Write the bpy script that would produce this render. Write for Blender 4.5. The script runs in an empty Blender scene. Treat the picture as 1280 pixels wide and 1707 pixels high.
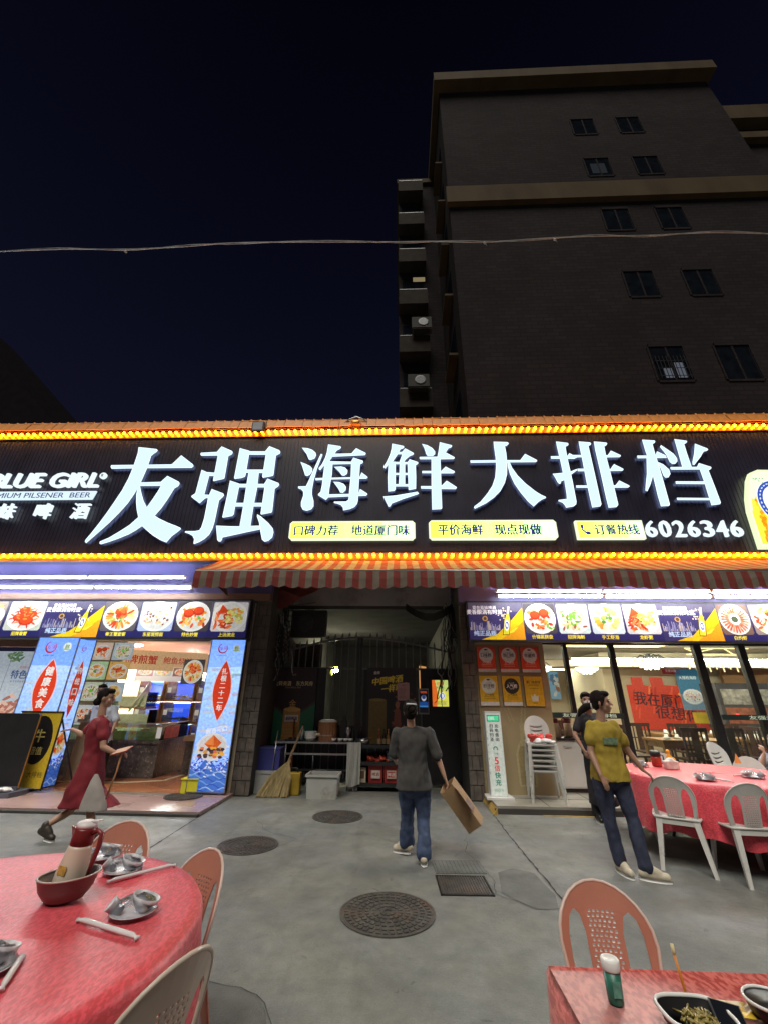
import bpy, bmesh, random
from math import sin, cos, pi, radians, sqrt, atan2, hypot, floor
from mathutils import Vector, Matrix, noise
from mathutils.geometry import delaunay_2d_cdt

SC = bpy.context.scene
COL = SC.collection
random.seed(7)

# ---------------------------------------------------------------- camera, sky, light, exposure
cam = bpy.data.cameras.new('camera'); camo = bpy.data.objects.new('camera', cam); COL.objects.link(camo)
camo.matrix_world = Matrix(((0.999259,0.005375,0.038105,0),(0.036901,-0.414802,-0.909163,0),(0.010919,0.909896,-0.414693,1.550000),(0,0,0,1)))
cam.sensor_fit = 'HORIZONTAL'; cam.sensor_width = 36; cam.lens = 36 * 684 / 1280
cam.clip_start = 0.05; cam.clip_end = 2000
SC.camera = camo
W = bpy.data.worlds.new('World'); SC.world = W; W.use_nodes = True
nt = W.node_tree; bg = nt.nodes['Background']
tc = nt.nodes.new('ShaderNodeTexCoord'); sp = nt.nodes.new('ShaderNodeSeparateXYZ'); rp = nt.nodes.new('ShaderNodeValToRGB')
nt.links.new(tc.outputs['Generated'], sp.inputs[0]); nt.links.new(sp.outputs['Z'], rp.inputs[0]); nt.links.new(rp.outputs[0], bg.inputs[0])
rp.color_ramp.elements[0].position = 0.0; rp.color_ramp.elements[0].color = (0.0100, 0.0095, 0.0230, 1)
rp.color_ramp.elements[1].position = 1.0; rp.color_ramp.elements[1].color = (0.0006, 0.0008, 0.0026, 1)
e = rp.color_ramp.elements.new(0.62); e.color = (0.0040, 0.0044, 0.0125, 1)
bg.inputs[1].default_value = 1.0
sun = bpy.data.lights.new('night_glow', 'SUN'); suno = bpy.data.objects.new('night_glow', sun); COL.objects.link(suno)
sun.energy = 2.6; sun.angle = radians(36); sun.color = (1.0, 0.95, 0.84)
suno.rotation_euler = Vector((-0.12, -0.50, 0.86)).to_track_quat('Z', 'Y').to_euler()
SC.view_settings.view_transform = 'Standard'; SC.view_settings.look = 'None'
SC.view_settings.exposure = 0.0; SC.view_settings.gamma = 1.0
SC.cycles.use_denoising = True
SC.cycles.max_bounces = 7; SC.cycles.diffuse_bounces = 3; SC.cycles.glossy_bounces = 3; SC.cycles.transmission_bounces = 5
SC.cycles.transparent_max_bounces = 10; SC.cycles.caustics_reflective = False; SC.cycles.caustics_refractive = False
SC.cycles.sample_clamp_indirect = 4.0

# ---------------------------------------------------------------- colours and materials
def lin(v):
    v /= 255.0
    return v / 12.92 if v <= 0.04045 else ((v + 0.055) / 1.055) ** 2.4
def rgb(r, g, b): return (lin(r), lin(g), lin(b))
def _mat(name):
    m = bpy.data.materials.new(name); m.use_nodes = True
    return m, m.node_tree, m.node_tree.nodes['Principled BSDF']
def mat(name, col, rough=0.6, metal=0.0, var=0.18, vs=3.0, bump=0.0, bs=30.0, dirt=None, ds=1.2, dth=0.55, emit=0.0, ecol=None, trans=0.0, alpha=1.0, rvar=0.0, stretch=None, coat=0.0, sheen=0.0, spec=0.5):
    """painted / cloth / stone surface: base colour broken up by noise, optional dirt patches and fine relief"""
    m, t, p = _mat(name); N = t.nodes.new; K = t.links.new
    co = N('ShaderNodeTexCoord'); src = co.outputs['Object']
    if stretch:
        mp = N('ShaderNodeMapping'); mp.inputs['Scale'].default_value = stretch; K(src, mp.inputs[0]); src = mp.outputs[0]
    n1 = N('ShaderNodeTexNoise'); n1.inputs['Scale'].default_value = vs; n1.inputs['Detail'].default_value = 5; K(src, n1.inputs['Vector'])
    r1 = N('ShaderNodeValToRGB'); r1.color_ramp.elements[0].position = 0.3; r1.color_ramp.elements[1].position = 0.7
    r1.color_ramp.elements[0].color = tuple(c * (1 - var) for c in col) + (1,)
    r1.color_ramp.elements[1].color = tuple(min(1, c * (1 + var)) for c in col) + (1,)
    K(n1.outputs[0], r1.inputs[0]); out = r1.outputs[0]
    if dirt:
        n2 = N('ShaderNodeTexNoise'); n2.inputs['Scale'].default_value = ds; n2.inputs['Detail'].default_value = 8; n2.inputs['Roughness'].default_value = 0.65; K(src, n2.inputs['Vector'])
        r2 = N('ShaderNodeValToRGB'); r2.color_ramp.elements[0].position = dth; r2.color_ramp.elements[1].position = min(1, dth + 0.16); K(n2.outputs[0], r2.inputs[0])
        mx = N('ShaderNodeMix'); mx.data_type = 'RGBA'; K(r2.outputs[0], mx.inputs[0]); K(out, mx.inputs[6]); mx.inputs[7].default_value = tuple(dirt) + (1,); out = mx.outputs[2]
    K(out, p.inputs['Base Color'])
    p.inputs['Roughness'].default_value = rough; p.inputs['Metallic'].default_value = metal
    p.inputs['Specular IOR Level'].default_value = spec
    if rvar:
        n4 = N('ShaderNodeTexNoise'); n4.inputs['Scale'].default_value = vs * 0.7; n4.inputs['Detail'].default_value = 6; K(src, n4.inputs['Vector'])
        mr = N('ShaderNodeMapRange'); mr.inputs['From Min'].default_value = 0.35; mr.inputs['From Max'].default_value = 0.65
        mr.inputs['To Min'].default_value = max(0.05, rough - rvar); mr.inputs['To Max'].default_value = min(1, rough + rvar); K(n4.outputs[0], mr.inputs[0]); K(mr.outputs[0], p.inputs['Roughness'])
    if bump:
        n3 = N('ShaderNodeTexNoise'); n3.inputs['Scale'].default_value = bs; n3.inputs['Detail'].default_value = 4; K(src, n3.inputs['Vector'])
        b = N('ShaderNodeBump'); b.inputs['Strength'].default_value = bump; b.inputs['Distance'].default_value = 0.01; K(n3.outputs[0], b.inputs['Height']); K(b.outputs[0], p.inputs['Normal'])
    if emit:
        p.inputs['Emission Color'].default_value = tuple(ecol or col) + (1,); p.inputs['Emission Strength'].default_value = emit
    if trans: p.inputs['Transmission Weight'].default_value = trans
    if alpha < 1: p.inputs['Alpha'].default_value = alpha
    if coat: p.inputs['Coat Weight'].default_value = coat
    if sheen: p.inputs['Sheen Weight'].default_value = sheen
    return m
def glow(name, col, s):
    m, t, p = _mat(name); t.nodes.remove(p); e = t.nodes.new('ShaderNodeEmission')
    e.inputs[0].default_value = tuple(col) + (1,); e.inputs[1].default_value = s
    t.links.new(e.outputs[0], t.nodes['Material Output'].inputs[0]); return m
def printed(name, emit=0.0, rough=0.45, dark=1.0):
    """flat print: colours come from the mesh's colour attribute 'ink'; emit makes the print itself glow, on back-lit boxes and plain posters"""
    m, t, p = _mat(name); N = t.nodes.new; K = t.links.new
    a = N('ShaderNodeVertexColor'); a.layer_name = 'ink'
    co = N('ShaderNodeTexCoord'); n = N('ShaderNodeTexNoise'); n.inputs['Scale'].default_value = 22; n.inputs['Detail'].default_value = 5; K(co.outputs['Object'], n.inputs['Vector'])
    mr = N('ShaderNodeMapRange'); mr.inputs['From Min'].default_value = .3; mr.inputs['From Max'].default_value = .7; mr.inputs['To Min'].default_value = 0.82 * dark; mr.inputs['To Max'].default_value = 1.08 * dark; K(n.outputs[0], mr.inputs[0])
    mx = N('ShaderNodeVectorMath'); mx.operation = 'SCALE'; K(a.outputs[0], mx.inputs[0]); K(mr.outputs[0], mx.inputs['Scale'])
    K(mx.outputs[0], p.inputs['Base Color']); p.inputs['Roughness'].default_value = rough
    if emit: K(mx.outputs[0], p.inputs['Emission Color']); p.inputs['Emission Strength'].default_value = emit
    return m
def glassy(name, col=(1, 1, 1), refl=0.12, tint=1.0, rough=0.02):
    """thin window glass: mostly see-through with a mirror-like reflection"""
    m, t, p = _mat(name); N = t.nodes.new; K = t.links.new; t.nodes.remove(p)
    tr = N('ShaderNodeBsdfTransparent'); tr.inputs[0].default_value = tuple(c * tint for c in col) + (1,)
    gl = N('ShaderNodeBsdfGlossy'); gl.inputs['Roughness'].default_value = rough
    fr = N('ShaderNodeFresnel'); fr.inputs[0].default_value = 1.5
    ad = N('ShaderNodeMath'); ad.operation = 'ADD'; ad.inputs[1].default_value = refl - 0.04; ad.use_clamp = True; K(fr.outputs[0], ad.inputs[0])
    mx = N('ShaderNodeMixShader'); K(ad.outputs[0], mx.inputs[0]); K(tr.outputs[0], mx.inputs[1]); K(gl.outputs[0], mx.inputs[2]); K(mx.outputs[0], t.nodes['Material Output'].inputs[0])
    return m

# ---------------------------------------------------------------- mesh building
class MB:
    def __init__(s): s.v = []; s.f = []; s.m = []; s.c = []; s.cur = 0; s.ink = (1, 1, 1)
    def face(s, idx): s.f.append(idx); s.m.append(s.cur); s.c.append(s.ink)
    def poly(s, pts):
        b = len(s.v); s.v += [tuple(p) for p in pts]; s.face(list(range(b, b + len(pts)))); return s
    def box(s, x0, x1, y0, y1, z0, z1, M=None):
        b = len(s.v); P = [(x, y, z) for z in (z0, z1) for y in (y0, y1) for x in (x0, x1)]
        if M is not None: P = [tuple(M @ Vector(p)) for p in P]
        s.v += P
        for q in ((0, 2, 3, 1), (4, 5, 7, 6), (0, 1, 5, 4), (2, 6, 7, 3), (0, 4, 6, 2), (1, 3, 7, 5)): s.face([b + i for i in q])
        return s
    def bar(s, a, b_, w, h=None, up=(0, 0, 1)):
        """square bar from a to b"""
        h = h or w; a = Vector(a); b_ = Vector(b_); d = (b_ - a); l = d.length
        if l < 1e-6: return s
        d /= l; u = Vector(up)
        if abs(d.dot(u)) > .98: u = Vector((0, 1, 0))
        x = d.cross(u).normalized(); z = x.cross(d)
        M = Matrix((x, d, z)).transposed().to_4x4(); M.translation = a
        return s.box(-w / 2, w / 2, 0, l, -h / 2, h / 2, M)
    def ring(s, c, u, w, r, n):
        b = len(s.v)
        for i in range(n):
            t = 2 * pi * i / n; s.v.append(tuple(c + u * (cos(t) * r) + w * (sin(t) * r)))
        return b
    def tube(s, pts, r, n=8, caps=True, closed=False):
        pts = [Vector(p) for p in pts]; k = len(pts); R = r if isinstance(r, (list, tuple)) else [r] * k; prev = None; rings = []
        for i, p in enumerate(pts):
            if closed: d = pts[(i + 1) % k] - pts[i - 1]
            else: d = pts[min(i + 1, k - 1)] - pts[max(i - 1, 0)]
            d = d.normalized() if d.length > 1e-9 else Vector((0, 0, 1))
            if prev is None:
                u = d.cross(Vector((0, 0, 1)))
                if u.length < .05: u = d.cross(Vector((1, 0, 0)))
                u.normalize()
            else:
                u = prev - d * prev.dot(d); u.normalize()
            prev = u; rings.append(s.ring(p, u, d.cross(u), R[i], n))
        for i in range(k if closed else k - 1):
            a, b = rings[i], rings[(i + 1) % k]
            for j in range(n): s.face([a + j, a + (j + 1) % n, b + (j + 1) % n, b + j])
        if caps and not closed:
            s.face([rings[0] + j for j in reversed(range(n))]); s.face([rings[-1] + j for j in range(n)])
        return s
    def lathe(s, prof, c=(0, 0, 0), n=20, M=None, sx=1.0, sy=1.0):
        rings = []
        for r, z in prof:
            b = len(s.v)
            for i in range(n):
                t = 2 * pi * i / n; p = Vector((cos(t) * r * sx, sin(t) * r * sy, z))
                if M is not None: p = M @ p
                s.v.append((p.x + c[0], p.y + c[1], p.z + c[2]))
            rings.append(b)
        for a, b in zip(rings, rings[1:]):
            for j in range(n): s.face([a + j, a + (j + 1) % n, b + (j + 1) % n, b + j])
        if prof[0][0] > 1e-4: s.face([rings[0] + j for j in reversed(range(n))])
        if prof[-1][0] > 1e-4: s.face([rings[-1] + j for j in range(n)])
        return s
    def ell(s, c, r, M=None, n=12, k=8):
        prof = [(max(1e-5, sin(pi * i / k)), -cos(pi * i / k)) for i in range(k + 1)]
        if not isinstance(r, (list, tuple)): r = (r, r, r)
        S = Matrix.Diagonal((r[0], r[1], r[2], 1)); M2 = (M.to_4x4() if M is not None else Matrix()) @ S
        return s.lathe(prof, c, n, M2)
    def loft(s, secs, R, n=24, pw=0.85):
        """closed body through oval sections (centre, half width, half depth), top to bottom"""
        S = []
        for i in range(len(secs) - 1):
            a, b, c_, d = secs[max(i - 1, 0)], secs[i], secs[i + 1], secs[min(i + 2, len(secs) - 1)]
            for q in range(4):
                f = q / 4; h = lambda w, x, y, z: .5 * ((2 * x) + (y - w) * f + (2 * w - 5 * x + 4 * y - z) * f * f + (3 * x - w - 3 * y + z) * f ** 3)
                S.append((h(Vector(a[0]), Vector(b[0]), Vector(c_[0]), Vector(d[0])), h(a[1], b[1], c_[1], d[1]), h(a[2], b[2], c_[2], d[2])))
        S.append((Vector(secs[-1][0]), secs[-1][1], secs[-1][2])); st = len(s.v)
        for c_, rx, ry in S:
            for i in range(n):
                t = 2 * pi * i / n; x = abs(cos(t)) ** pw * (1 if cos(t) > 0 else -1); y = abs(sin(t)) ** pw * (1 if sin(t) > 0 else -1); p = c_ + R @ Vector((x * rx, y * ry, 0)); s.v.append(tuple(p))
        for k in range(len(S) - 1):
            for i in range(n): s.face([st + k * n + i, st + k * n + (i + 1) % n, st + (k + 1) * n + (i + 1) % n, st + (k + 1) * n + i])
        s.face([st + i for i in reversed(range(n))]); s.face([st + (len(S) - 1) * n + i for i in range(n)]); return s
    def cap(s, a, b, r0, r1, n=12, flat=1.0, fx=None):
        """tapered capsule; flat squashes across the direction fx"""
        a = Vector(a); b = Vector(b); d = b - a; l = d.length
        if l < 1e-5: return s.ell(tuple(a), r0)
        d /= l; x = Vector(fx) if fx else d.orthogonal(); x = (x - d * x.dot(d)).normalized(); y = d.cross(x)
        M = Matrix((x * flat, y, d)).transposed().to_4x4(); M.translation = a
        prof = [(max(1e-5, r0 * sin(pi / 2 * i / 4)), -r0 * cos(pi / 2 * i / 4)) for i in range(5)] + [(max(1e-5, r1 * cos(pi / 2 * i / 4)), l + r1 * sin(pi / 2 * i / 4)) for i in range(5)]
        return s.lathe(prof, (0, 0, 0), n, M)
    def chain(s, pts, rs, flat=1.0, fx=None, n=12):
        for i in range(len(pts) - 1): s.cap(pts[i], pts[i + 1], rs[i], rs[i + 1], n, flat, fx)
        return s
    def shape(s, outline, holes=(), fn=None, w0=0.0, w1=None):
        """2-D outline with holes -> sheet (w1 None) or slab from w0 to w1; fn(u, v, w) places it"""
        fn = fn or (lambda u, v, w: (u, w, v))
        vs, fs = fill(outline, holes)
        b = len(s.v); s.v += [tuple(fn(p[0], p[1], w0)) for p in vs]
        for q in fs: s.face([b + i for i in q])
        if w1 is not None:
            b2 = len(s.v); s.v += [tuple(fn(p[0], p[1], w1)) for p in vs]
            for q in fs: s.face([b2 + i for i in reversed(q)])
            cnt = {}
            for q in fs:
                for i in range(len(q)):
                    e = (q[i], q[(i + 1) % len(q)]); cnt[e] = 1
            for (i, j) in cnt:
                if (j, i) not in cnt: s.face([b + j, b + i, b2 + i, b2 + j])
        return s
    def build(s, name, m, parent=None, smooth=False, loc=None, rz=0.0, **tags):
        me = bpy.data.meshes.new(name); me.from_pydata(s.v, [], s.f); ms = m if isinstance(m, (list, tuple)) else [m]
        for q in ms: me.materials.append(q)
        if len(ms) > 1: me.polygons.foreach_set('material_index', s.m)
        if any(c != (1, 1, 1) for c in s.c):
            a = me.color_attributes.new('ink', 'FLOAT_COLOR', 'CORNER'); d = []
            for q, c in zip(s.f, s.c): d += [c[0], c[1], c[2], 1.0] * len(q)
            a.data.foreach_set('color', d)
        if smooth: me.polygons.foreach_set('use_smooth', [True] * len(me.polygons))
        me.update()
        return link(name, me, parent, loc, rz, **tags)
def inside(p, poly):
    x, y = p[0], p[1]; r = False; j = len(poly) - 1
    for i in range(len(poly)):
        a, b = poly[i], poly[j]
        if (a[1] > y) != (b[1] > y) and x < (b[0] - a[0]) * (y - a[1]) / (b[1] - a[1]) + a[0]: r = not r
        j = i
    return r
def fill(outline, holes=()):
    vs = []; es = []
    for lp in [outline] + list(holes):
        b = len(vs); vs += [Vector((p[0], p[1])) for p in lp]; es += [(b + i, b + (i + 1) % len(lp)) for i in range(len(lp))]
    r = delaunay_2d_cdt(vs, es, [], 0, 1e-6, False)
    fs = []
    for q in r[2]:
        c = sum((r[0][i] for i in q), Vector((0, 0))) / len(q)
        if inside(c, outline) and not any(inside(c, h) for h in holes): fs.append(list(q))
    return [tuple(p) for p in r[0]], fs
def fill_union(polys):
    """triangles covering the union of overlapping outlines"""
    vs = []; es = []
    for lp in polys:
        b = len(vs); vs += [Vector(p) for p in lp]; es += [(b + i, b + (i + 1) % len(lp)) for i in range(len(lp))]
    r = delaunay_2d_cdt(vs, es, [], 0, 1e-5, False); fs = []
    for q in r[2]:
        c = sum((r[0][i] for i in q), Vector((0, 0))) / len(q)
        if any(inside(c, lp) for lp in polys): fs.append(list(q))
    return [tuple(p) for p in r[0]], fs
def link(name, data, parent=None, loc=None, rz=0.0, label=None, cat=None, group=None, kind=None):
    o = bpy.data.objects.new(name, data); COL.objects.link(o)
    if parent: o.parent = parent
    if loc: o.location = loc
    if rz: o.rotation_euler = (0, 0, rz)
    if label: o['label'] = label
    if cat: o['category'] = cat
    if group: o['group'] = group
    if kind: o['kind'] = kind
    return o
def thing(name, label, cat, loc=(0, 0, 0), rz=0.0, group=None): return link(name, None, None, loc, rz, label, cat, group)
def dup(root, loc, rz, label=None, group=None):
    r = root.copy(); COL.objects.link(r); r.location = loc; r.rotation_euler = (0, 0, rz)
    if label: r['label'] = label
    if group: r['group'] = group
    for ch in list(root.children):
        c = ch.copy(); COL.objects.link(c); c.parent = r
        for g in list(ch.children):
            d = g.copy(); COL.objects.link(d); d.parent = c
    return r
def structure(name, mb, m, **k): return mb.build(name, m, kind='structure', **k)
def remesh(mb, vox, name, m, parent, smooth=4, disp=0.0, dscale=6.0, seed=0.0, **tags):
    """join the shapes of mb into one continuous skin"""
    me = bpy.data.meshes.new('tmp'); me.from_pydata(mb.v, [], mb.f); o = bpy.data.objects.new('tmp', me); WS = bpy.data.scenes.new('workbench'); WS.collection.objects.link(o)
    md = o.modifiers.new('r', 'REMESH'); md.mode = 'VOXEL'; md.voxel_size = vox
    if smooth: sm = o.modifiers.new('s', 'SMOOTH'); sm.iterations = smooth; sm.factor = 0.5
    VL = WS.view_layers[0]; VL.update(); ev = o.evaluated_get(VL.depsgraph); nm = bpy.data.meshes.new_from_object(ev)
    bpy.data.objects.remove(o); bpy.data.scenes.remove(WS); bpy.data.meshes.remove(me); nm.name = name; nm.materials.clear(); nm.materials.append(m)
    if disp:
        co = [v.co.copy() for v in nm.vertices]; no = [v.normal.copy() for v in nm.vertices]
        for i, p in enumerate(co):
            a = noise.noise(Vector((p.x * dscale * 1.6, p.y * dscale * 1.6, p.z * dscale * 0.7 + seed))) + 0.6 * noise.noise(Vector((p.x * dscale * 3 + 9, p.y * dscale * 3, p.z * dscale * 2.2 + seed)))
            co[i] = p + no[i] * (a * disp)
        nm.vertices.foreach_set('co', [c for p in co for c in p])
    nm.polygons.foreach_set('use_smooth', [True] * len(nm.polygons)); nm.update()
    return link(name, nm, parent, **tags)

# ---------------------------------------------------------------- lettering
_tc = {}
def text_tris(s, bold=0.0, spacing=1.0):
    key = (s, bold, spacing)
    if key in _tc: return _tc[key]
    cu = bpy.data.curves.new('t', 'FONT'); cu.body = s; cu.offset = bold; cu.space_character = spacing; cu.resolution_u = 3
    o = bpy.data.objects.new('t', cu); COL.objects.link(o); bpy.context.view_layer.update()
    me = bpy.data.meshes.new_from_object(o.evaluated_get(bpy.context.evaluated_depsgraph_get()))
    vs = [(v.co.x, v.co.y) for v in me.vertices]; fs = [list(p.vertices) for p in me.polygons]
    bpy.data.objects.remove(o); bpy.data.curves.remove(cu); bpy.data.meshes.remove(me)
    if not vs: _tc[key] = ([], [], 1, 1); return _tc[key]
    x0 = min(v[0] for v in vs); x1 = max(v[0] for v in vs); y0 = min(v[1] for v in vs); y1 = max(v[1] for v in vs)
    _tc[key] = ([((x - x0) / (y1 - y0), (y - y0) / (y1 - y0)) for x, y in vs], fs, (x1 - x0) / (y1 - y0), 1.0)
    return _tc[key]
class Canvas:
    """a printed sheet in its own (u, v) coordinates; each later shape lies a hair above the earlier ones"""
    def __init__(s, w, h, col): s.w, s.h = w, h; s.mb = MB(); s.k = 0; s.rect(0, 0, w, h, col)
    def _put(s, pts, fs, col, lay=None):
        s.k += 1 if lay is None else 0; d = -s.k * 0.00006; b = len(s.mb.v); s.mb.v += [(p[0], d, p[1]) for p in pts]; s.mb.ink = tuple(col)
        for q in fs: s.mb.face([b + i for i in q])
    def poly(s, pts, col):
        vs, fs = fill([(min(max(p[0], 0), s.w), min(max(p[1], 0), s.h)) for p in pts]); s._put(vs, fs, col)
    def rect(s, x0, y0, x1, y1, col): s._put([(x0, y0), (x1, y0), (x1, y1), (x0, y1)], [[0, 1, 2, 3]], col)
    def oval(s, cx, cy, rx, ry, col, n=18, rot=0.0):
        pts = []
        for i in range(n):
            t = 2 * pi * i / n; a, b = rx * cos(t), ry * sin(t); x = cx + a * cos(rot) - b * sin(rot); y = cy + a * sin(rot) + b * cos(rot)
            pts.append((min(max(x, 0), s.w), min(max(y, 0), s.h)))
        s._put(pts, [list(range(n))], col)
    def text(s, t, x, y, size, col, bold=0.0, align='c', width=None, shear=0.0, rot=0.0):
        vs, fs, w, _ = text_tris(t, 0.0); kx = size if width is None else width / w; e = bold * size * 1.3
        ox = {'c': -w * kx / 2, 'l': 0, 'r': -w * kx}[align]
        for dx, dy in (((0, 0),) if not bold else ((-e, 0), (e, 0), (0, e * .5), (0, -e * .5))):
            pts = []
            for a, b in vs:
                X = ox + a * kx + shear * (b - .5) * size + dx; Y = (b - .5) * size + dy
                pts.append((x + X * cos(rot) - Y * sin(rot), y + X * sin(rot) + Y * cos(rot)))
            s._put(pts, fs, col)
    def vtext(s, t, x, ytop, size, gap, col, bold=0.0):
        for i, ch in enumerate(t): s.text(ch, x, ytop - size / 2 - i * (size + gap), size if ch not in '二十一' else size * .8, col, bold, width=size)
    def build(s, name, m, parent=None, loc=(0, 0, 0), rz=0.0, M=None, **k):
        if M is not None: s.mb.v = [tuple(M @ Vector(p)) for p in s.mb.v]
        return s.mb.build(name, m, parent, loc=loc, rz=rz, **k)
    # food drawn as many small pieces
    def dish(s, cx, cy, rx, ry, kind, seed, plate=(.8, .82, .8)):
        R = random.Random(seed)
        if kind != 'none':
            s.oval(cx, cy, rx, ry, plate, 22); s.oval(cx, cy, rx * .88, ry * .86, tuple(c * .85 for c in plate), 22)
        red = [rgb(214, 70, 28), rgb(235, 110, 50), rgb(190, 50, 25), rgb(240, 140, 70)]; cream = [rgb(245, 225, 180), rgb(235, 200, 140), rgb(250, 240, 215)]
        green = [rgb(120, 180, 70), rgb(170, 200, 90), rgb(90, 150, 60)]; gold = [rgb(235, 170, 60), rgb(220, 140, 50), rgb(245, 200, 110)]
        if kind == 'crab':
            for i in range(26):
                t = 2 * pi * i / 26; s.oval(cx + cos(t) * rx * .62, cy + sin(t) * ry * .6, rx * .24, ry * .09, R.choice(gold + cream + red[:1]), 8, atan2(sin(t) * ry, cos(t) * rx) + R.uniform(-.2, .2))
            for i in range(24): s.oval(cx + R.uniform(-.3, .3) * rx, cy + R.uniform(-.1, .45) * ry, rx * R.uniform(.1, .2), ry * R.uniform(.08, .18), R.choice(red), 8, R.uniform(0, 3))
            for i in range(10): s.oval(cx + R.uniform(-.5, .5) * rx, cy + R.uniform(-.5, -.1) * ry, rx * .1, ry * .06, R.choice(green + cream), 7, R.uniform(0, 3))
        elif kind == 'crabs':
            for (a, b, q) in ((-.1, .35, .42), (.3, .1, .4), (-.32, -.12, .42), (.12, -.35, .5)):
                for i in range(8):
                    t = 2 * pi * i / 8 + .3; s.oval(cx + (a + cos(t) * q) * rx, cy + (b + sin(t) * q * .7) * ry, rx * .16, ry * .05, R.choice(red), 7, t)
                s.oval(cx + a * rx, cy + b * ry, rx * q * .8, ry * q * .6, red[2], 14); s.oval(cx + a * rx, cy + (b + .04) * ry, rx * q * .68, ry * q * .48, red[0], 14)
                s.oval(cx + (a - .08) * rx, cy + (b + .12) * ry, rx * q * .25, ry * q * .15, red[3], 9)
        elif kind == 'twocrab':
            for i in range(46): s.oval(cx + R.uniform(-.75, .75) * rx, cy + R.uniform(-.65, .55) * ry, rx * .15, ry * .09, R.choice(cream + gold + red + green[:1]), 8, R.uniform(0, 3))
            for a, b in ((-.3, .2), (.28, .35)):
                s.oval(cx + a * rx, cy + b * ry, rx * .32, ry * .3, red[2], 14); s.oval(cx + a * rx, cy + (b + .05) * ry, rx * .26, ry * .22, red[0], 12)
        elif kind == 'white':
            for i in range(90): s.oval(cx + R.uniform(-.75, .75) * rx, cy + R.uniform(-.55, .6) * ry, rx * R.uniform(.05, .1), ry * R.uniform(.05, .09), R.choice(cream + [rgb(230, 170, 160), rgb(120, 60, 60), rgb(245, 245, 240), rgb(200, 205, 220)]), 7, R.uniform(0, 3))
        elif kind == 'lobster':
            for i in range(40): s.oval(cx + R.uniform(-.8, .1) * rx, cy + R.uniform(-.7, .4) * ry, rx * .18, ry * .07, R.choice(red), 8, R.uniform(0, 3))
            for i in range(60): s.oval(cx + R.uniform(-.2, .7) * rx, cy + R.uniform(-.4, .5) * ry, rx * .1, ry * .09, R.choice([rgb(225, 220, 120), rgb(240, 225, 150), rgb(190, 190, 90), rgb(235, 160, 70)]), 8)
            s.poly([(cx - .7 * rx, cy + .1 * ry), (cx - .5 * rx, cy + .8 * ry), (cx - .1 * rx, cy + .35 * ry)], red[0])
        elif kind == 'abalone':
            for i in range(20):
                t = 2 * pi * i / 20; s.oval(cx + cos(t) * rx * .62, cy + sin(t) * ry * .6, rx * .2, ry * .15, R.choice(gold + cream), 9, t)
            for i in range(14): s.oval(cx + R.uniform(-.25, .25) * rx, cy + R.uniform(-.25, .3) * ry, rx * .14, ry * .12, R.choice(green + [rgb(230, 190, 230)]), 8)
        elif kind == 'salad':
            for i in range(60): s.oval(cx + R.uniform(-.7, .7) * rx, cy + R.uniform(-.65, .65) * ry, rx * .16, ry * .07, R.choice(cream + [rgb(190, 70, 60), rgb(210, 190, 150), rgb(150, 90, 70)] + green), 8, R.uniform(0, 3))
            for i in range(12): s.oval(cx + R.uniform(-.15, .15) * rx, cy + R.uniform(0, .35) * ry, rx * .1, ry * .08, rgb(110, 210, 60), 7, R.uniform(0, 3))
        elif kind == 'sashimi':
            for q in (.74, .52):
                for i in range(26):
                    t = 2 * pi * i / 26; s.oval(cx + cos(t) * rx * q, cy + sin(t) * ry * q, rx * .17, ry * .06, R.choice([rgb(235, 120, 80), rgb(225, 100, 60), rgb(245, 160, 120)]), 8, atan2(sin(t) * ry, cos(t) * rx))
            s.oval(cx, cy, rx * .32, ry * .3, (.85, .85, .85), 16); s.oval(cx, cy, rx * .22, ry * .2, rgb(70, 90, 60), 14)
        elif kind == 'meat':
            s.poly([(cx - .55 * rx, cy + .2 * ry), (cx, cy + .85 * ry), (cx + .6 * rx, cy + .3 * ry), (cx + .1 * rx, cy - .35 * ry)], rgb(214, 96, 40)); s.poly([(cx - .55 * rx, cy + .2 * ry), (cx, cy + .8 * ry), (cx + .1 * rx, cy + .1 * ry)], rgb(240, 140, 70))
            for i in range(40): s.oval(cx + R.uniform(-.8, .8) * rx, cy + R.uniform(-.75, -.1) * ry, rx * .14, ry * .11, R.choice([rgb(90, 60, 60), rgb(210, 150, 90), rgb(240, 180, 60), rgb(60, 50, 70), rgb(230, 120, 80)]), 8)
        else:
            for i in range(60): s.oval(cx + R.uniform(-.75, .75) * rx, cy + R.uniform(-.7, .7) * ry, rx * .18, ry * .08, R.choice(gold + red + cream), 8, R.uniform(0, 3))

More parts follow.
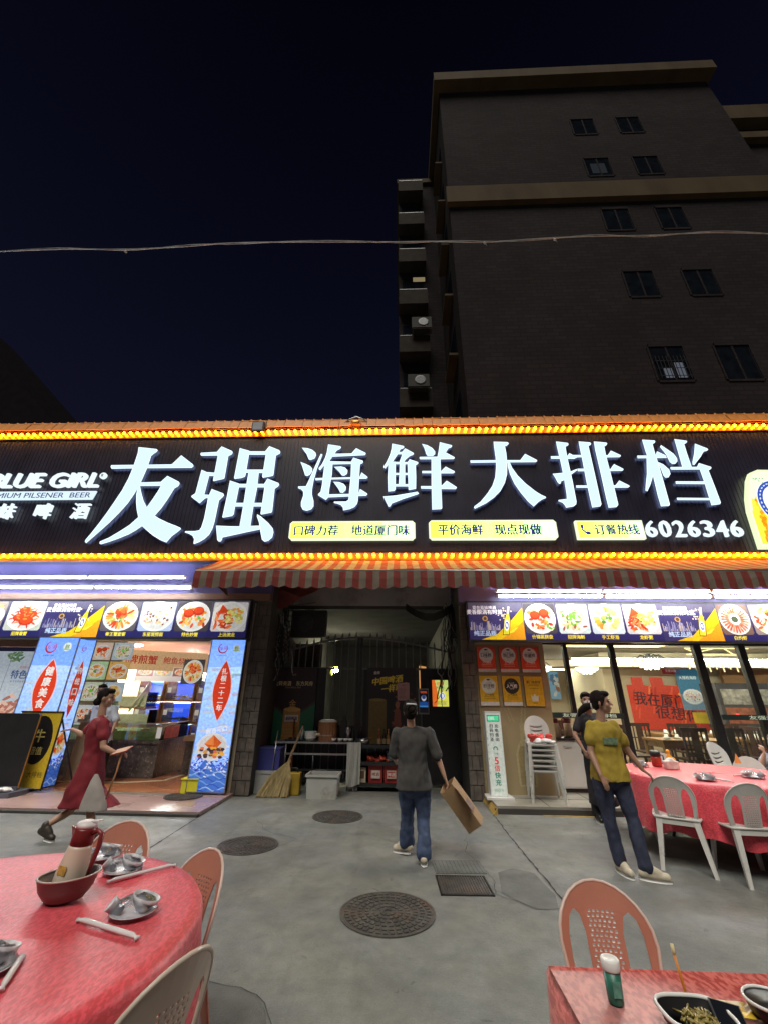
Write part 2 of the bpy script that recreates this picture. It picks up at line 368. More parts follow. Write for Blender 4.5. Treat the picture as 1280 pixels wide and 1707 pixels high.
# ---------------------------------------------------------------- shared materials
M = {}
def street_mat():
    """worn concrete: broad stains, scuffs, fine aggregate, a few pale specks and damp glossy areas"""
    m, t, p = _mat('street_concrete'); N = t.nodes.new; K = t.links.new; co = N('ShaderNodeTexCoord').outputs['Object']; col = None
    def noise_(sc, det, dist=0.0, st=None):
        src = co
        if st: mp = N('ShaderNodeMapping'); mp.inputs['Scale'].default_value = st; mp.inputs['Rotation'].default_value = (0, 0, .35); K(co, mp.inputs[0]); src = mp.outputs[0]
        n = N('ShaderNodeTexNoise'); n.inputs['Scale'].default_value = sc; n.inputs['Detail'].default_value = det; n.inputs['Roughness'].default_value = .66; n.inputs['Distortion'].default_value = dist; K(src, n.inputs['Vector']); return n.outputs[0]
    def ramp(f, a, b, va, vb): r = N('ShaderNodeMapRange'); r.inputs['From Min'].default_value = a; r.inputs['From Max'].default_value = b; r.inputs['To Min'].default_value = va; r.inputs['To Max'].default_value = vb; K(f, r.inputs[0]); return r.outputs[0]
    def mul(a, b): q = N('ShaderNodeMath'); q.operation = 'MULTIPLY'; K(a, q.inputs[0]); K(b, q.inputs[1]); return q.outputs[0]
    f = ramp(noise_(.45, 8, .6), .36, .64, .78, 1.10); f = mul(f, ramp(noise_(1.7, 9, .9), .34, .62, .82, 1.07)); f = mul(f, ramp(noise_(7, 8), .35, .65, .86, 1.10)); f = mul(f, ramp(noise_(90, 4), .3, .7, .84, 1.14)); f = mul(f, ramp(noise_(3.2, 6, .4, (1, .12, 1)), .55, .70, 1.0, .80)); f = mul(f, ramp(noise_(4.6, 3, 1.2), .66, .72, 1.0, .62))
    base = N('ShaderNodeMix'); base.data_type = 'RGBA'; K(ramp(noise_(.9, 5), .4, .6, 0, 1), base.inputs[0]); base.inputs[6].default_value = (.205, .21, .188, 1); base.inputs[7].default_value = (.185, .195, .19, 1)
    sc_ = N('ShaderNodeVectorMath'); sc_.operation = 'SCALE'; K(base.outputs[2], sc_.inputs[0]); K(f, sc_.inputs['Scale']); K(sc_.outputs[0], p.inputs['Base Color'])
    K(ramp(noise_(.8, 7, .5), .35, .6, .34, .72), p.inputs['Roughness']); b = N('ShaderNodeBump'); b.inputs['Strength'].default_value = .5; b.inputs['Distance'].default_value = .006; K(noise_(70, 6), b.inputs['Height']); b2 = N('ShaderNodeBump'); b2.inputs['Strength'].default_value = .35; b2.inputs['Distance'].default_value = .02; K(noise_(5, 6), b2.inputs['Height']); K(b.outputs[0], b2.inputs['Normal']); K(b2.outputs[0], p.inputs['Normal']); return m
M['concrete'] = street_mat()
M['patch'] = mat('patched_concrete', (.115, .12, .112), .7, var=.25, vs=6, bump=.5, bs=90)
M['crack'] = mat('hairline_crack', (.065, .066, .06), .9, var=.4, vs=9)
M['joint'] = mat('dark_joint', (.022, .022, .022), .9, var=.4, vs=9)
M['terrace'] = mat('terrace_tile', (.36, .24, .22), .32, var=.12, vs=2, dirt=(.22, .15, .14), ds=1.5, dth=.62, rvar=.12)
M['terrace2'] = mat('pale_terrace_tile', (.30, .29, .25), .4, var=.12, vs=3, dirt=(.17, .16, .14), ds=1.4, dth=.55, rvar=.1)
M['iron'] = mat('cast_iron', (.10, .094, .086), .5, .35, var=.35, vs=9, bump=.4, bs=80, dirt=(.15, .08, .05), ds=4, dth=.55)
M['black'] = mat('black_paint', (.012, .012, .014), .42, var=.3, vs=8)
M['blackmetal'] = mat('black_metal', (.035, .036, .04), .4, .3, var=.3, vs=12)
M['sign'] = mat('sign_panel', (.022, .020, .038), .38, var=.3, vs=2)
M['gold'] = mat('bulb_channel', (.55, .26, .07), .35, .7, var=.2, vs=6)
M['steel'] = mat('brushed_steel', (.42, .42, .43), .3, .9, var=.15, vs=7, stretch=(1, 1, 12))
M['tile'] = mat('eave_tile', (.66, .24, .045), .5, var=.22, vs=7, dirt=(.30, .13, .04), ds=4, dth=.62)
M['brick'] = mat('pillar_brick', (.105, .088, .075), .6, var=.3, vs=9, bump=.4, bs=50, dirt=(.05, .045, .04), ds=2)
M['mortar'] = mat('mortar', (.05, .046, .042), .9, var=.2)
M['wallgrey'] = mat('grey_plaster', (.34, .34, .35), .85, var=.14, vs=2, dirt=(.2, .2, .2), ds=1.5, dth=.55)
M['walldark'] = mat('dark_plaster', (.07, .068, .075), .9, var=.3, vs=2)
M['cream'] = mat('cream_wall', (.66, .56, .40), .7, var=.07, vs=1.5)
M['beige'] = mat('beige_wall', (.34, .27, .15), .6, var=.08, vs=1.5)
M['white'] = mat('white_paint', (.72, .72, .70), .4, var=.05, vs=3)
M['brown'] = mat('brown_beam', (.16, .09, .07), .5, var=.25, vs=6, stretch=(1, 1, 8))
M['blue'] = mat('blue_banner', (.085, .08, .24), .45, var=.2, vs=1.5)
M['tube'] = glow('lit_tube', (.93, .98, 1.0), 125)
M['bulb'] = glow('lit_bulb', (1.0, .36, .006), 42.0)
M['letter'] = glow('lit_letter_face', (.68, .85, 1.0), 1.16)
M['rim'] = glow('lit_letter_rim', (.78, .93, 1.0), 2.0)
M['print'] = printed('printed_sheet', 0.0, .45)
M['litprint'] = printed('backlit_print', 0.40, .35)
M['softprint'] = printed('glowing_print', 0.42, .35)  # added glow, also given to plain posters and the mural
M['side'] = glow('lit_letter_side', (.45, .62, 1.0), .16)
M['halo'] = glow('letter_back_light', (.42, .55, 1.0), 3.2)
M['plaque'] = printed('lit_plaque', 1.0, .4)
M['wire'] = mat('black_cable', (.018, .018, .02), .55, var=.3)
M['wirelight'] = mat('pale_cable', (.28, .28, .27), .5, var=.2)

# ---------------------------------------------------------------- ground
g = MB(); g.poly([(-400, -400, 0), (400, -400, 0), (400, 700, 0), (-400, 700, 0)])
structure('street', g, M['concrete'])
def strip(pts, w, z, seed=0, jit=.012):
    R = random.Random(seed); m = MB(); L = []
    for (x0, y0), (x1, y1) in zip(pts, pts[1:]):
        n = max(2, int(hypot(x1 - x0, y1 - y0) / .07))
        for i in range(n): L.append((x0 + (x1 - x0) * i / n + R.uniform(-jit, jit), y0 + (y1 - y0) * i / n + R.uniform(-jit, jit)))
    L.append(pts[-1]); q = []
    for i, p in enumerate(L):
        a = L[max(0, i - 1)]; b = L[min(len(L) - 1, i + 1)]; dx, dy = b[0] - a[0], b[1] - a[1]; l = hypot(dx, dy) or 1; k = w * R.uniform(.35, 1.1) / 2
        q.append(((p[0] - dy / l * k, p[1] + dx / l * k, z), (p[0] + dy / l * k, p[1] - dx / l * k, z)))
    for a, b in zip(q, q[1:]): m.poly([a[0], b[0], b[1], a[1]])
    return m
structure('road_joint', strip([(-2.88, 8.2), (-2.86, 7.0), (-2.80, 5.5), (-2.78, 4.2)], .022, .004, 1, .003), M['joint'])
structure('road_joint', strip([(1.36, 7.45), (1.35, 6.1), (1.37, 4.62), (1.50, 4.42)], .02, .004, 2, .010), M['joint'])
structure('road_crack', strip([(-.9, 6.3), (-.45, 6.35), (0.0, 6.0), (.30, 5.95)], .007, .004, 3, .02), M['crack'])
structure('road_crack', strip([(-2.0, 6.9), (-1.7, 6.35), (-1.25, 6.1), (-1.5, 5.6)], .007, .004, 4, .02), M['crack'])
structure('road_crack', strip([(.80, 6.4), (.72, 5.75), (.86, 5.1), (.84, 4.68), (1.1, 4.45), (1.5, 4.4)], .007, .004, 5, .02), M['crack'])
structure('road_crack', strip([(-1.7, 3.5), (-1.2, 3.36), (-.95, 3.30), (-.82, 3.24), (-.72, 3.12), (-.64, 2.9), (-.1, 2.88), (.6, 2.8)], .007, .0045, 6, .012), M['crack'])
pm = MB(); vs, fs = fill([(-2.1, 2.2), (-2.1, 3.55), (-1.7, 3.5), (-1.42, 3.38), (-1.2, 3.36), (-.95, 3.30), (-.82, 3.24), (-.74, 3.12), (-.66, 2.9), (-.62, 2.2)])
pm.v = [(a, b, .003) for a, b in vs]; pm.f = fs; pm.m = [0] * len(fs); pm.c = [(1, 1, 1)] * len(fs); structure('road_patch', pm, M['patch'])
pm = MB(); vs, fs = fill([(.88, 4.72), (.95, 5.2), (1.12, 5.32), (1.3, 5.2), (1.34, 4.7), (1.28, 4.45), (1.08, 4.42)])
pm.v = [(a, b, .003) for a, b in vs]; pm.f = fs; pm.m = [0] * len(fs); pm.c = [(1, 1, 1)] * len(fs); structure('road_patch', pm, M['patch'])

def manhole(name, c, r, label, seed, group='round manhole covers in the street'):
    t = thing(name, label, 'manhole cover', (c[0], c[1], 0), seed * .7, group)
    m = MB(); m.lathe([(r, .0), (r, .009), (r * .955, .009), (r * .95, .004)], n=48); m.build('rim', M['iron'], t)
    m = MB(); m.lathe([(r * .94, .002), (r * .94, .006)], n=48); m.build('cover', M['iron'], t)
    m = MB(); k = 1; rr = r * .09
    for q in (.12, .27, .42, .57, .72, .86):
        n = int(q * 44) + 4
        for i in range(n):
            a = 2 * pi * i / n + q * 5; R = Matrix.Rotation(a, 4, 'Z'); m.box(r * (q - .045), r * (q + .045), -r * .042, r * .042, .006, .0125, R)
    m.build('stud', M['iron'], t, kind='stuff')
manhole('manhole_cover', (-0.113,4.285,0.000), .38, 'large round manhole cover in the bare middle of the street, nearest the camera', 1)
manhole('manhole_cover', (-1.755,5.812,-0.000), .34, 'wet shining round manhole cover left of the middle, beside the joint line', 2)
manhole('manhole_cover', (-0.911,7.152,0.000), .36, 'dark round manhole cover in front of the white bin and gate', 3)
manhole('manhole_cover', (-3.568,7.939,0.056), .30, 'round manhole cover set in the pink terrace by the tall light box', 4)
bpy.data.objects['manhole_cover.003'].location.z = .056
t = thing('drain_grate', 'rectangular ribbed metal drain cover in the street behind the woman with the box', 'drain cover', (.565, 4.86, 0), radians(2))
m = MB()
for a in ((-.235, .235, -.22, -.205), (-.235, .235, .205, .22), (-.235, -.22, -.22, .22), (.22, .235, -.22, .22)): m.box(*a, 0, .008)
m.build('frame', M['black'], t); m = MB(); m.box(-.215, .215, -.2, .2, .0, .004); m.build('plate', M['iron'], t)
for i in range(18):
    m = MB(); x = -.205 + i * .0241; m.box(x - .006, x + .006, -.2, .2, .004, .010); m.build('rib', M['iron'], t)
t = thing('drain_grate', 'matching older drain cover plate beyond the ribbed one', 'drain cover', (.575, 5.32, 0), radians(3))
m = MB(); m.box(-.25, .25, -.18, .18, 0, .005); m.build('plate', M['patch'], t)
m = MB()
for i in range(12): x = -.22 + i * .04; m.box(x - .007, x + .007, -.16, .16, .005, .009)
m.build('rib', M['patch'], t)

# terraces
m = MB(); m.box(-11, -2.87, 7.0, 15.5, -.3, .05); structure('terrace', m, M['terrace'])
m = MB(); m.box(-11, -2.868, 6.93, 7.0, -.3, .03); structure('kerb', m, M['mortar'])
m = MB(); m.box(-6.9, -3.9, 8.02, 8.16, .05, .056); structure('threshold_strip', m, mat('steel_threshold', (.5, .48, .42), .3, .6))
m = MB(); m.box(-11, -3.1, 8.165, 15.4, .05, .058); structure('shop_floor', m, mat('orange_floor_tile', (.44, .17, .075), .22, var=.15, vs=1.5, rvar=.08, dirt=(.3, .13, .07), ds=2))
for y0, y1 in ((8.95, 9.02), ):
    m = MB(); m.box(-11, -5.25, y0, y1, .058, .062); m.box(-5.25, -5.18, y0, y1, .058, .062); structure('floor_border', m, M['cream'])
m = MB()
for a, b in (((-5.2, 8.98), (-4.6, 9.25)), ((-4.6, 9.25), (-4.45, 10.9))): m.bar((a[0], a[1], .060), (b[0], b[1], .060), .08, .006)
structure('floor_border', m, M['cream'])
m = MB(); m.box(1.43, 14, 7.53, 16.5, -.3, .10); structure('terrace', m, M['terrace2'])
m = MB()
for i in range(9):
    x = 1.43 + i * .8; m.box(x - .004, x + .004, 7.535, 8.6, .1, .1025)
m.box(1.43, 8, 8.06, 8.068, .1, .1028); structure('tile_joint', m, M['mortar'])
m = MB(); m.box(1.40, 14, 7.49, 7.53, -.3, .07); structure('kerb', m, M['mortar'])
yel = mat('worn_yellow_paint', (.40, .26, .06), .6, var=.2, vs=8, dirt=(.13, .11, .08), ds=5, dth=.5)
m = MB(); m.poly([(1.36, 7.45, .004), (1.43, 7.45, .075), (1.43, 8.9, .11), (1.36, 8.9, .02)]); m.poly([(1.36, 7.45, .004), (1.43, 7.45, .075), (1.43, 7.45, 0)]); structure('kerb_paint', m, yel)
m = MB(); m.box(2.1, 2.9, 7.44, 7.488, 0, .005); structure('kerb_paint', m, yel)

# ---------------------------------------------------------------- restaurant building (shell)
B = thing('restaurant_building', 'two storey seafood restaurant shopfront with gateway in the middle under a huge lit sign', 'building', (0, 0, 0))
def pillar(x0, x1, y0, y1, z1):
    p = MB(); p.box(x0 + .012, x1 - .012, y0 + .012, y1, 0, z1); p = p.build('pillar', M['mortar'], B)
    R = random.Random(int(x0 * 100)); n = 2; w = (x1 - x0) / n; z = 0.02; row = 0
    shapes = []
    while z < z1 - .1:
        off = 0 if row % 2 else w / 2
        xs = sorted(set([x0] + [x0 + off + i * w for i in range(n + 1) if x0 < x0 + off + i * w < x1] + [x1]))
        for a, b in zip(xs, xs[1:]):
            q = MB(); d = R.uniform(0, .006); q.box(a + .005, b - .005, y0 - d, y0 + .02, z, z + .205); q.build('brick', M['brick'], p)
        z += .217; row += 1
    return p
pillar(-2.93, -2.60, 8.30, 9.5, 4.1); pillar(1.16, 1.42, 8.30, 9.5, 4.1)
def part(name, m, *boxes):
    b = MB()
    for a in boxes: b.box(*a)
    return b.build(name, m, B)
part('beam', M['brown'], (-11, -2.6, 8.12, 8.30, 3.335, 3.46))
part('fascia', M['blue'], (-11, -2.6, 8.16, 8.30, 3.463, 4.25))
part('fascia', M['blue'], (1.16, 11, 8.16, 8.30, 3.30, 4.25))
part('upper_wall', M['walldark'], (-11, 14, 8.16, 9.6, 4.252, 7.2))
# gateway interior
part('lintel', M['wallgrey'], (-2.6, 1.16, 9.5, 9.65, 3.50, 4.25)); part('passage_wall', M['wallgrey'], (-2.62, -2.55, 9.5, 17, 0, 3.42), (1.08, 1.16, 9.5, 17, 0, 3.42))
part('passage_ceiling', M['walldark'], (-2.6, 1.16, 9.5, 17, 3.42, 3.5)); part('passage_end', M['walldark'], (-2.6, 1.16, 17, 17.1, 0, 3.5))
part('inner_wall', mat('brown_plaster', (.09, .075, .065), .9, var=.2), (-2.545, -1.9, 10.4, 10.5, 0, 2.75))
# left room
part('room_wall', M['cream'], (-11, -3.0, 15.3, 15.5, .05, 3.3), (-3.08, -2.935, 8.31, 15.3, .05, 3.3))
part('room_ceiling', mat('pinkish_ceiling', (.55, .44, .38), .7, var=.06), (-11, -3.08, 8.31, 15.3, 2.95, 3.05))
part('ceiling_beam', M['white'], (-11, -3.08, 8.9, 9.4, 2.70, 2.95)); part('ceiling_step', M['cream'], (-11, -3.08, 10.2, 10.4, 2.78, 2.95))
part('fascia_back', M['walldark'], (-11, -2.95, 8.22, 8.31, 2.55, 3.33))
# right room
part('facade_wall', M['beige'], (1.421, 2.72, 8.33, 8.45, .10, 2.60)); part('fascia_back', M['walldark'], (1.42, 14, 8.22, 8.33, 2.602, 3.30))
part('side_wall', M['cream'], (1.17, 1.419, 9.5, 16.3, .1, 2.9))
part('back_wall', M['cream'], (5.9, 14, 12.9, 13.1, .1, 2.9), (1.42, 5.9, 15.9, 16.1, .1, 2.9), (5.8, 5.898, 12.9, 15.9, .1, 2.9))
part('room_ceiling', mat('warm_ceiling', (.30, .25, .19), .7, var=.08), (1.42, 14, 8.46, 16.2, 2.86, 2.95))
part('ceiling_cove', mat('cove_white', (.48, .42, .33), .6, var=.04), (1.42, 14, 11.9, 12.89, 2.40, 2.55), (1.42, 5.79, 15.2, 15.89, 2.5, 2.6), (1.42, 14, 8.46, 8.9, 2.62, 2.72))
part('floor', mat('brown_floor', (.11, .075, .05), .35, var=.2, vs=2), (1.42, 14, 8.62, 15.89, .1, .106))

# ---------------------------------------------------------------- big sign
S = thing('storefront_sign', 'huge black storefront sign with white glowing characters framed by two rows of yellow bulbs', 'sign', (0, 0, 0))
X0, X1 = -10.35, 10.35
m = MB(); m.box(X0, X1, 7.93, 8.155, 4.08, 7.34); m.build('panel', M['sign'], S)
m = MB(); x = X0
R = random.Random(3)
while x < X1: m.box(x, x + .03, 7.924, 7.93, 4.27, 7.12); x += .085
m.build('rib', M['sign'], S, kind='stuff')
for zb in (4.17, 7.205):
    m = MB(); m.box(X0, X1, 7.895, 7.929, zb - .09, zb + .075); m.build('bulb_channel', M['gold'], S)
bm_ = MB(); bm_.ell((0, 0, 0), (.030, .030, .032), None, 10, 6); b0 = bm_.build('bulb', M['bulb'], S, True); sock = MB(); sock.lathe([(.022, 0), (.026, .028)], n=8, M=Matrix.Rotation(-pi / 2, 4, 'X')); s0 = sock.data if False else None
first = True; x = X0 + .05
for zb in (4.17, 7.205):
    x = X0 + .06
    while x < X1 - .02:
        o = b0 if first else b0.copy()
        if not first: COL.objects.link(o)
        first = False; o.location = (x + R.uniform(-.006, .006), 7.845, zb + .01 + R.uniform(-.005, .005)); x += .1575
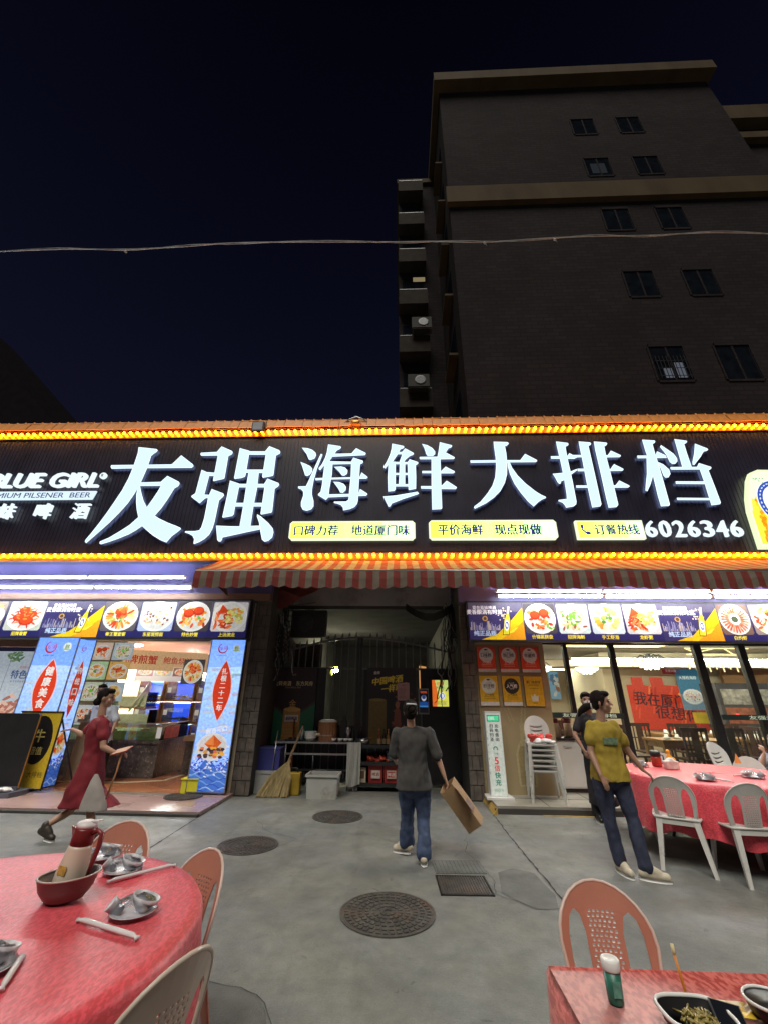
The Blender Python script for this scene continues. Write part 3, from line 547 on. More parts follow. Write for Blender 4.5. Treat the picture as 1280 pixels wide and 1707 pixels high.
LETTERS={'you':[[(-6.063,6.828),(-5.624,6.768),(-5.584,6.732),(-5.604,6.686),(-5.672,6.623),(-5.704,6.573),(-5.704,6.485),(-5.717,6.237),(-5.743,6.043),(-5.777,5.805),(-5.838,5.595),(-5.922,5.367),(-6.047,5.143),(-6.19,4.924),(-6.337,4.73),(-6.454,4.582),(-6.555,4.452),(-6.593,4.477),(-6.6,4.519),(-6.535,4.646),(-6.438,4.86),(-6.332,5.122),(-6.23,5.414),(-6.14,5.691),(-6.076,5.998),(-6.051,6.265),(-6.041,6.514),(-6.038,6.666)],[(-6.578,6.345),(-5.19,6.35),(-5.159,6.359),(-4.997,6.589),(-4.68,6.349),(-4.648,6.299),(-4.682,6.255),(-5.755,6.257),(-6.539,6.251),(-6.574,6.296)],[(-5.831,5.888),(-5.278,5.9),(-5.254,5.8),(-5.808,5.8)],[(-5.31,5.9),(-5.196,6.05),(-4.898,5.896),(-4.871,5.844),(-4.89,5.785),(-4.963,5.732),(-4.988,5.658),(-5.05,5.474),(-5.142,5.249),(-5.244,5.072),(-5.336,4.952),(-5.459,4.834),(-5.566,4.738),(-5.702,4.643),(-5.898,4.549),(-6.078,4.476),(-6.233,4.424),(-6.27,4.445),(-6.273,4.487),(-6.106,4.57),(-5.923,4.707),(-5.741,4.857),(-5.603,5.03),(-5.529,5.14),(-5.47,5.273),(-5.386,5.477),(-5.311,5.684),(-5.282,5.812)],[(-5.806,5.793),(-5.762,5.805),(-5.691,5.64),(-5.584,5.432),(-5.47,5.273),(-5.343,5.139),(-5.244,5.072),(-5.124,5.001),(-4.918,4.907),(-4.718,4.831),(-4.617,4.787),(-4.604,4.755),(-4.666,4.692),(-4.765,4.597),(-4.843,4.462),(-4.985,4.515),(-5.172,4.62),(-5.32,4.726),(-5.459,4.834),(-5.571,4.986),(-5.681,5.23),(-5.742,5.411),(-5.785,5.595)]],'qiang':[[(-4.55,6.653),(-4.179,6.671),(-4.097,6.82),(-3.828,6.69),(-3.806,6.637),(-3.823,6.599),(-3.894,6.554),(-3.882,5.983),(-3.897,5.961),(-4.115,5.906),(-4.13,5.932),(-4.141,6.573),(-4.524,6.574),(-4.551,6.608)],[(-4.444,6.199),(-4.313,6.138),(-4.127,6.121),(-4.125,6.039),(-4.24,6.04),(-4.259,5.572),(-4.136,5.564),(-4.135,5.488),(-4.206,5.489),(-4.238,5.463),(-4.32,5.361),(-4.533,5.516),(-4.536,5.547),(-4.464,5.608)],[(-4.153,5.554),(-4.12,5.71),(-3.842,5.597),(-3.82,5.552),(-3.837,5.511),(-3.906,5.429),(-3.912,4.913),(-3.929,4.759),(-3.976,4.626),(-4.056,4.533),(-4.15,4.468),(-4.248,4.425),(-4.265,4.44),(-4.27,4.533),(-4.322,4.609),(-4.404,4.656),(-4.5,4.685),(-4.497,4.713),(-4.289,4.713),(-4.203,4.731),(-4.171,4.798),(-4.15,5.012),(-4.157,5.431),(-4.162,5.503)],[(-3.66,6.768),(-3.426,6.691),(-3.42,6.582),(-3.419,6.194),(-3.417,6.053),(-3.43,6.01),(-3.501,5.979),(-3.649,5.959),(-3.664,5.991)],[(-3.444,6.678),(-3.033,6.672),(-3.021,6.582),(-3.44,6.587)],[(-3.062,6.668),(-2.978,6.811),(-2.734,6.698),(-2.705,6.652),(-2.713,6.607),(-2.795,6.556),(-2.79,6.047),(-2.806,6.026),(-3.018,5.981),(-3.036,6.017),(-3.031,6.582)],[(-3.439,6.194),(-3.027,6.19),(-3.025,6.103),(-3.445,6.114)],[(-3.359,6.172),(-3.129,6.169),(-3.112,5.712),(-3.128,5.303),(-3.126,4.794),(-3.357,4.776),(-3.352,5.204),(-3.36,5.924)],[(-3.747,5.917),(-3.526,5.837),(-3.519,5.736),(-3.529,5.225),(-3.526,5.097),(-3.556,5.057),(-3.75,5.019),(-3.762,5.039),(-3.747,5.531)],[(-3.543,5.831),(-2.959,5.825),(-2.948,5.741),(-3.539,5.747)],[(-2.969,5.826),(-2.911,5.958),(-2.652,5.844),(-2.632,5.801),(-2.651,5.76),(-2.719,5.704),(-2.707,5.161),(-2.722,5.131),(-2.934,5.087),(-2.95,5.113),(-2.948,5.71)],[(-3.552,5.366),(-2.934,5.362),(-2.928,5.278),(-3.547,5.282)],[(-3.862,4.835),(-3.552,4.819),(-3.354,4.818),(-2.935,4.831),(-2.914,4.745),(-3.173,4.689),(-3.482,4.615),(-3.679,4.569),(-3.68,4.522),(-3.699,4.479),(-3.74,4.479),(-3.776,4.513)],[(-3.02,5.094),(-2.937,5.044),(-2.754,4.888),(-2.65,4.773),(-2.62,4.678),(-2.633,4.565),(-2.703,4.491),(-2.779,4.473),(-2.839,4.52),(-2.89,4.679),(-2.954,4.908),(-3.018,5.045)]],'hai':[[(-2.218,6.759),(-2.088,6.745),(-1.979,6.7),(-1.898,6.628),(-1.877,6.558),(-1.9,6.472),(-1.986,6.429),(-2.032,6.447),(-2.088,6.578),(-2.175,6.702)],[(-2.215,6.381),(-2.096,6.328),(-1.987,6.267),(-1.937,6.207),(-1.931,6.131),(-1.975,6.048),(-2.031,6.016),(-2.076,6.033),(-2.106,6.116),(-2.164,6.269)],[(-1.768,6.592),(-1.731,6.565),(-1.832,6.181),(-1.881,5.882),(-1.897,5.687),(-1.89,5.559),(-1.841,5.401),(-1.831,5.277),(-1.874,5.2),(-1.963,5.17),(-2.049,5.193),(-2.097,5.278),(-2.106,5.372),(-2.073,5.529),(-2.082,5.625),(-2.124,5.681),(-2.202,5.714),(-2.206,5.758),(-2.037,5.761),(-2.002,5.851),(-1.905,6.165),(-1.798,6.505)],[(-1.62,6.842),(-1.338,6.788),(-1.318,6.753),(-1.341,6.718),(-1.421,6.666),(-1.474,6.553),(-1.561,6.407),(-1.651,6.314),(-1.75,6.163),(-1.781,6.18),(-1.788,6.214),(-1.725,6.315),(-1.663,6.486),(-1.635,6.625)],[(-1.491,6.588),(-1.074,6.591),(-0.975,6.73),(-0.762,6.605),(-0.75,6.579),(-0.775,6.541),(-1.042,6.53),(-1.501,6.51)],[(-1.667,6.331),(-1.561,6.407),(-1.488,6.312),(-1.486,6.043),(-1.52,5.684),(-1.522,5.493),(-1.574,5.423),(-1.746,5.535),(-1.755,5.562),(-1.702,5.622),(-1.685,5.783),(-1.676,6.045)],[(-1.567,6.39),(-1.072,6.372),(-1.069,6.316),(-1.51,6.309)],[(-1.085,6.35),(-1.027,6.478),(-0.815,6.398),(-0.804,6.364),(-0.82,6.33),(-0.873,6.302),(-0.881,5.971),(-0.883,5.647),(-0.888,5.394),(-0.906,5.317),(-0.959,5.248),(-1.055,5.202),(-1.186,5.173),(-1.197,5.242),(-1.249,5.304),(-1.328,5.335),(-1.397,5.351),(-1.394,5.382),(-1.134,5.384),(-1.086,5.427),(-1.077,5.681),(-1.064,6.039),(-1.069,6.308)],[(-1.844,5.961),(-1.684,5.963),(-1.061,5.976),(-0.873,5.971),(-0.827,6.095),(-0.701,5.986),(-0.693,5.961),(-0.721,5.937),(-1.06,5.932),(-1.507,5.925),(-1.832,5.906)],[(-1.54,5.557),(-0.887,5.567),(-0.849,5.682),(-0.696,5.574),(-0.688,5.547),(-0.716,5.519),(-0.885,5.512),(-1.536,5.485)],[(-1.447,6.244),(-1.294,6.251),(-1.204,6.224),(-1.142,6.148),(-1.15,6.065),(-1.208,6.016),(-1.26,6.024),(-1.315,6.108)],[(-1.441,5.865),(-1.315,5.857),(-1.212,5.811),(-1.158,5.738),(-1.161,5.657),(-1.215,5.594),(-1.273,5.602),(-1.321,5.699)]],'xian':[[(-0.168,6.843),(0.087,6.777),(0.106,6.745),(0.086,6.715),(0.015,6.684),(-0.025,6.582),(-0.151,6.372),(-0.26,6.273),(-0.314,6.187),(-0.345,6.211),(-0.35,6.238),(-0.284,6.364),(-0.207,6.565),(-0.176,6.715)],[(-0.057,6.61),(0.062,6.618),(0.126,6.711),(0.314,6.587),(0.318,6.555),(0.289,6.531),(0.226,6.505),(0.131,6.414),(0.083,6.323),(0.005,6.324),(0.005,6.379),(0.061,6.553),(-0.065,6.56)],[(-0.245,6.364),(-0.089,6.362),(-0.089,5.673),(-0.119,5.631),(-0.248,5.615),(-0.258,5.97)],[(-0.253,6.36),(0.2,6.349),(0.2,6.295),(-0.245,6.3)],[(0.177,6.34),(0.222,6.422),(0.403,6.347),(0.413,6.32),(0.394,6.293),(0.354,6.266),(0.356,5.964),(0.347,5.678),(0.206,5.65),(0.191,5.662)],[(0.005,6.342),(0.122,6.341),(0.116,5.757),(-0.021,5.759),(-0.004,6.073)],[(-0.104,6.074),(0.212,6.071),(0.211,6.021),(-0.104,6.025)],[(-0.104,5.794),(0.208,5.791),(0.207,5.736),(-0.104,5.739)],[(-0.348,5.497),(-0.074,5.52),(0.378,5.605),(0.41,5.564),(0.377,5.542),(0.076,5.435),(-0.171,5.329),(-0.201,5.263),(-0.238,5.252),(-0.268,5.321)],[(0.509,6.828),(0.627,6.789),(0.735,6.712),(0.795,6.618),(0.792,6.553),(0.743,6.502),(0.626,6.5),(0.596,6.555),(0.561,6.705)],[(0.913,6.866),(1.173,6.781),(1.182,6.753),(1.153,6.719),(1.097,6.698),(0.96,6.468),(0.843,6.469),(0.883,6.663)],[(0.448,6.48),(0.711,6.48),(0.945,6.481),(1.036,6.587),(1.217,6.465),(1.22,6.437),(1.191,6.416),(0.919,6.414),(0.459,6.419),(0.444,6.447)],[(0.495,6.118),(0.913,6.113),(1.01,6.223),(1.195,6.105),(1.202,6.078),(1.169,6.052),(0.91,6.055),(0.493,6.064)],[(0.457,5.741),(0.895,5.737),(1.015,5.87),(1.217,5.713),(1.22,5.688),(1.192,5.662),(0.892,5.668),(0.459,5.682)],[(0.71,6.453),(0.905,6.45),(0.898,5.958),(0.885,5.215),(0.862,5.191),(0.678,5.181),(0.689,5.787)]],'da':[[(2.12,6.862),(2.424,6.848),(2.452,6.82),(2.435,6.782),(2.389,6.746),(2.358,6.746),(2.368,6.551),(2.359,6.297),(2.323,6.014),(2.255,5.807),(2.136,5.604),(1.988,5.454),(1.814,5.324),(1.676,5.251),(1.569,5.195),(1.55,5.227),(1.566,5.252),(1.7,5.357),(1.865,5.556),(1.987,5.741),(2.067,5.947),(2.112,6.21),(2.125,6.445),(2.119,6.703)],[(1.563,6.375),(2.125,6.376),(2.654,6.369),(2.779,6.531),(3.013,6.37),(3.017,6.343),(2.982,6.317),(2.456,6.318),(1.566,6.315)],[(2.375,6.342),(2.412,6.332),(2.454,6.171),(2.552,5.977),(2.692,5.786),(2.874,5.598),(2.98,5.513),(3.068,5.466),(3.071,5.438),(2.977,5.397),(2.896,5.341),(2.788,5.239),(2.682,5.367),(2.561,5.567),(2.454,5.788),(2.391,6.013),(2.367,6.208)]],'pai':[[(3.507,6.848),(3.756,6.807),(3.771,6.773),(3.744,6.736),(3.689,6.709),(3.683,6.426),(3.688,6.105),(3.692,5.828),(3.688,5.475),(3.686,5.343),(3.668,5.286),(3.609,5.238),(3.453,5.207),(3.434,5.264),(3.4,5.321),(3.316,5.362),(3.328,5.387),(3.502,5.41),(3.515,5.526),(3.524,5.932),(3.522,6.23),(3.515,6.464),(3.506,6.74)],[(3.331,6.462),(3.53,6.464),(3.689,6.462),(3.748,6.537),(3.816,6.487),(4.006,6.485),(4.011,6.431),(3.889,6.427),(3.829,6.391),(3.329,6.397)],[(3.303,6.018),(3.512,6.037),(3.697,6.07),(3.827,6.13),(3.838,6.103),(3.683,5.991),(3.504,5.855),(3.448,5.83),(3.432,5.779),(3.401,5.771),(3.377,5.805),(3.343,5.917)],[(4.005,6.841),(4.251,6.813),(4.268,6.781),(4.243,6.744),(4.195,6.721),(4.194,6.401),(4.192,5.857),(4.185,5.283),(4.153,5.235),(3.984,5.208),(3.982,5.423),(3.982,5.842),(3.996,6.314),(3.999,6.659)],[(4.338,6.836),(4.603,6.803),(4.618,6.776),(4.589,6.734),(4.537,6.707),(4.526,6.469),(4.529,5.992),(4.529,5.584),(4.526,5.273),(4.478,5.216),(4.315,5.201),(4.313,5.453),(4.322,6.063),(4.324,6.599)],[(3.851,6.138),(4.023,6.136),(4.019,6.075),(3.848,6.077)],[(3.748,5.728),(4.012,5.726),(4.011,5.672),(3.745,5.674)],[(4.511,6.47),(4.573,6.478),(4.658,6.591),(4.837,6.475),(4.841,6.447),(4.802,6.421),(4.515,6.419)],[(4.511,6.114),(4.55,6.122),(4.651,6.244),(4.819,6.128),(4.817,6.102),(4.785,6.076),(4.51,6.075)],[(4.5,5.718),(4.575,5.726),(4.673,5.839),(4.85,5.719),(4.856,5.695),(4.817,5.669),(4.504,5.668)]],'dang':[[(5.4,6.869),(5.663,6.846),(5.671,6.814),(5.647,6.781),(5.595,6.752),(5.587,6.518),(5.593,6.232),(5.585,5.844),(5.57,5.271),(5.545,5.237),(5.38,5.226),(5.38,5.472),(5.401,5.882),(5.41,6.29),(5.398,6.598)],[(5.195,6.455),(5.395,6.453),(5.588,6.46),(5.646,6.559),(5.795,6.457),(5.809,6.39),(5.187,6.388)],[(5.38,6.395),(5.522,6.232),(5.395,5.937),(5.295,5.738),(5.193,5.579),(5.158,5.593),(5.202,5.739),(5.288,5.993)],[(5.589,6.288),(5.687,6.231),(5.778,6.099),(5.776,5.988),(5.711,5.906),(5.647,5.902),(5.622,5.953),(5.611,6.119)],[(5.772,6.72),(5.858,6.63),(5.981,6.493),(6.02,6.378),(6.007,6.302),(5.942,6.237),(5.879,6.238),(5.844,6.285),(5.816,6.476),(5.739,6.671)],[(6.101,6.873),(6.348,6.83),(6.356,6.8),(6.321,6.765),(6.275,6.742),(6.266,6.49),(6.266,6.134),(6.07,6.133),(6.086,6.473)],[(6.51,6.749),(6.735,6.619),(6.742,6.59),(6.709,6.561),(6.632,6.543),(6.528,6.41),(6.334,6.204),(6.305,6.214),(6.321,6.28),(6.417,6.488)],[(5.826,6.158),(6.398,6.157),(6.417,6.092),(5.824,6.095),(5.814,6.126)],[(6.382,6.157),(6.446,6.25),(6.67,6.154),(6.669,6.126),(6.645,6.099),(6.59,6.072),(6.599,5.727),(6.602,5.307),(6.575,5.269),(6.395,5.243),(6.406,5.499),(6.418,5.836),(6.417,6.092)],[(5.836,5.809),(6.415,5.8),(6.418,5.737),(5.825,5.748)],[(5.754,5.42),(6.397,5.408),(6.401,5.36),(5.747,5.368)]]}

def lit_char(polys, y0, depth=.09, rim=.009, parent=S, face=None):
    vs, fs = fill_union(polys)
    bm = bmesh.new(); bv = [bm.verts.new((p[0], y0, p[1])) for p in vs]
    for q in fs:
        try: bm.faces.new([bv[i] for i in q])
        except ValueError: pass
    bm.verts.ensure_lookup_table()
    loose = [v for v in bm.verts if not v.link_faces]; bmesh.ops.delete(bm, geom=loose, context='VERTS')
    bmesh.ops.recalc_face_normals(bm, faces=bm.faces[:])
    if sum(f.normal.y * f.calc_area() for f in bm.faces) > 0: bmesh.ops.reverse_faces(bm, faces=bm.faces[:])
    edges = [e for e in bm.edges if len(e.link_faces) == 1]
    ret = bmesh.ops.extrude_edge_only(bm, edges=edges); nv = [g for g in ret['geom'] if isinstance(g, bmesh.types.BMVert)]
    for v in nv: v.co.y += depth
    side = [f for f in bm.faces if abs(f.normal.y) < .3 or any(v in set(nv) for v in f.verts)]
    sset = set(side)
    front = [f for f in bm.faces if f not in sset]
    for f in sset: f.material_index = 2
    r = bmesh.ops.inset_region(bm, faces=front, thickness=rim, use_boundary=True, use_even_offset=False)
    for f in r['faces']: f.material_index = 1
    me = bpy.data.meshes.new('glowing_character'); bm.to_mesh(me); bm.free()
    me.materials.append(face or M['letter']); me.materials.append(M['rim']); me.materials.append(M['side'])
    o = link('glowing_character', me, parent); q = MB(); q.v = [(p[0], y0 + depth - .002, p[1]) for p in vs]
    for t_ in fs: q.face(t_)
    q.build('back_light', M['halo'], o); return o
for k in LETTERS: lit_char(LETTERS[k], 7.85, .05)

def text_mesh(s, size, bold=0.0, width=None, shear=0.0, depth=.03, y0=0.0, cx=0.0, cz=0.0, align='c', rimmed=None):
    """solid lettering facing the street, centre at (cx, cz)"""
    vs, fs, w, _ = text_tris(s, 0.0); kx = size if width is None else width / w; m = MB(); e = bold * size
    ox = {'c': -w * kx / 2, 'l': 0, 'r': -w * kx}[align]
    for q_, (dx, dz) in enumerate(((0, 0),) if not bold else ((-e, 0), (e, 0), (-e * .5, e * .4), (e * .5, -e * .4), (0, 0))):
        n = len(vs); base = len(m.v); yy = y0 - q_ * .0006
        P = [(cx + ox + a * kx + shear * (b - .5) * size + dx, cz + (b - .5) * size + dz) for a, b in vs]
        m.v += [(p[0], yy, p[1]) for p in P] + [(p[0], yy + depth, p[1]) for p in P]; cnt = {}
        for q in fs:
            m.face([base + i for i in q])
            for i in range(len(q)): cnt[(q[i], q[(i + 1) % len(q)])] = 1
        for (i, j) in cnt:
            if (j, i) not in cnt: m.face([base + i, base + j, base + j + n, base + i + n])
    return m
M['rimwhite'] = glow('lit_small_lettering', (.80, .94, 1.0), 1.15)
# beer company lettering on the left
L1 = thing('beer_name_sign', 'white glowing beer brand lettering BLUE GIRL above a band and Chinese characters', 'sign', (0, 0, 0))
x, _, z = (-6.713,7.820,5.960); text_mesh('BLUE GIRL', .36, .035, 2.55, .11, .06, 7.82, x, z, 'r').build('lettering', M['rimwhite'], L1)
x, _, z = (-6.677,7.820,6.067); m = MB(); m.lathe([(.075, 0), (.075, .05)], (x, 7.83, z), 18, Matrix.Rotation(-pi / 2, 4, 'X')); m.build('registered_mark', M['rimwhite'], L1)
text_mesh('R', .07, .02, None, 0, .004, 7.822, x, z).build('registered_letter', M['sign'], L1)
x, _, z = (-6.719,7.840,5.578)
m = MB(); m.shape([(x - 2.72, z - .10), (x - .045, z - .10), (x + .005, z + .10), (x - 2.67, z + .10)], (), lambda u, v, w: (u, w, v), 7.84, 7.88); m.build('band', M['letter'], L1)
text_mesh('PREMIUM PILSENER  BEER', .125, .0, 2.5, .04, .004, 7.834, x - .09, z, 'r').build('band_lettering', M['blue'], L1)
for ch, px in (('酒', 0), ('啤', 1), ('妹', 2), ('蓝', 3)):
    x, _, z = (-6.918,7.820,5.192); text_mesh(ch, .36, .02, .36, .03, .05, 7.82, x - px * .83, z).build('lettering', M['rimwhite'], L1)
# three lit plaques
def plaque(name, label, x0, x1, z0, z1, texts, ch=.05, phone=False):
    t = thing(name, label, 'sign plaque', ((x0 + x1) / 2, 7.84, z0), 0, 'yellow plaques under the big characters')
    w, h = x1 - x0, z1 - z0; m = MB(); o = [(-w / 2 + ch, 0), (w / 2 - ch, 0), (w / 2 - ch * .6, ch * .6), (w / 2, ch), (w / 2, h - ch), (w / 2 - ch * .6, h - ch * .6), (w / 2 - ch, h), (-w / 2 + ch, h), (-w / 2 + ch * .6, h - ch * .6), (-w / 2, h - ch), (-w / 2, ch), (-w / 2 + ch * .6, ch * .6)]
    m.shape(o, (), lambda u, v, w_: (u, w_, v), 0, .07); m.build('case', glow('lit_plaque_edge', (.93, 1.0, .72), 1.1), t)
    c = Canvas(w - .06, h - .06, rgb(240, 245, 130)); n = 16
    for i in range(n):
        f = i / (n - 1); c._put([(c.w * i / n, 0), (c.w * (i + 1) / n, 0), (c.w * (i + 1) / n, c.h), (c.w * i / n, c.h)], [[0, 1, 2, 3]], tuple(a + (b - a) * f ** 1.2 for a, b in zip(rgb(226, 240, 98), rgb(205, 255, 238))), 0)
    c.k += 1
    for s_, cx, wd in texts: c.text(s_, cx * c.w, c.h / 2, c.h * .66, rgb(44, 40, 120), .032, width=wd * c.w)
    if phone:
        cx, cy, r = c.w * .115, c.h * .5, c.h * .3
        pts = [(cx - r * .9, cy + r), (cx - r * .3, cy + r * 1.1), (cx - r * .25, cy + r * .4), (cx - r * .5, cy + r * .2), (cx + r * .1, cy - r * .45), (cx + r * .4, cy - r * .3), (cx + r * .95, cy - r * .6), (cx + r * .8, cy - r * 1.05), (cx + r * .2, cy - r * 1.1), (cx - r * .7, cy - r * .1)]
        c.poly(pts, rgb(50, 40, 140))
        for q in (.35, .65): c.poly([(cx + r * .1 + r * q * cos(a), cy + r * .1 + r * q * sin(a)) for a in [radians(i) for i in range(-10, 80, 12)]] + [(cx + r * .1 + r * (q + .14) * cos(a), cy + r * .1 + r * (q + .14) * sin(a)) for a in [radians(i) for i in range(74, -16, -12)]], rgb(50, 40, 140))
    c.build('printed_face', M['plaque'], t, (-w / 2 + .03, -.002, .03)); return t
zl, zh = (-0.995,7.820,4.509)[2], (-1.013,7.820,4.922)[2]
plaque('lit_plaque', 'yellow-green lit plaque under the third character reading 口碑力荐 地道厦门味', (-2.290,7.820,4.712)[0], (0.316,7.820,4.701)[0], zl, zh, (('口碑力荐', .21, .36), ('地道厦门味', .73, .47)))
plaque('lit_plaque', 'yellow-green lit plaque in the middle reading 平价海鲜 现点现做', (0.599,7.820,4.727)[0], (3.187,7.820,4.716)[0], zl, zh + .01, (('平价海鲜', .24, .36), ('现点现做', .70, .37)))
plaque('lit_plaque', 'square-cornered lit plaque with a telephone symbol reading 订餐热线', (3.570,7.820,4.728)[0], (4.908,7.820,4.722)[0], zl, zh - .01, (('订餐热线', .60, .68),), .004, True)
x, _, z = (5.863,7.820,4.705)
t = thing('phone_number_sign', 'white glowing telephone number 6026346 in raised digits', 'sign', (0, 0, 0))
for i, ch in enumerate('6026346'): text_mesh(ch, .34, .022, .20, 0, .05, 7.80, x + (i - 3) * .277, z + .01).build('digit', M['rimwhite'], t)
# lit beer glass at the right end
LP = [(6.979,7.780,4.284), (7.005,7.780,4.710), (7.028,7.780,5.075), (7.095,7.780,5.372), (7.251,7.780,5.789), (7.359,7.780,5.961), (7.531,7.780,6.032)]
x0, _, zb = LP[0]; x0 -= .45; h = LP[-1][2] - zb; t = thing('beer_glass_sign', 'glowing cut-out of a tall glass of yellow beer with a round blue label', 'sign', (x0, 7.78, zb)); L = [(p[0] - x0, p[2] - zb) for p in LP]; w = 1.5
out = L + [(L[-1][0] + .78, h - .02), (L[-2][0] + 1.12, h - .08), (L[-3][0] + 1.22, L[-3][1]), (L[-4][0] + 1.22, L[-4][1]), (L[2][0] + 1.08, L[2][1]), (L[1][0] + .92, L[1][1]), (L[0][0] + .72, 0)]; w = max(p[0] for p in out)
m = MB(); m.shape(out, (), lambda u, v, w_: (u, w_, v), 0, .08); m.build('case', glow('lit_glass_edge', (.88, 1, .6), 1.1), t)
gx, gz = sum(p[0] for p in out) / len(out), h / 2
def sc(k, dx=0): return [((u - gx) * k + gx, (v - gz) * k + gz) for u, v in out]
c = Canvas(w, h, rgb(222, 238, 200)); c.mb = MB(); c.poly(sc(.95), rgb(226, 240, 206)); a_ = sc(.90)
c.poly([p for p in a_ if p[1] < h * .60] , rgb(250, 218, 40)); c.poly([(p[0] + .02, p[1]) for p in a_[:4]] + [(p[0] + .16, p[1]) for p in a_[:4]][::-1], rgb(250, 226, 70))
for i in range(40): q = a_[0]; f_ = i / 39; z_ = h * (.06 + .56 * f_); xx = a_[0][0] + (a_[3][0] - a_[0][0]) * min(1, z_ / a_[3][1]); c.oval(xx + .10 + random.random() * .10, z_, .035, .045, random.choice([rgb(240, 160, 20), rgb(252, 200, 40), rgb(236, 140, 20)]), 8)
bx_, bz_ = gx + .02, h * .56; c.oval(bx_, bz_, .43, .52, rgb(240, 245, 245), 30); c.oval(bx_, bz_, .41, .50, rgb(50, 80, 170), 30); c.oval(bx_, bz_, .31, .39, rgb(240, 240, 235), 28)
for i in range(30):
    a = 2 * pi * i / 30; c.oval(bx_ + .36 * cos(a), bz_ + .445 * sin(a), .013, .028, rgb(220, 230, 250), 6, a)
c.rect(gx - .30, h * .12, gx + .34, h * .12 + .17, rgb(60, 80, 170)); c.text('BLUE GIRL', gx, h * .12 + .085, .10, rgb(240, 245, 255), .02, width=.5)
for i in range(7): c.oval(L[4][0] + .12 + .03 * i, h * (.88 - .012 * i * (i % 2)), .02, .012, rgb(110, 160, 130), 8, i)
c.build('printed_face', M['plaque'], t, (0, -.002, 0))

# eave of tiles over the sign
E_ = thing('tiled_eave', 'long orange-lit eave of glazed tiles along the top of the sign', 'roof eave', (0, 0, 0))
m = MB(); m.box(X0, X1 + .3, 8.02, 9.4, 7.345, 7.42); m.box(X0, X1 + .3, 7.93, 8.02, 7.343, 7.36); m.build('eave_board', M['tile'], E_)
tm = MB(); tm.shape([(0, 0), (.212, 0), (.212, .25), (0, .25)], (), lambda u, v, w: (u, -.03 + v * .42 + w - .012 * sin(pi * u / .212), v), 0, .02)
cm = MB(); cm.lathe([(.036, 0), (.044, .02), (.036, .04), (.036, .205)], n=10, M=Matrix.Rotation(pi / 2, 4, 'Y')); cm.ell((.02, -.01, .035), .024, None, 8, 6)
n = int((X1 + .3 - X0) / .218); t0 = tm.build('roof_tile', M['tile'], E_); c0 = cm.build('ridge_cap', M['tile'], E_, True)
R = random.Random(11)
for i in range(n):
    for k, base in enumerate((t0, c0)):
        o = base if i == 0 else base.copy()
        if i: COL.objects.link(o)
        o.location = (X0 + i * .218 + R.uniform(-.006, .006), (7.90, 8.02)[k] + R.uniform(-.004, .004), (7.36, 7.625)[k] + R.uniform(-.008, .008)); o.rotation_euler = (0, R.uniform(-.03, .03), 0)
x, y, z = (-3.299,7.780,7.329); t = thing('flood_light', 'small square floodlight with pale face clipped to the eave tiles', 'floodlight', (x, y, z))
m = MB(); m.box(-.14, .14, 0, .07, -.13, .13); m.build('housing', M['black'], t); m = MB(); m.box(-.115, .115, -.008, -.001, -.105, .105); m.build('lens', mat('frosted_lens', (.35, .35, .38), .25, .3), t); m = MB(); m.bar((-.15, .03, 0), (-.15, .1, .2), .02); m.bar((.15, .03, 0), (.15, .1, .2), .02); m.build('bracket', M['black'], t)
x, y, z = (-1.015,7.820,7.492); t = thing('wall_lamp', 'unlit oval lamp in an arched bracket on the eave left of the middle', 'lamp', (x, y, z))
m = MB(); m.tube([(-.28, .12, 0), (-.16, .1, .10), (0, .1, .17), (.16, .1, .10), (.28, .12, 0)], .016, 8); m.build('bracket', M['steel'], t, True)
m = MB(); m.box(-.13, .13, .02, .08, -.11, .02); m.build('housing', M['tile'], t); m = MB(); m.ell((0, .015, -.04), (.105, .02, .05)); m.build('lens', M['gold'], t, True)

# ---------------------------------------------------------------- striped awning
A = thing('striped_awning', 'red and cream striped awning with scalloped valance over gate and right shop', 'awning', (0, 0, 0))
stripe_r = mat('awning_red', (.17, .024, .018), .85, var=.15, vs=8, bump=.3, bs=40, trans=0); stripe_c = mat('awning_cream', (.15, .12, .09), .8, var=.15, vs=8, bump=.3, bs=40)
AX0, AX1, AF, AB, ZT, ZF = -3.66, 11.0, 7.0, 7.90, 4.075, 3.63
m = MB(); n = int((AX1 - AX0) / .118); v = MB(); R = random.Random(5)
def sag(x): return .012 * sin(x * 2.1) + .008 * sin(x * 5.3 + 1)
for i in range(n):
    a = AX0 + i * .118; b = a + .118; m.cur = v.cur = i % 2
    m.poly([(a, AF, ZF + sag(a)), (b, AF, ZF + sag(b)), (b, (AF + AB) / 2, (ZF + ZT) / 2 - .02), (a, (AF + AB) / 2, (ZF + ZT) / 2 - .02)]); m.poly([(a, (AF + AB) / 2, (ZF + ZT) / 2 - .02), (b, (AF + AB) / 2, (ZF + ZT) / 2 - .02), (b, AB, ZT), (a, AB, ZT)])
    for k in range(4):
        p = a + k * .0295; q = p + .0295
        def yw(x): return AF - .006 + .012 * sin(x * 9.3) + .006 * sin(x * 23)
        def zb_(x): return 3.325 + sag(x) - .035 * abs(sin(pi * (x - AX0) / .236))
        def zm(x): return (3.63 + sag(x) + zb_(x)) / 2
        v.poly([(p, AF - .003, ZF + sag(p)), (q, AF - .003, ZF + sag(q)), (q, yw(q) - .01, zm(q)), (p, yw(p) - .01, zm(p))]); v.poly([(p, yw(p) - .01, zm(p)), (q, yw(q) - .01, zm(q)), (q, yw(q), zb_(q)), (p, yw(p), zb_(p))])
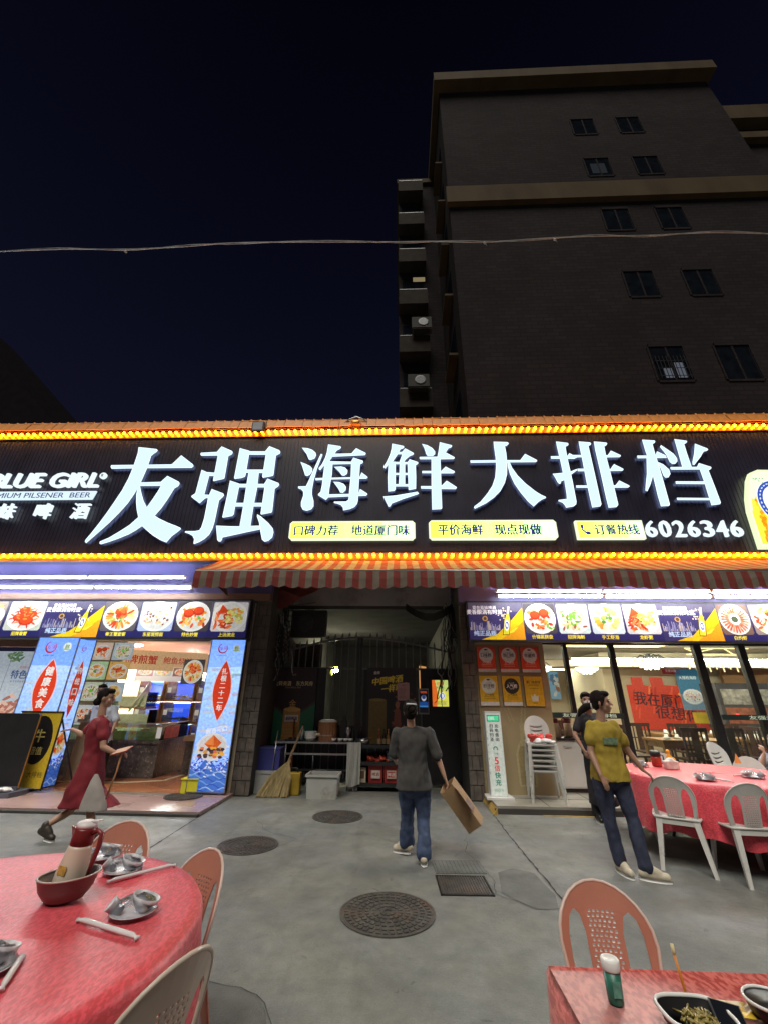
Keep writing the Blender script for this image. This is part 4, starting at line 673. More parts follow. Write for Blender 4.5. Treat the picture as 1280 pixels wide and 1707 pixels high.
m.build('canopy', [mat('awning_red_bulb_tint', (.42, .06, .015), .85, var=.15, vs=8, bump=.3, bs=40), mat('awning_cream_bulb_tint', (.46, .27, .10), .85, var=.15, vs=8, bump=.3, bs=40)], A); v.build('valance', [stripe_r, stripe_c], A)  # canopy stripes carry the bulbs' orange light in their colour, unlike the valance
m = MB(); k = 10
for i in range(k):
    a = AF + (AB - AF) * i / k; b = AF + (AB - AF) * (i + 1) / k; m.cur = i % 2; za = ZF + (ZT - ZF) * i / k; zb_2 = ZF + (ZT - ZF) * (i + 1) / k
    m.poly([(AX0, a, za), (AX0, b, zb_2), (AX0 + .3, b, 3.34 + .1 * (1 - (i + 1) / k)), (AX0 + .3, a, 3.34 + .1 * (1 - i / k))])
m.build('side_valance', [stripe_r, stripe_c], A)
m = MB(); m.tube([(AX0, AF + .01, ZF - .02), (AX1, AF + .01, ZF - .02)], .02, 8)
for x in (-3.6, -1.2, 1.2, 3.6, 6): m.tube([(x, AF + .02, ZF - .03), (x, 8.15, 3.72)], .014, 6)
m.build('frame', M['steel'], A, True)

# ---------------------------------------------------------------- fluorescent lights
def fixture(x0, x1, z, label, group, y=7.93):
    t = thing('tube_light', label, 'fluorescent light', ((x0 + x1) / 2, y, z), 0, group); w = (x1 - x0) / 2
    m = MB(); m.box(-w, w, .024, .06, -.02, .032); m.build('housing', M['white'], t)
    m = MB(); m.tube([(-w + .03, 0, 0), (w - .03, 0, 0)], .019, 10, False); m.build('tube', M['tube'], t, True)
    m = MB(); m.box(-w, -w + .03, -.02, .03, -.022, .03); m.box(w - .03, w, -.02, .03, -.022, .03); m.build('end_cap', M['white'], t)
gl = 'fluorescent tubes over the left shop'
for z, xr, nm in ((3.745, -4.33, 'upper'), (3.535, -4.13, 'lower')):
    for i in range(3): fixture(xr - 2.02 * (i + 1) + .01, xr - 2.02 * i - .01, z, nm + ' row fluorescent tube over the left shop, ' + ('its rightmost tube' if i == 0 else 'second tube from its right end' if i == 1 else 'outermost tube at the picture edge'), gl)
gr_ = 'fluorescent tubes over the right shop'
for z, xr, nm in ((3.475, 1.85, 'upper'), (3.375, 1.85, 'lower')):
    for i in range(4): fixture(xr + 2.02 * i + .01, xr + 2.02 * (i + 1) - .01, z, nm + ' row fluorescent tube over the right shop, ' + ('leftmost' if i == 0 else ('second', 'third', 'fourth')[i - 1] + ' from the left'), gr_)

# ---------------------------------------------------------------- menu light boxes over both shops
NAVY = rgb(38, 36, 96)
def menu_board(label, x0, x1, z0, z1, items):
    t = thing('menu_board', label, 'menu sign', (x0, 8.10, z0)); w, h = x1 - x0, z1 - z0
    m = MB(); m.box(-.03, w + .03, .004, .10, -.035, h + .03); m.build('case', M['black'], t)
    m = MB(); m.box(-.03, w + .03, -.012, .003, -.035, 0); m.box(-.03, w + .03, -.012, .003, h, h + .03); m.build('trim', M['blackmetal'], t)
    for k, (kind, a, b, seed, cap) in enumerate(items):
        a -= x0; b -= x0; pw = b - a; c = Canvas(pw, h, NAVY); c.rect(0, h * .55, pw, h, rgb(92, 88, 108)); c.rect(0, h * .4, pw, h * .6, rgb(66, 62, 110))  # greyish-purple upper band is a reflection painted into the panel
        if kind == 'ad':
            R = random.Random(seed); c.rect(0, 0, pw, h, rgb(52, 48, 100)); c.rect(0, h * .75, pw, h, rgb(84, 80, 104))  # the ad's paler upper band is the same painted reflection
            for i in range(34):
                u = pw * (.02 + .55 * i / 34); c.rect(u, h * .25, u + pw * .012, h * (.30 + R.random() * .22), R.choice([rgb(150, 150, 190), rgb(110, 110, 160), rgb(200, 190, 170)]))
            c.poly([(pw * .2, 0), (pw * .5, h * .15), (pw * .75, h * .48), (pw, h * .86), (pw, 0)], rgb(246, 205, 30)); c.poly([(pw * .55, 0), (pw * .8, h * .25), (pw, h * .5), (pw, 0)], rgb(244, 168, 34)); c.poly([(pw * .3, .0), (pw * .6, h * .12), (pw * .9, h * .35), (pw * .8, h * .2)], rgb(252, 226, 70))
            for i in range(16): c.oval(pw * (.55 + R.random() * .25), h * (.45 + R.random() * .4), pw * .012, h * .022, rgb(240, 225, 190), 7, R.random() * 3)
            M2 = lambda u, v: (pw * .655 + u * pw * .5 + v * pw * .10, h * .12 + v * h * .80)
            for sc_, col in ((1.0, rgb(90, 80, 20)), (.82, rgb(232, 224, 60))):
                pts = [(-.115, 0), (.115, 0), (.125, .1), (.12, .5), (.045, .72), (.04, .98), (-.04, .98), (-.045, .72), (-.12, .5), (-.125, .1)]
                c.poly([M2(u * sc_, (v - .5) * (1 if sc_ == 1 else .95) + .5) for u, v in pts], col)
            c.poly([M2(u, v) for u, v in ((-.04, .72), (.04, .72), (.035, .96), (-.035, .96))], rgb(215, 220, 200)); q = M2(0, .33); c.oval(q[0], q[1], pw * .045, h * .15, rgb(230, 235, 240), 16, -.15); c.oval(q[0], q[1], pw * .03, h * .10, rgb(60, 90, 170), 14, -.15); c.oval(q[0], q[1], pw * .018, h * .06, rgb(235, 235, 235), 12)
            c.text('爱在蓝妹啤酒', pw * .30, h * .86, h * .10, rgb(235, 235, 245), .02); c.text('麦香酿满有时差', pw * .30, h * .74, h * .13, rgb(240, 240, 245), .03); c.oval(pw * .3, h * .56, pw * .05, h * .07, rgb(200, 160, 70), 12); c.oval(pw * .3, h * .56, pw * .03, h * .045, rgb(80, 60, 60), 10)
            c.text('纯正品质', pw * .28, h * .17, h * .14, rgb(190, 215, 245), .03)
        else:
            c.poly([(pw * .03 + .03, h * .17), (pw * .97 - .03, h * .17), (pw * .97, h * .22), (pw * .97, h * .92), (pw * .95, h * .96), (pw * .05, h * .96), (pw * .03, h * .92), (pw * .03, h * .22)], {'salad': rgb(196, 214, 212), 'abalone': rgb(200, 216, 222), 'crab': rgb(96, 90, 96), 'sashimi': rgb(120, 96, 80), 'twocrab': rgb(70, 66, 70), 'lobster': rgb(206, 206, 208), 'white': rgb(176, 190, 222), 'crabs': rgb(190, 196, 186)}.get(kind, rgb(150, 140, 130)))
            c.dish(pw * .5, h * .57, pw * .47, h * .41, kind, seed); c.text(cap, pw * .5, h * .085, h * .105, rgb(245, 228, 70), .03)
            c.rect(0, 0, .006, h, rgb(30, 28, 60))
        c.build('panel', M['softprint'], t, (a, 0, 0))
    return t
def X_(px, y=1035): return px
zl, zt = 2.585, 3.305
XL = [(-9.206,8.100,2.886)[0], (-8.766,8.100,2.888)[0], (-7.929,8.100,2.891)[0], (-7.123,8.100,2.895)[0], (-5.943,8.100,2.901)[0], (-5.187,8.100,2.904)[0], (-4.448,8.100,2.908)[0], (-3.726,8.100,2.911)[0], (-2.986,8.100,2.914)[0]]
menu_board('long lit menu strip of seafood dishes over the left shop, ending at the gate pillar', XL[0] - 1.2, XL[8], zl, zt, [('crab', XL[0] - 1.2, XL[0], 1, '招牌蟹'), ('shrimp', XL[0], XL[2], 2, '椒盐虾'), ('crabs', XL[2], XL[3], 3, '招牌膏蟹'), ('ad', XL[3], XL[4], 4, ''), ('crab', XL[4], XL[5], 5, '帝王蟹套餐'), ('white', XL[5], XL[6], 6, '东星斑捞面'), ('twocrab', XL[6], XL[7], 7, '特色炒蟹'), ('lobster', XL[7], XL[8], 8, '上汤澳龙')])
XR = [(1.313,8.100,2.934)[0], (2.351,8.100,2.939)[0], (2.984,8.100,2.942)[0], (3.603,8.100,2.945)[0], (4.240,8.100,2.948)[0], (4.907,8.100,2.951)[0], (5.987,8.100,2.956)[0], (6.578,8.100,2.959)[0], (7.231,8.100,2.962)[0]]
menu_board('long lit menu strip of seafood dishes over the right shop windows', XR[0], XR[8] + 2.6, zl, zt - .02, [('ad', XR[0], XR[1], 14, ''), ('twocrab', XR[1], XR[2], 15, '什锦蒸拼盘'), ('salad', XR[2], XR[3], 16, '招牌海鲜'), ('abalone', XR[3], XR[4], 17, '手工虾滑'), ('lobster', XR[4], XR[5], 18, '龙虾粥'), ('ad', XR[5], XR[6], 19, ''), ('sashimi', XR[6], XR[7], 20, '白灼虾'), ('shrimp', XR[7], XR[8], 21, '白鲍鱼'), ('crab', XR[8], XR[8] + 1.2, 22, '蟹煲'), ('white', XR[8] + 1.2, XR[8] + 2.6, 23, '鱼片')])

# ---------------------------------------------------------------- tall printed light boxes
def banner(w, h, text, dish, seed, fish=False):
    R = random.Random(seed); c = Canvas(w, h, rgb(190, 214, 246)); n = 24
    for i in range(n):
        f = i / n; col = tuple(a + (b - a) * f for a, b in zip(rgb(205, 222, 250), rgb(140, 182, 240))) if f > .75 else tuple(a + (b - a) * (f / .75) for a, b in zip(rgb(150, 186, 240), rgb(214, 226, 250)))
        c._put([(0, h * f), (w, h * f), (w, h * (f + 1 / n)), (0, h * (f + 1 / n))], [[0, 1, 2, 3]], col, 0)
    c.k += 1
    for i in range(40): c.oval(R.uniform(.05, .95) * w, R.uniform(.2, .8) * h, w * R.uniform(.06, .2), h * R.uniform(.005, .015), rgb(R.randint(185, 215), R.randint(210, 228), 250), 10)
    top = [(w * i / 12, h * (.17 + .035 * sin(i * .9 + seed))) for i in range(13)]; c.poly([(0, 0)] + [(w, 0)] + top[::-1], rgb(70, 120, 215))
    for k in range(9):
        z0 = h * (.15 - k * .018); pts = [(w * i / 12, z0 + h * .012 * sin(i * 1.1 + k * 2)) for i in range(13)]
        c.poly(pts + [(u, v - h * .007) for u, v in pts[::-1]], R.choice([rgb(120, 165, 235), rgb(50, 90, 200), rgb(160, 195, 245)]))
    for i in range(120): c.oval(R.uniform(0, 1) * w, h * (.105 + R.gauss(0, .028) + .06), w * R.uniform(.01, .045), h * R.uniform(.002, .007), R.choice([rgb(58, 60, 190), rgb(225, 235, 255), rgb(90, 110, 220), rgb(235, 240, 255)]), 7, R.uniform(-.8, .8))
    # crest and badge
    cx, cy, r = w * .36, h * .925, w * .14
    arc = [(cx + r * cos(a), cy + r * sin(a)) for a in [radians(i) for i in range(110, 400, 15)]]; arc2 = [(cx + r * .82 * cos(a) + r * .05, cy + r * .82 * sin(a) + r * .08) for a in [radians(i) for i in range(395, 105, -15)]]
    c.poly(arc + arc2, rgb(190, 36, 50)); c.text('友强', cx + r * .1, cy + r * .05, r * .75, rgb(190, 36, 60), .0, rot=.15); c.text('友强海鲜大排档', cx, cy - r * 1.35, r * .26, rgb(60, 60, 90), 0)
    if not fish: c.oval(w * .76, h * .928, w * .10, w * .10, rgb(226, 236, 226), 16); c.text('鲜', w * .76, h * .928, w * .11, rgb(120, 160, 110), .02); c.poly([(w * .64, h * .905), (w * .88, h * .905), (w * .85, h * .912), (w * .67, h * .912)], rgb(150, 190, 120))
    # red leaf with the slogan
    ox, oy, ow, oh = w * .52, h * .635, w * .24, h * .20
    leaf = lambda s_: [(ox + ow * s_ * sin(t), oy + oh * (1 + (s_ - 1) * .35) * -cos(t)) if False else (ox + s_ * ow * (cos(t) ** 1), oy + oh * (1.0 if s_ == 1 else 1.04) * sin(t)) for t in []]
    def leafp(k, k2): return [(ox + k * ow * cos(pi * i / 24 - pi / 2) ** .9, oy + k2 * oh * (i / 12 - 1)) for i in range(25)] + [(ox - k * ow * cos(pi * i / 24 - pi / 2) ** .9, oy + k2 * oh * (i / 12 - 1)) for i in range(23, 0, -1)]
    c.poly(leafp(1.10, 1.04), rgb(250, 210, 205)); c.poly(leafp(1, 1), rgb(228, 66, 36)); n = len(text); s_ = oh * 2 * .72 / n * .86
    c.vtext(text, ox, oy + oh * .74, min(s_, w * .27), oh * 1.48 / n - min(s_, w * .27), rgb(250, 250, 250), .03)
    if dish: c.text('鲜香可口', w * .55, h * .375, w * .13, rgb(240, 248, 255), .04, rot=.15, shear=.2); c.dish(w * .5, h * .27, w * .4, h * .085, dish, seed, (.8, .8, .82))
    return c
def lightbox(name, label, x0, x1, y0, depth, faces, h=2.50, z=.08):
    t = thing(name, label, 'light box', (x0, y0, z)); w = x1 - x0
    m = MB(); m.box(0, w, .012, depth, 0, h); m.build('case', M['blackmetal'], t)
    m = MB(); m.box(-.006, .008, -.008, .012, 0, h); m.box(w - .008, w + .006, -.008, .012, 0, h); m.box(.008, w - .008, -.008, .012, h - .012, h + .004); m.box(.008, w - .008, -.008, .012, -.004, .012); m.build('edge', M['steel'], t)
    faces[0].build('printed_face', M['litprint'], t, (0, .008, 0))
    if len(faces) > 1: faces[1].build('side_face', M['litprint'], t, (w + .004, .02, 0), pi / 2)
    return t
lightbox('slogan_light_box', 'tall lit blue box beside the gate pillar with red leaf reading 扎根二十二年', -3.62, -2.955, 8.10, .10, [banner(.665, 2.5, '扎根二十二年', 'meat', 3)])
lightbox('slogan_light_box', 'tall lit blue corner box with two printed sides, red leaves 健康美食 and 传统口味', -7.05, -6.24, 8.08, .50, [banner(.81, 2.5, '健康美食', 'lobster', 9), banner(.44, 2.5, '传统口味', 'crab', 5, True)])

# ---------------------------------------------------------------- left shop: posters, header, tanks
def poster(name, label, canvas, loc, rz=0.0, m=None, t_=.012, cat='poster', group=None, frame=None):
    t = thing(name, label, cat, loc, rz, group); b = MB(); b.box(0, canvas.w, .002, t_, 0, canvas.h); b.build('backing', M['white'] if not frame else frame, t)
    canvas.build('print', m or M['print'], t, (0, 0, 0)); return t
x0, _, z0 = (-8.453,8.620,1.041); x1 = (-7.169,8.620,1.862)[0]; z1 = (-8.018,8.620,2.360)[2]
c = Canvas(x1 - x0, 2.2, rgb(196, 212, 226)); w, h = c.w, c.h; R = random.Random(4)
c.rect(0, 0, w, h * .33, rgb(52, 84, 150)); c.rect(0, h * .33, w, h * .40, rgb(110, 150, 196))
for k in range(14): c.oval(R.random() * w, h * R.uniform(.02, .34), w * .22, h * .008, R.choice([rgb(90, 130, 190), rgb(30, 60, 130), rgb(150, 180, 215)]), 12, R.uniform(-.1, .1))
for i in range(70): c.oval(w * R.uniform(.3, .95), h * (.50 + R.gauss(0, .045)), w * .07, h * .014, R.choice([rgb(205, 150, 130), rgb(225, 180, 160), rgb(180, 120, 105), rgb(235, 200, 185)]), 9, R.uniform(-.5, .8))
for i in range(14): c.oval(w * R.uniform(.05, .3), h * R.uniform(.52, .6), w * .06, h * .012, R.choice([rgb(220, 190, 60), rgb(60, 70, 60), rgb(200, 170, 70)]), 8)
for i in range(16): c.oval(w * R.uniform(.3, .6), h * R.uniform(.9, .99), w * .05, h * .01, R.choice([rgb(90, 130, 90), rgb(130, 160, 120)]), 8, R.uniform(-1, 1))
c.text('特色虾', w * .66, h * .80, h * .072, rgb(70, 90, 140), .02); c.text('精选鲜活海虾', w * .68, h * .86, h * .02, rgb(180, 90, 90), 0); c.text('鲜 活 现 捞 现 做', w * .6, h * .74, h * .016, rgb(90, 100, 140), 0); c.rect(w * .38, 0, w * .386, h, rgb(120, 110, 100))
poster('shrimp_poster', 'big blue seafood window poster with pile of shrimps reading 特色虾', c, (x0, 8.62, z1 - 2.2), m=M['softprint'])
m = MB(); m.box(-11, -7.06, 8.5, 8.60, 2.44, 2.60); m.build('door_head', M['brown'], B)
# two columns of little dish posters on the left inner wall
kinds = ['twocrab', 'salad', 'abalone', 'crab', 'salad', 'abalone', 'shrimp', 'lobster']; cols = [rgb(225, 205, 190), rgb(190, 210, 220), rgb(180, 220, 170), rgb(236, 190, 110), rgb(200, 215, 190), rgb(190, 215, 225), rgb(210, 225, 230), rgb(190, 220, 230)]
k = 0
for rr, y in enumerate((1104, 1131, 1160, 1192)):
    for cc in range(2):
        xa = ((-7.042,9.600,2.233)[0], (-7.042,9.600,2.233)[0] + .50)[cc] ; z = (2.30, 1.89, 1.46, 1.0)[rr]
        c = Canvas(.47, .38, cols[k]); c.dish(.235, .18, .2, .155, kinds[k], k + 40); c.text('鲜', .06, .345, .04, rgb(90, 120, 100), 0)
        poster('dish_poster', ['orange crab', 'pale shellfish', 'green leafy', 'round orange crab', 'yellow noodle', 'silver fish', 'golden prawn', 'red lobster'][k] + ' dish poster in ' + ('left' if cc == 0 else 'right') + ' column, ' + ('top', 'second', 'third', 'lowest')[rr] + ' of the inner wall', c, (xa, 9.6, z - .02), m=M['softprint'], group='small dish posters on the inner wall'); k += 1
m = MB(); m.box(-8.2, (-6.320,9.600,2.239)[0], 9.63, 9.7, .06, 2.7); m.build('partition', M['cream'], B)
# header board
c = Canvas(2.9, .50, rgb(206, 178, 140)); c.text('招牌煎蟹', .55, .26, .22, rgb(170, 40, 30), .02); c.text('鲍鱼烧汁', 1.55, .27, .18, rgb(180, 50, 40), .01)
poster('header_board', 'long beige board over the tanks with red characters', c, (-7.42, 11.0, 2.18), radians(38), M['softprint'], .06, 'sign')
x, y, z = (-7.005,11.900,2.053); c = Canvas(1.55, .36, rgb(236, 232, 240)); 
for i in range(3): c.rect(.02 + i * .52, .13, .50 + i * .52, .35, (rgb(190, 150, 160), rgb(200, 205, 210), rgb(150, 110, 100))[i]); c.dish(.26 + i * .52, .24, .2, .09, ('white', 'abalone', 'shrimp')[i], 60 + i)
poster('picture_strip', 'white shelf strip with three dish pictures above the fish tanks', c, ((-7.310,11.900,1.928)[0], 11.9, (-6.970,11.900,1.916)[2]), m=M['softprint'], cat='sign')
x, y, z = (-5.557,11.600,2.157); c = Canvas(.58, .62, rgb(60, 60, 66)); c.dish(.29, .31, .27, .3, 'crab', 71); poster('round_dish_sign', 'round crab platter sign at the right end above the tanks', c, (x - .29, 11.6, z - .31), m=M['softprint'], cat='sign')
blue_back = mat('tank_back_film', (.03, .08, .62), .4, var=.25, vs=2, emit=1.1, ecol=(.03, .09, .80)); lamp = glow('tank_lamp', (.8, .95, 1), 3)
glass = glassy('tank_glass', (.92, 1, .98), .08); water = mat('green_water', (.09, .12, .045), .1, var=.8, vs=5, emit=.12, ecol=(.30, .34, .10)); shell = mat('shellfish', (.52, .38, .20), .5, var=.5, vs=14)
frame = mat('tank_frame', (.34, .20, .09), .45, var=.3, vs=8)
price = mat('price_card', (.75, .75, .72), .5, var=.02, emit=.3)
def tank(x0, x1, y, z0, z1, label, dep=.55, back=None, group='glass fish tanks of the rack'):
    t = thing('fish_tank', label, 'fish tank', ((x0 + x1) / 2, y, z0), 0, group); w = (x1 - x0) / 2; h = z1 - z0; R = random.Random(int(x0 * 99 + z0 * 37))
    m = MB(); m.box(-w + .02, w - .02, dep, dep + .02, 0, h); m.build('back_film', back or blue_back, t)
    m = MB(); m.box(-w, w, .0, dep + .03, -.05, 0); m.box(-w, -w + .03, 0, dep, 0, h); m.box(w - .03, w, 0, dep, 0, h); m.build('frame', frame, t)
    m = MB(); m.box(-w + .03, w - .03, .0, .008, .0, h * .72); m.build('glass', glass, t)
    m = MB(); m.box(-w + .03, w - .03, dep - .06, dep - .03, h - .03, h - .005); m.build('lamp', lamp, t)
    m = MB()
    for i in range(26): m.ell((R.uniform(-w + .08, w - .08), R.uniform(.06, dep - .1), R.uniform(.02, .10)), (.05, .03, .025), Matrix.Rotation(R.uniform(0, 3), 3, 'Z'), 6, 4)
    m.build('shellfish', shell, t, True, kind='stuff')
    m = MB(); m.box(-w + .05, -w + .15, -.012, -.004, h * .35, h * .62); m.build('price_card', price, t)
rows = ((1.47, 1.95), (.93, 1.40)); RX = [(-7.219,12.000,1.554)[0], (-6.436,12.000,1.562)[0], (-5.573,12.000,1.572)[0], (-4.798,12.000,1.580)[0], (-4.009,12.000,1.588)[0]]
for r, (a, b) in enumerate(rows + ((.38, .86),)):
    for i in range(4): tank(RX[i] + .04, RX[i + 1] - .04, 12.0, a, b, ('blue backed top row fish tank, ', 'blue backed middle row fish tank, ', 'blue backed bottom row fish tank, ')[r] + ('first', 'second', 'third', 'last')[i] + ' from the left')
for i, (xa, xb, y, za, zb, nm) in enumerate(((175, 272, 11.4, 1157, 1170, 'top'), (190, 272, 10.9, 1186, 1200, 'middle'))):
    pass
t = thing('stepped_tank', 'upper stepped glass tank of green water left of the rack', 'fish tank', (-7.1, 11.3, 1.30)); m = MB(); m.box(-.9, .62, 0, .5, 0, .24); m.build('water', water, t); m = MB(); m.box(-.92, .64, -.02, -.01, 0, .34); m.box(.63, .64, -.02, .5, 0, .34); m.build('glass', glass, t); m = MB(); m.box(-.92, .64, -.02, .52, -.05, -.004); m.build('shelf', frame, t)
t = thing('stepped_tank', 'lower stepped glass tank of green water between counter and rack', 'fish tank', (-6.75, 10.95, .92)); m = MB(); m.box(-.85, .6, 0, .4, 0, .22); m.build('water', water, t); m = MB(); m.box(-.87, .62, -.02, -.01, 0, .32); m.box(.61, .62, -.02, .4, 0, .32); m.build('glass', glass, t); m = MB(); m.box(-.87, .62, -.02, .42, -.9, -.004); m.build('shelf', frame, t)
for k, (x, z) in enumerate(((-7.5, 1.2), (-6.75, 1.25))):
    t = thing('water_pipe', 'white slanting water pipe ' + ('over the upper stepped tank, nearer the dish posters' if k == 0 else 'with green end dipping in the stepped tanks'), 'pipe', (x, 11.15, z)); m = MB(); m.tube([(0, 0, 0), (.28, .1, .62)], .018, 8); m.build('pipe', M['white'], t, True)
    m = MB(); m.tube([(-.03, -.01, -.06), (.0, 0, .02)], .028, 8); m.build('hose_end', mat('green_hose', (.04, .5, .12), .4), t, True)
rock = mat('dark_rockwork', (.10, .09, .085), .35, var=.6, vs=6, bump=1.0, bs=22, dirt=(.50, .42, .34), ds=20, dth=.56)
t = thing('tank_counter', 'dark rough stone counter with a long shallow glass tank on top', 'counter', (0, 0, .058))
m = MB(); m.box(-8.6, -4.93, 9.42, 10.75, 0, .60); m.build('stone_base', rock, t); m = MB(); m.box(-8.62, -4.90, 9.39, 10.78, .602, .66); m.build('ledge', rock, t)
m = MB(); m.box(-8.5, -5.02, 9.5, 10.65, .662, .82); m.build('water', water, t); m = MB(); m.box(-8.55, -4.96, 9.44, 9.45, .662, .96); m.box(-4.97, -4.96, 9.45, 10.7, .662, .96); m.build('glass', glass, t)
m = MB(); m.box(-8.55, -4.95, 9.43, 9.46, .962, .975); m.box(-4.975, -4.95, 9.46, 10.7, .962, .975); m.build('glass_trim', M['steel'], t)
m = MB(); m.ell((-6.3, 9.75, .83), (.22, .1, .03)); m.ell((-5.5, 9.8, .83), (.12, .06, .03)); m.build('fish', mat('flatfish', (.40, .22, .07), .4, var=.3, vs=20), t, True)
m = MB(); m.box(-5.04, -4.94, 9.425, 9.43, .70, .90); m.build('price_card', price, t); m = MB(); m.box(-4.955, -4.95, 9.6, 10.2, .68, .9); m.build('red_sticker', mat('red_sticker', (.6, .07, .03), .5, var=.3, vs=12), t)
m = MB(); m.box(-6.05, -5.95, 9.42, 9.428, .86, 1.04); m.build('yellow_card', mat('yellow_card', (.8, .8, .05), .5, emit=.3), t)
t = thing('rock_pedestal', 'rough dark stone block by the tall light box holding boxes', 'pedestal', (-4.35, 10.2, .058)); m = MB(); m.box(-.25, .3, -.3, .3, 0, .62); m.build('stone_base', rock, t); m = MB(); m.box(-.3, .34, -.34, .34, .622, .72); m.build('tray', M['cream'], t)
t = thing('yellow_tub', 'bright yellow tub on the floor at the foot of the tall light box', 'tub', (-3.572,8.200,0.060)); m = MB(); m.box(-.14, .14, -.1, .1, 0, .20); m.box(-.155, .155, -.115, .115, .201, .22); m.build('tub', mat('yellow_plastic', (.75, .70, .04), .4), t)
t = thing('side_cupboard', 'cream and pink service cupboard standing behind the woman in red', 'cupboard', (-6.15, 9.05, .058)); m = MB(); m.box(-.3, .14, 0, .3, 0, 1.0); m.build('body', M['cream'], t); m = MB(); m.box(-.02, .10, -.02, -.002, 0, .98); m.build('front_post', mat('pink_board', (.55, .42, .40), .5), t); m = MB(); m.box(-.34, .2, -.04, .5, 1.002, 1.05); m.box(-.28, .12, .05, .4, 1.052, 1.13); m.box(-.24, .1, .08, .35, 1.132, 1.2); m.build('trays', M['white'], t)
# round ceiling lamps of the shop
x, y, z = (-7.353,15.152,2.900)
disc = glow('ceiling_lamp_disc', (1.0, .96, .88), 620)
for k, (a, b) in enumerate(((x, y), (x - 2.6, y), (x - 5.2, y + .3), (x - .4, y - 3.0), (x - 3.4, y - 2.9), (x - 5.6, y - 2.9))):
    t = thing('ceiling_lamp', ['flat round ceiling lamp glowing above the right end of the tanks', 'flat round ceiling lamp over the stepped tanks', 'flat round ceiling lamp far left in the fish shop', 'flat round ceiling lamp near the shop front by the pillar', 'flat round ceiling lamp above the stone counter', 'flat round ceiling lamp above the dish posters'][k], 'ceiling lamp', (a, b, 2.945), 0, 'ceiling lamps of the fish shop')
    m = MB(); m.lathe([(.27, -.05), (.27, 0)], n=24); m.build('housing', M['white'], t); m = MB(); m.lathe([(.001, -.075), (.2, -.07), (.262, -.052)], n=24); m.build('diffuser', disc, t, True)

# ---------------------------------------------------------------- stands in front of the left shop
x, y, _ = (-6.371,7.790,0.050)
t = thing('advert_stand', 'black back of a portable advertising board on a grey water base', 'sign stand', (x - .42, 7.75, .05), radians(6))
m = MB(); m.shape([(-.5, .12), (.5, .12), (.5, 1.17), (.46, 1.2), (-.46, 1.2), (-.5, 1.17)], (), lambda u, v, w: (u, w, v), -.03, .03); m.build('board', M['black'], t)
m = MB(); m.shape([(-.55, -.26), (.55, -.26), (.6, -.1), (.6, .1), (.52, .26), (-.52, .26)], (), lambda u, v, w: (u, v, w), 0, .07); m.box(-.5, .5, -.05, .05, .07, .125); m.build('base', mat('grey_plastic', (.10, .11, .14), .35, var=.2), t)
m = MB(); m.bar((.505, -.02, .1), (.505, -.02, 1.18), .018); m.build('edge_trim', M['gold'], t)
t = thing('advert_stand', 'yellow advertising board with black shape standing behind the black board', 'sign stand', ((-6.244,8.000,0.236)[0] , 7.99, .05), radians(-4))
c = Canvas(.82, 1.15, rgb(214, 184, 50)); c.oval(.5, .72, .25, .38, rgb(24, 22, 22), 22, .1); c.text('牛', .5, .78, .2, rgb(214, 200, 120), .02); c.text('超值', .5, .55, .12, rgb(214, 200, 120), .02); c.text('大排档', .62, .2, .09, rgb(40, 34, 30), .0)
m = MB(); m.box(0, .82, .003, .03, 0, 1.15); m.v = [(a - .62, b, cc + .06) for a, b, cc in m.v]; m.build('board', M['black'], t); c.build('print', M['print'], t, (-.62, 0, .06))
m = MB(); m.bar((.21, .0, .03), (.21, 0, 1.22), .02); m.bar((-.63, 0, 1.22), (.21, 0, 1.22), .02); m.bar((.2, .02, 1.1), (.34, .55, 0), .02); m.build('frame', M['black'], t)
t = thing('white_rag', 'crumpled white cloth lying on the base of the black stand', 'cloth', (x - .02, 7.6, .125)); m = MB(); R = random.Random(2)
for i in range(9): m.ell((R.uniform(-.1, .1), R.uniform(-.05, .05), R.uniform(.01, .05)), (.06, .04, .025), Matrix.Rotation(R.uniform(0, 3), 3, 'Z'), 8, 6)
m.build('cloth', M['white'], t, True)

# ---------------------------------------------------------------- iron gate in the passage
GY = 9.40; M['gatemetal'] = mat('gate_metal', (.13, .13, .14), .45, .1, var=.25, vs=12)
t = G = thing('iron_gate', 'black double iron gate with arched top and spear points across the passage', 'gate', (0, GY, 0))
gx0, gx1 = -2.58, 1.15; gc = (-0.876,9.400,2.316)[0]; zr = (-0.870,9.400,2.134)[2]; zc = (-0.892,9.400,2.768)[2]; ze = (-2.934,9.400,2.450)[2]
def arch(x):
    f = (x - gc) / (gx1 - gc if x > gc else gc - gx0); return ze + (zc - ze) * max(0, cos(f * pi / 2 * .96)) ** 1.1
m = MB(); m.tube([(gx0 + (gx1 - gx0) * i / 40, 0, arch(gx0 + (gx1 - gx0) * i / 40)) for i in range(41)], .022, 6); m.build('top_rail', M['gatemetal'], G)
m = MB(); m.box(gx0, gx1, -.02, .02, zr - .02, zr + .02); m.build('middle_rail', M['gatemetal'], G); m = MB(); m.box(gx0, gx1, -.02, .02, 1.0, 1.05); m.box(gx0, gx1, -.02, .02, .06, .12); m.build('lower_rail', M['blackmetal'], G)
m = MB(); m.box(gc - .06, gc - .005, -.035, .03, .04, zc + .0); m.box(gc + .005, gc + .06, -.035, .03, .04, zc + .0); m.build('gate_stile', M['blackmetal'], G)
sp_ = MB(); sp_.lathe([(.006, 0), (.022, .03), (.024, .05), (.001, .14)], n=6)
x = gx0 + .06; firstb = None
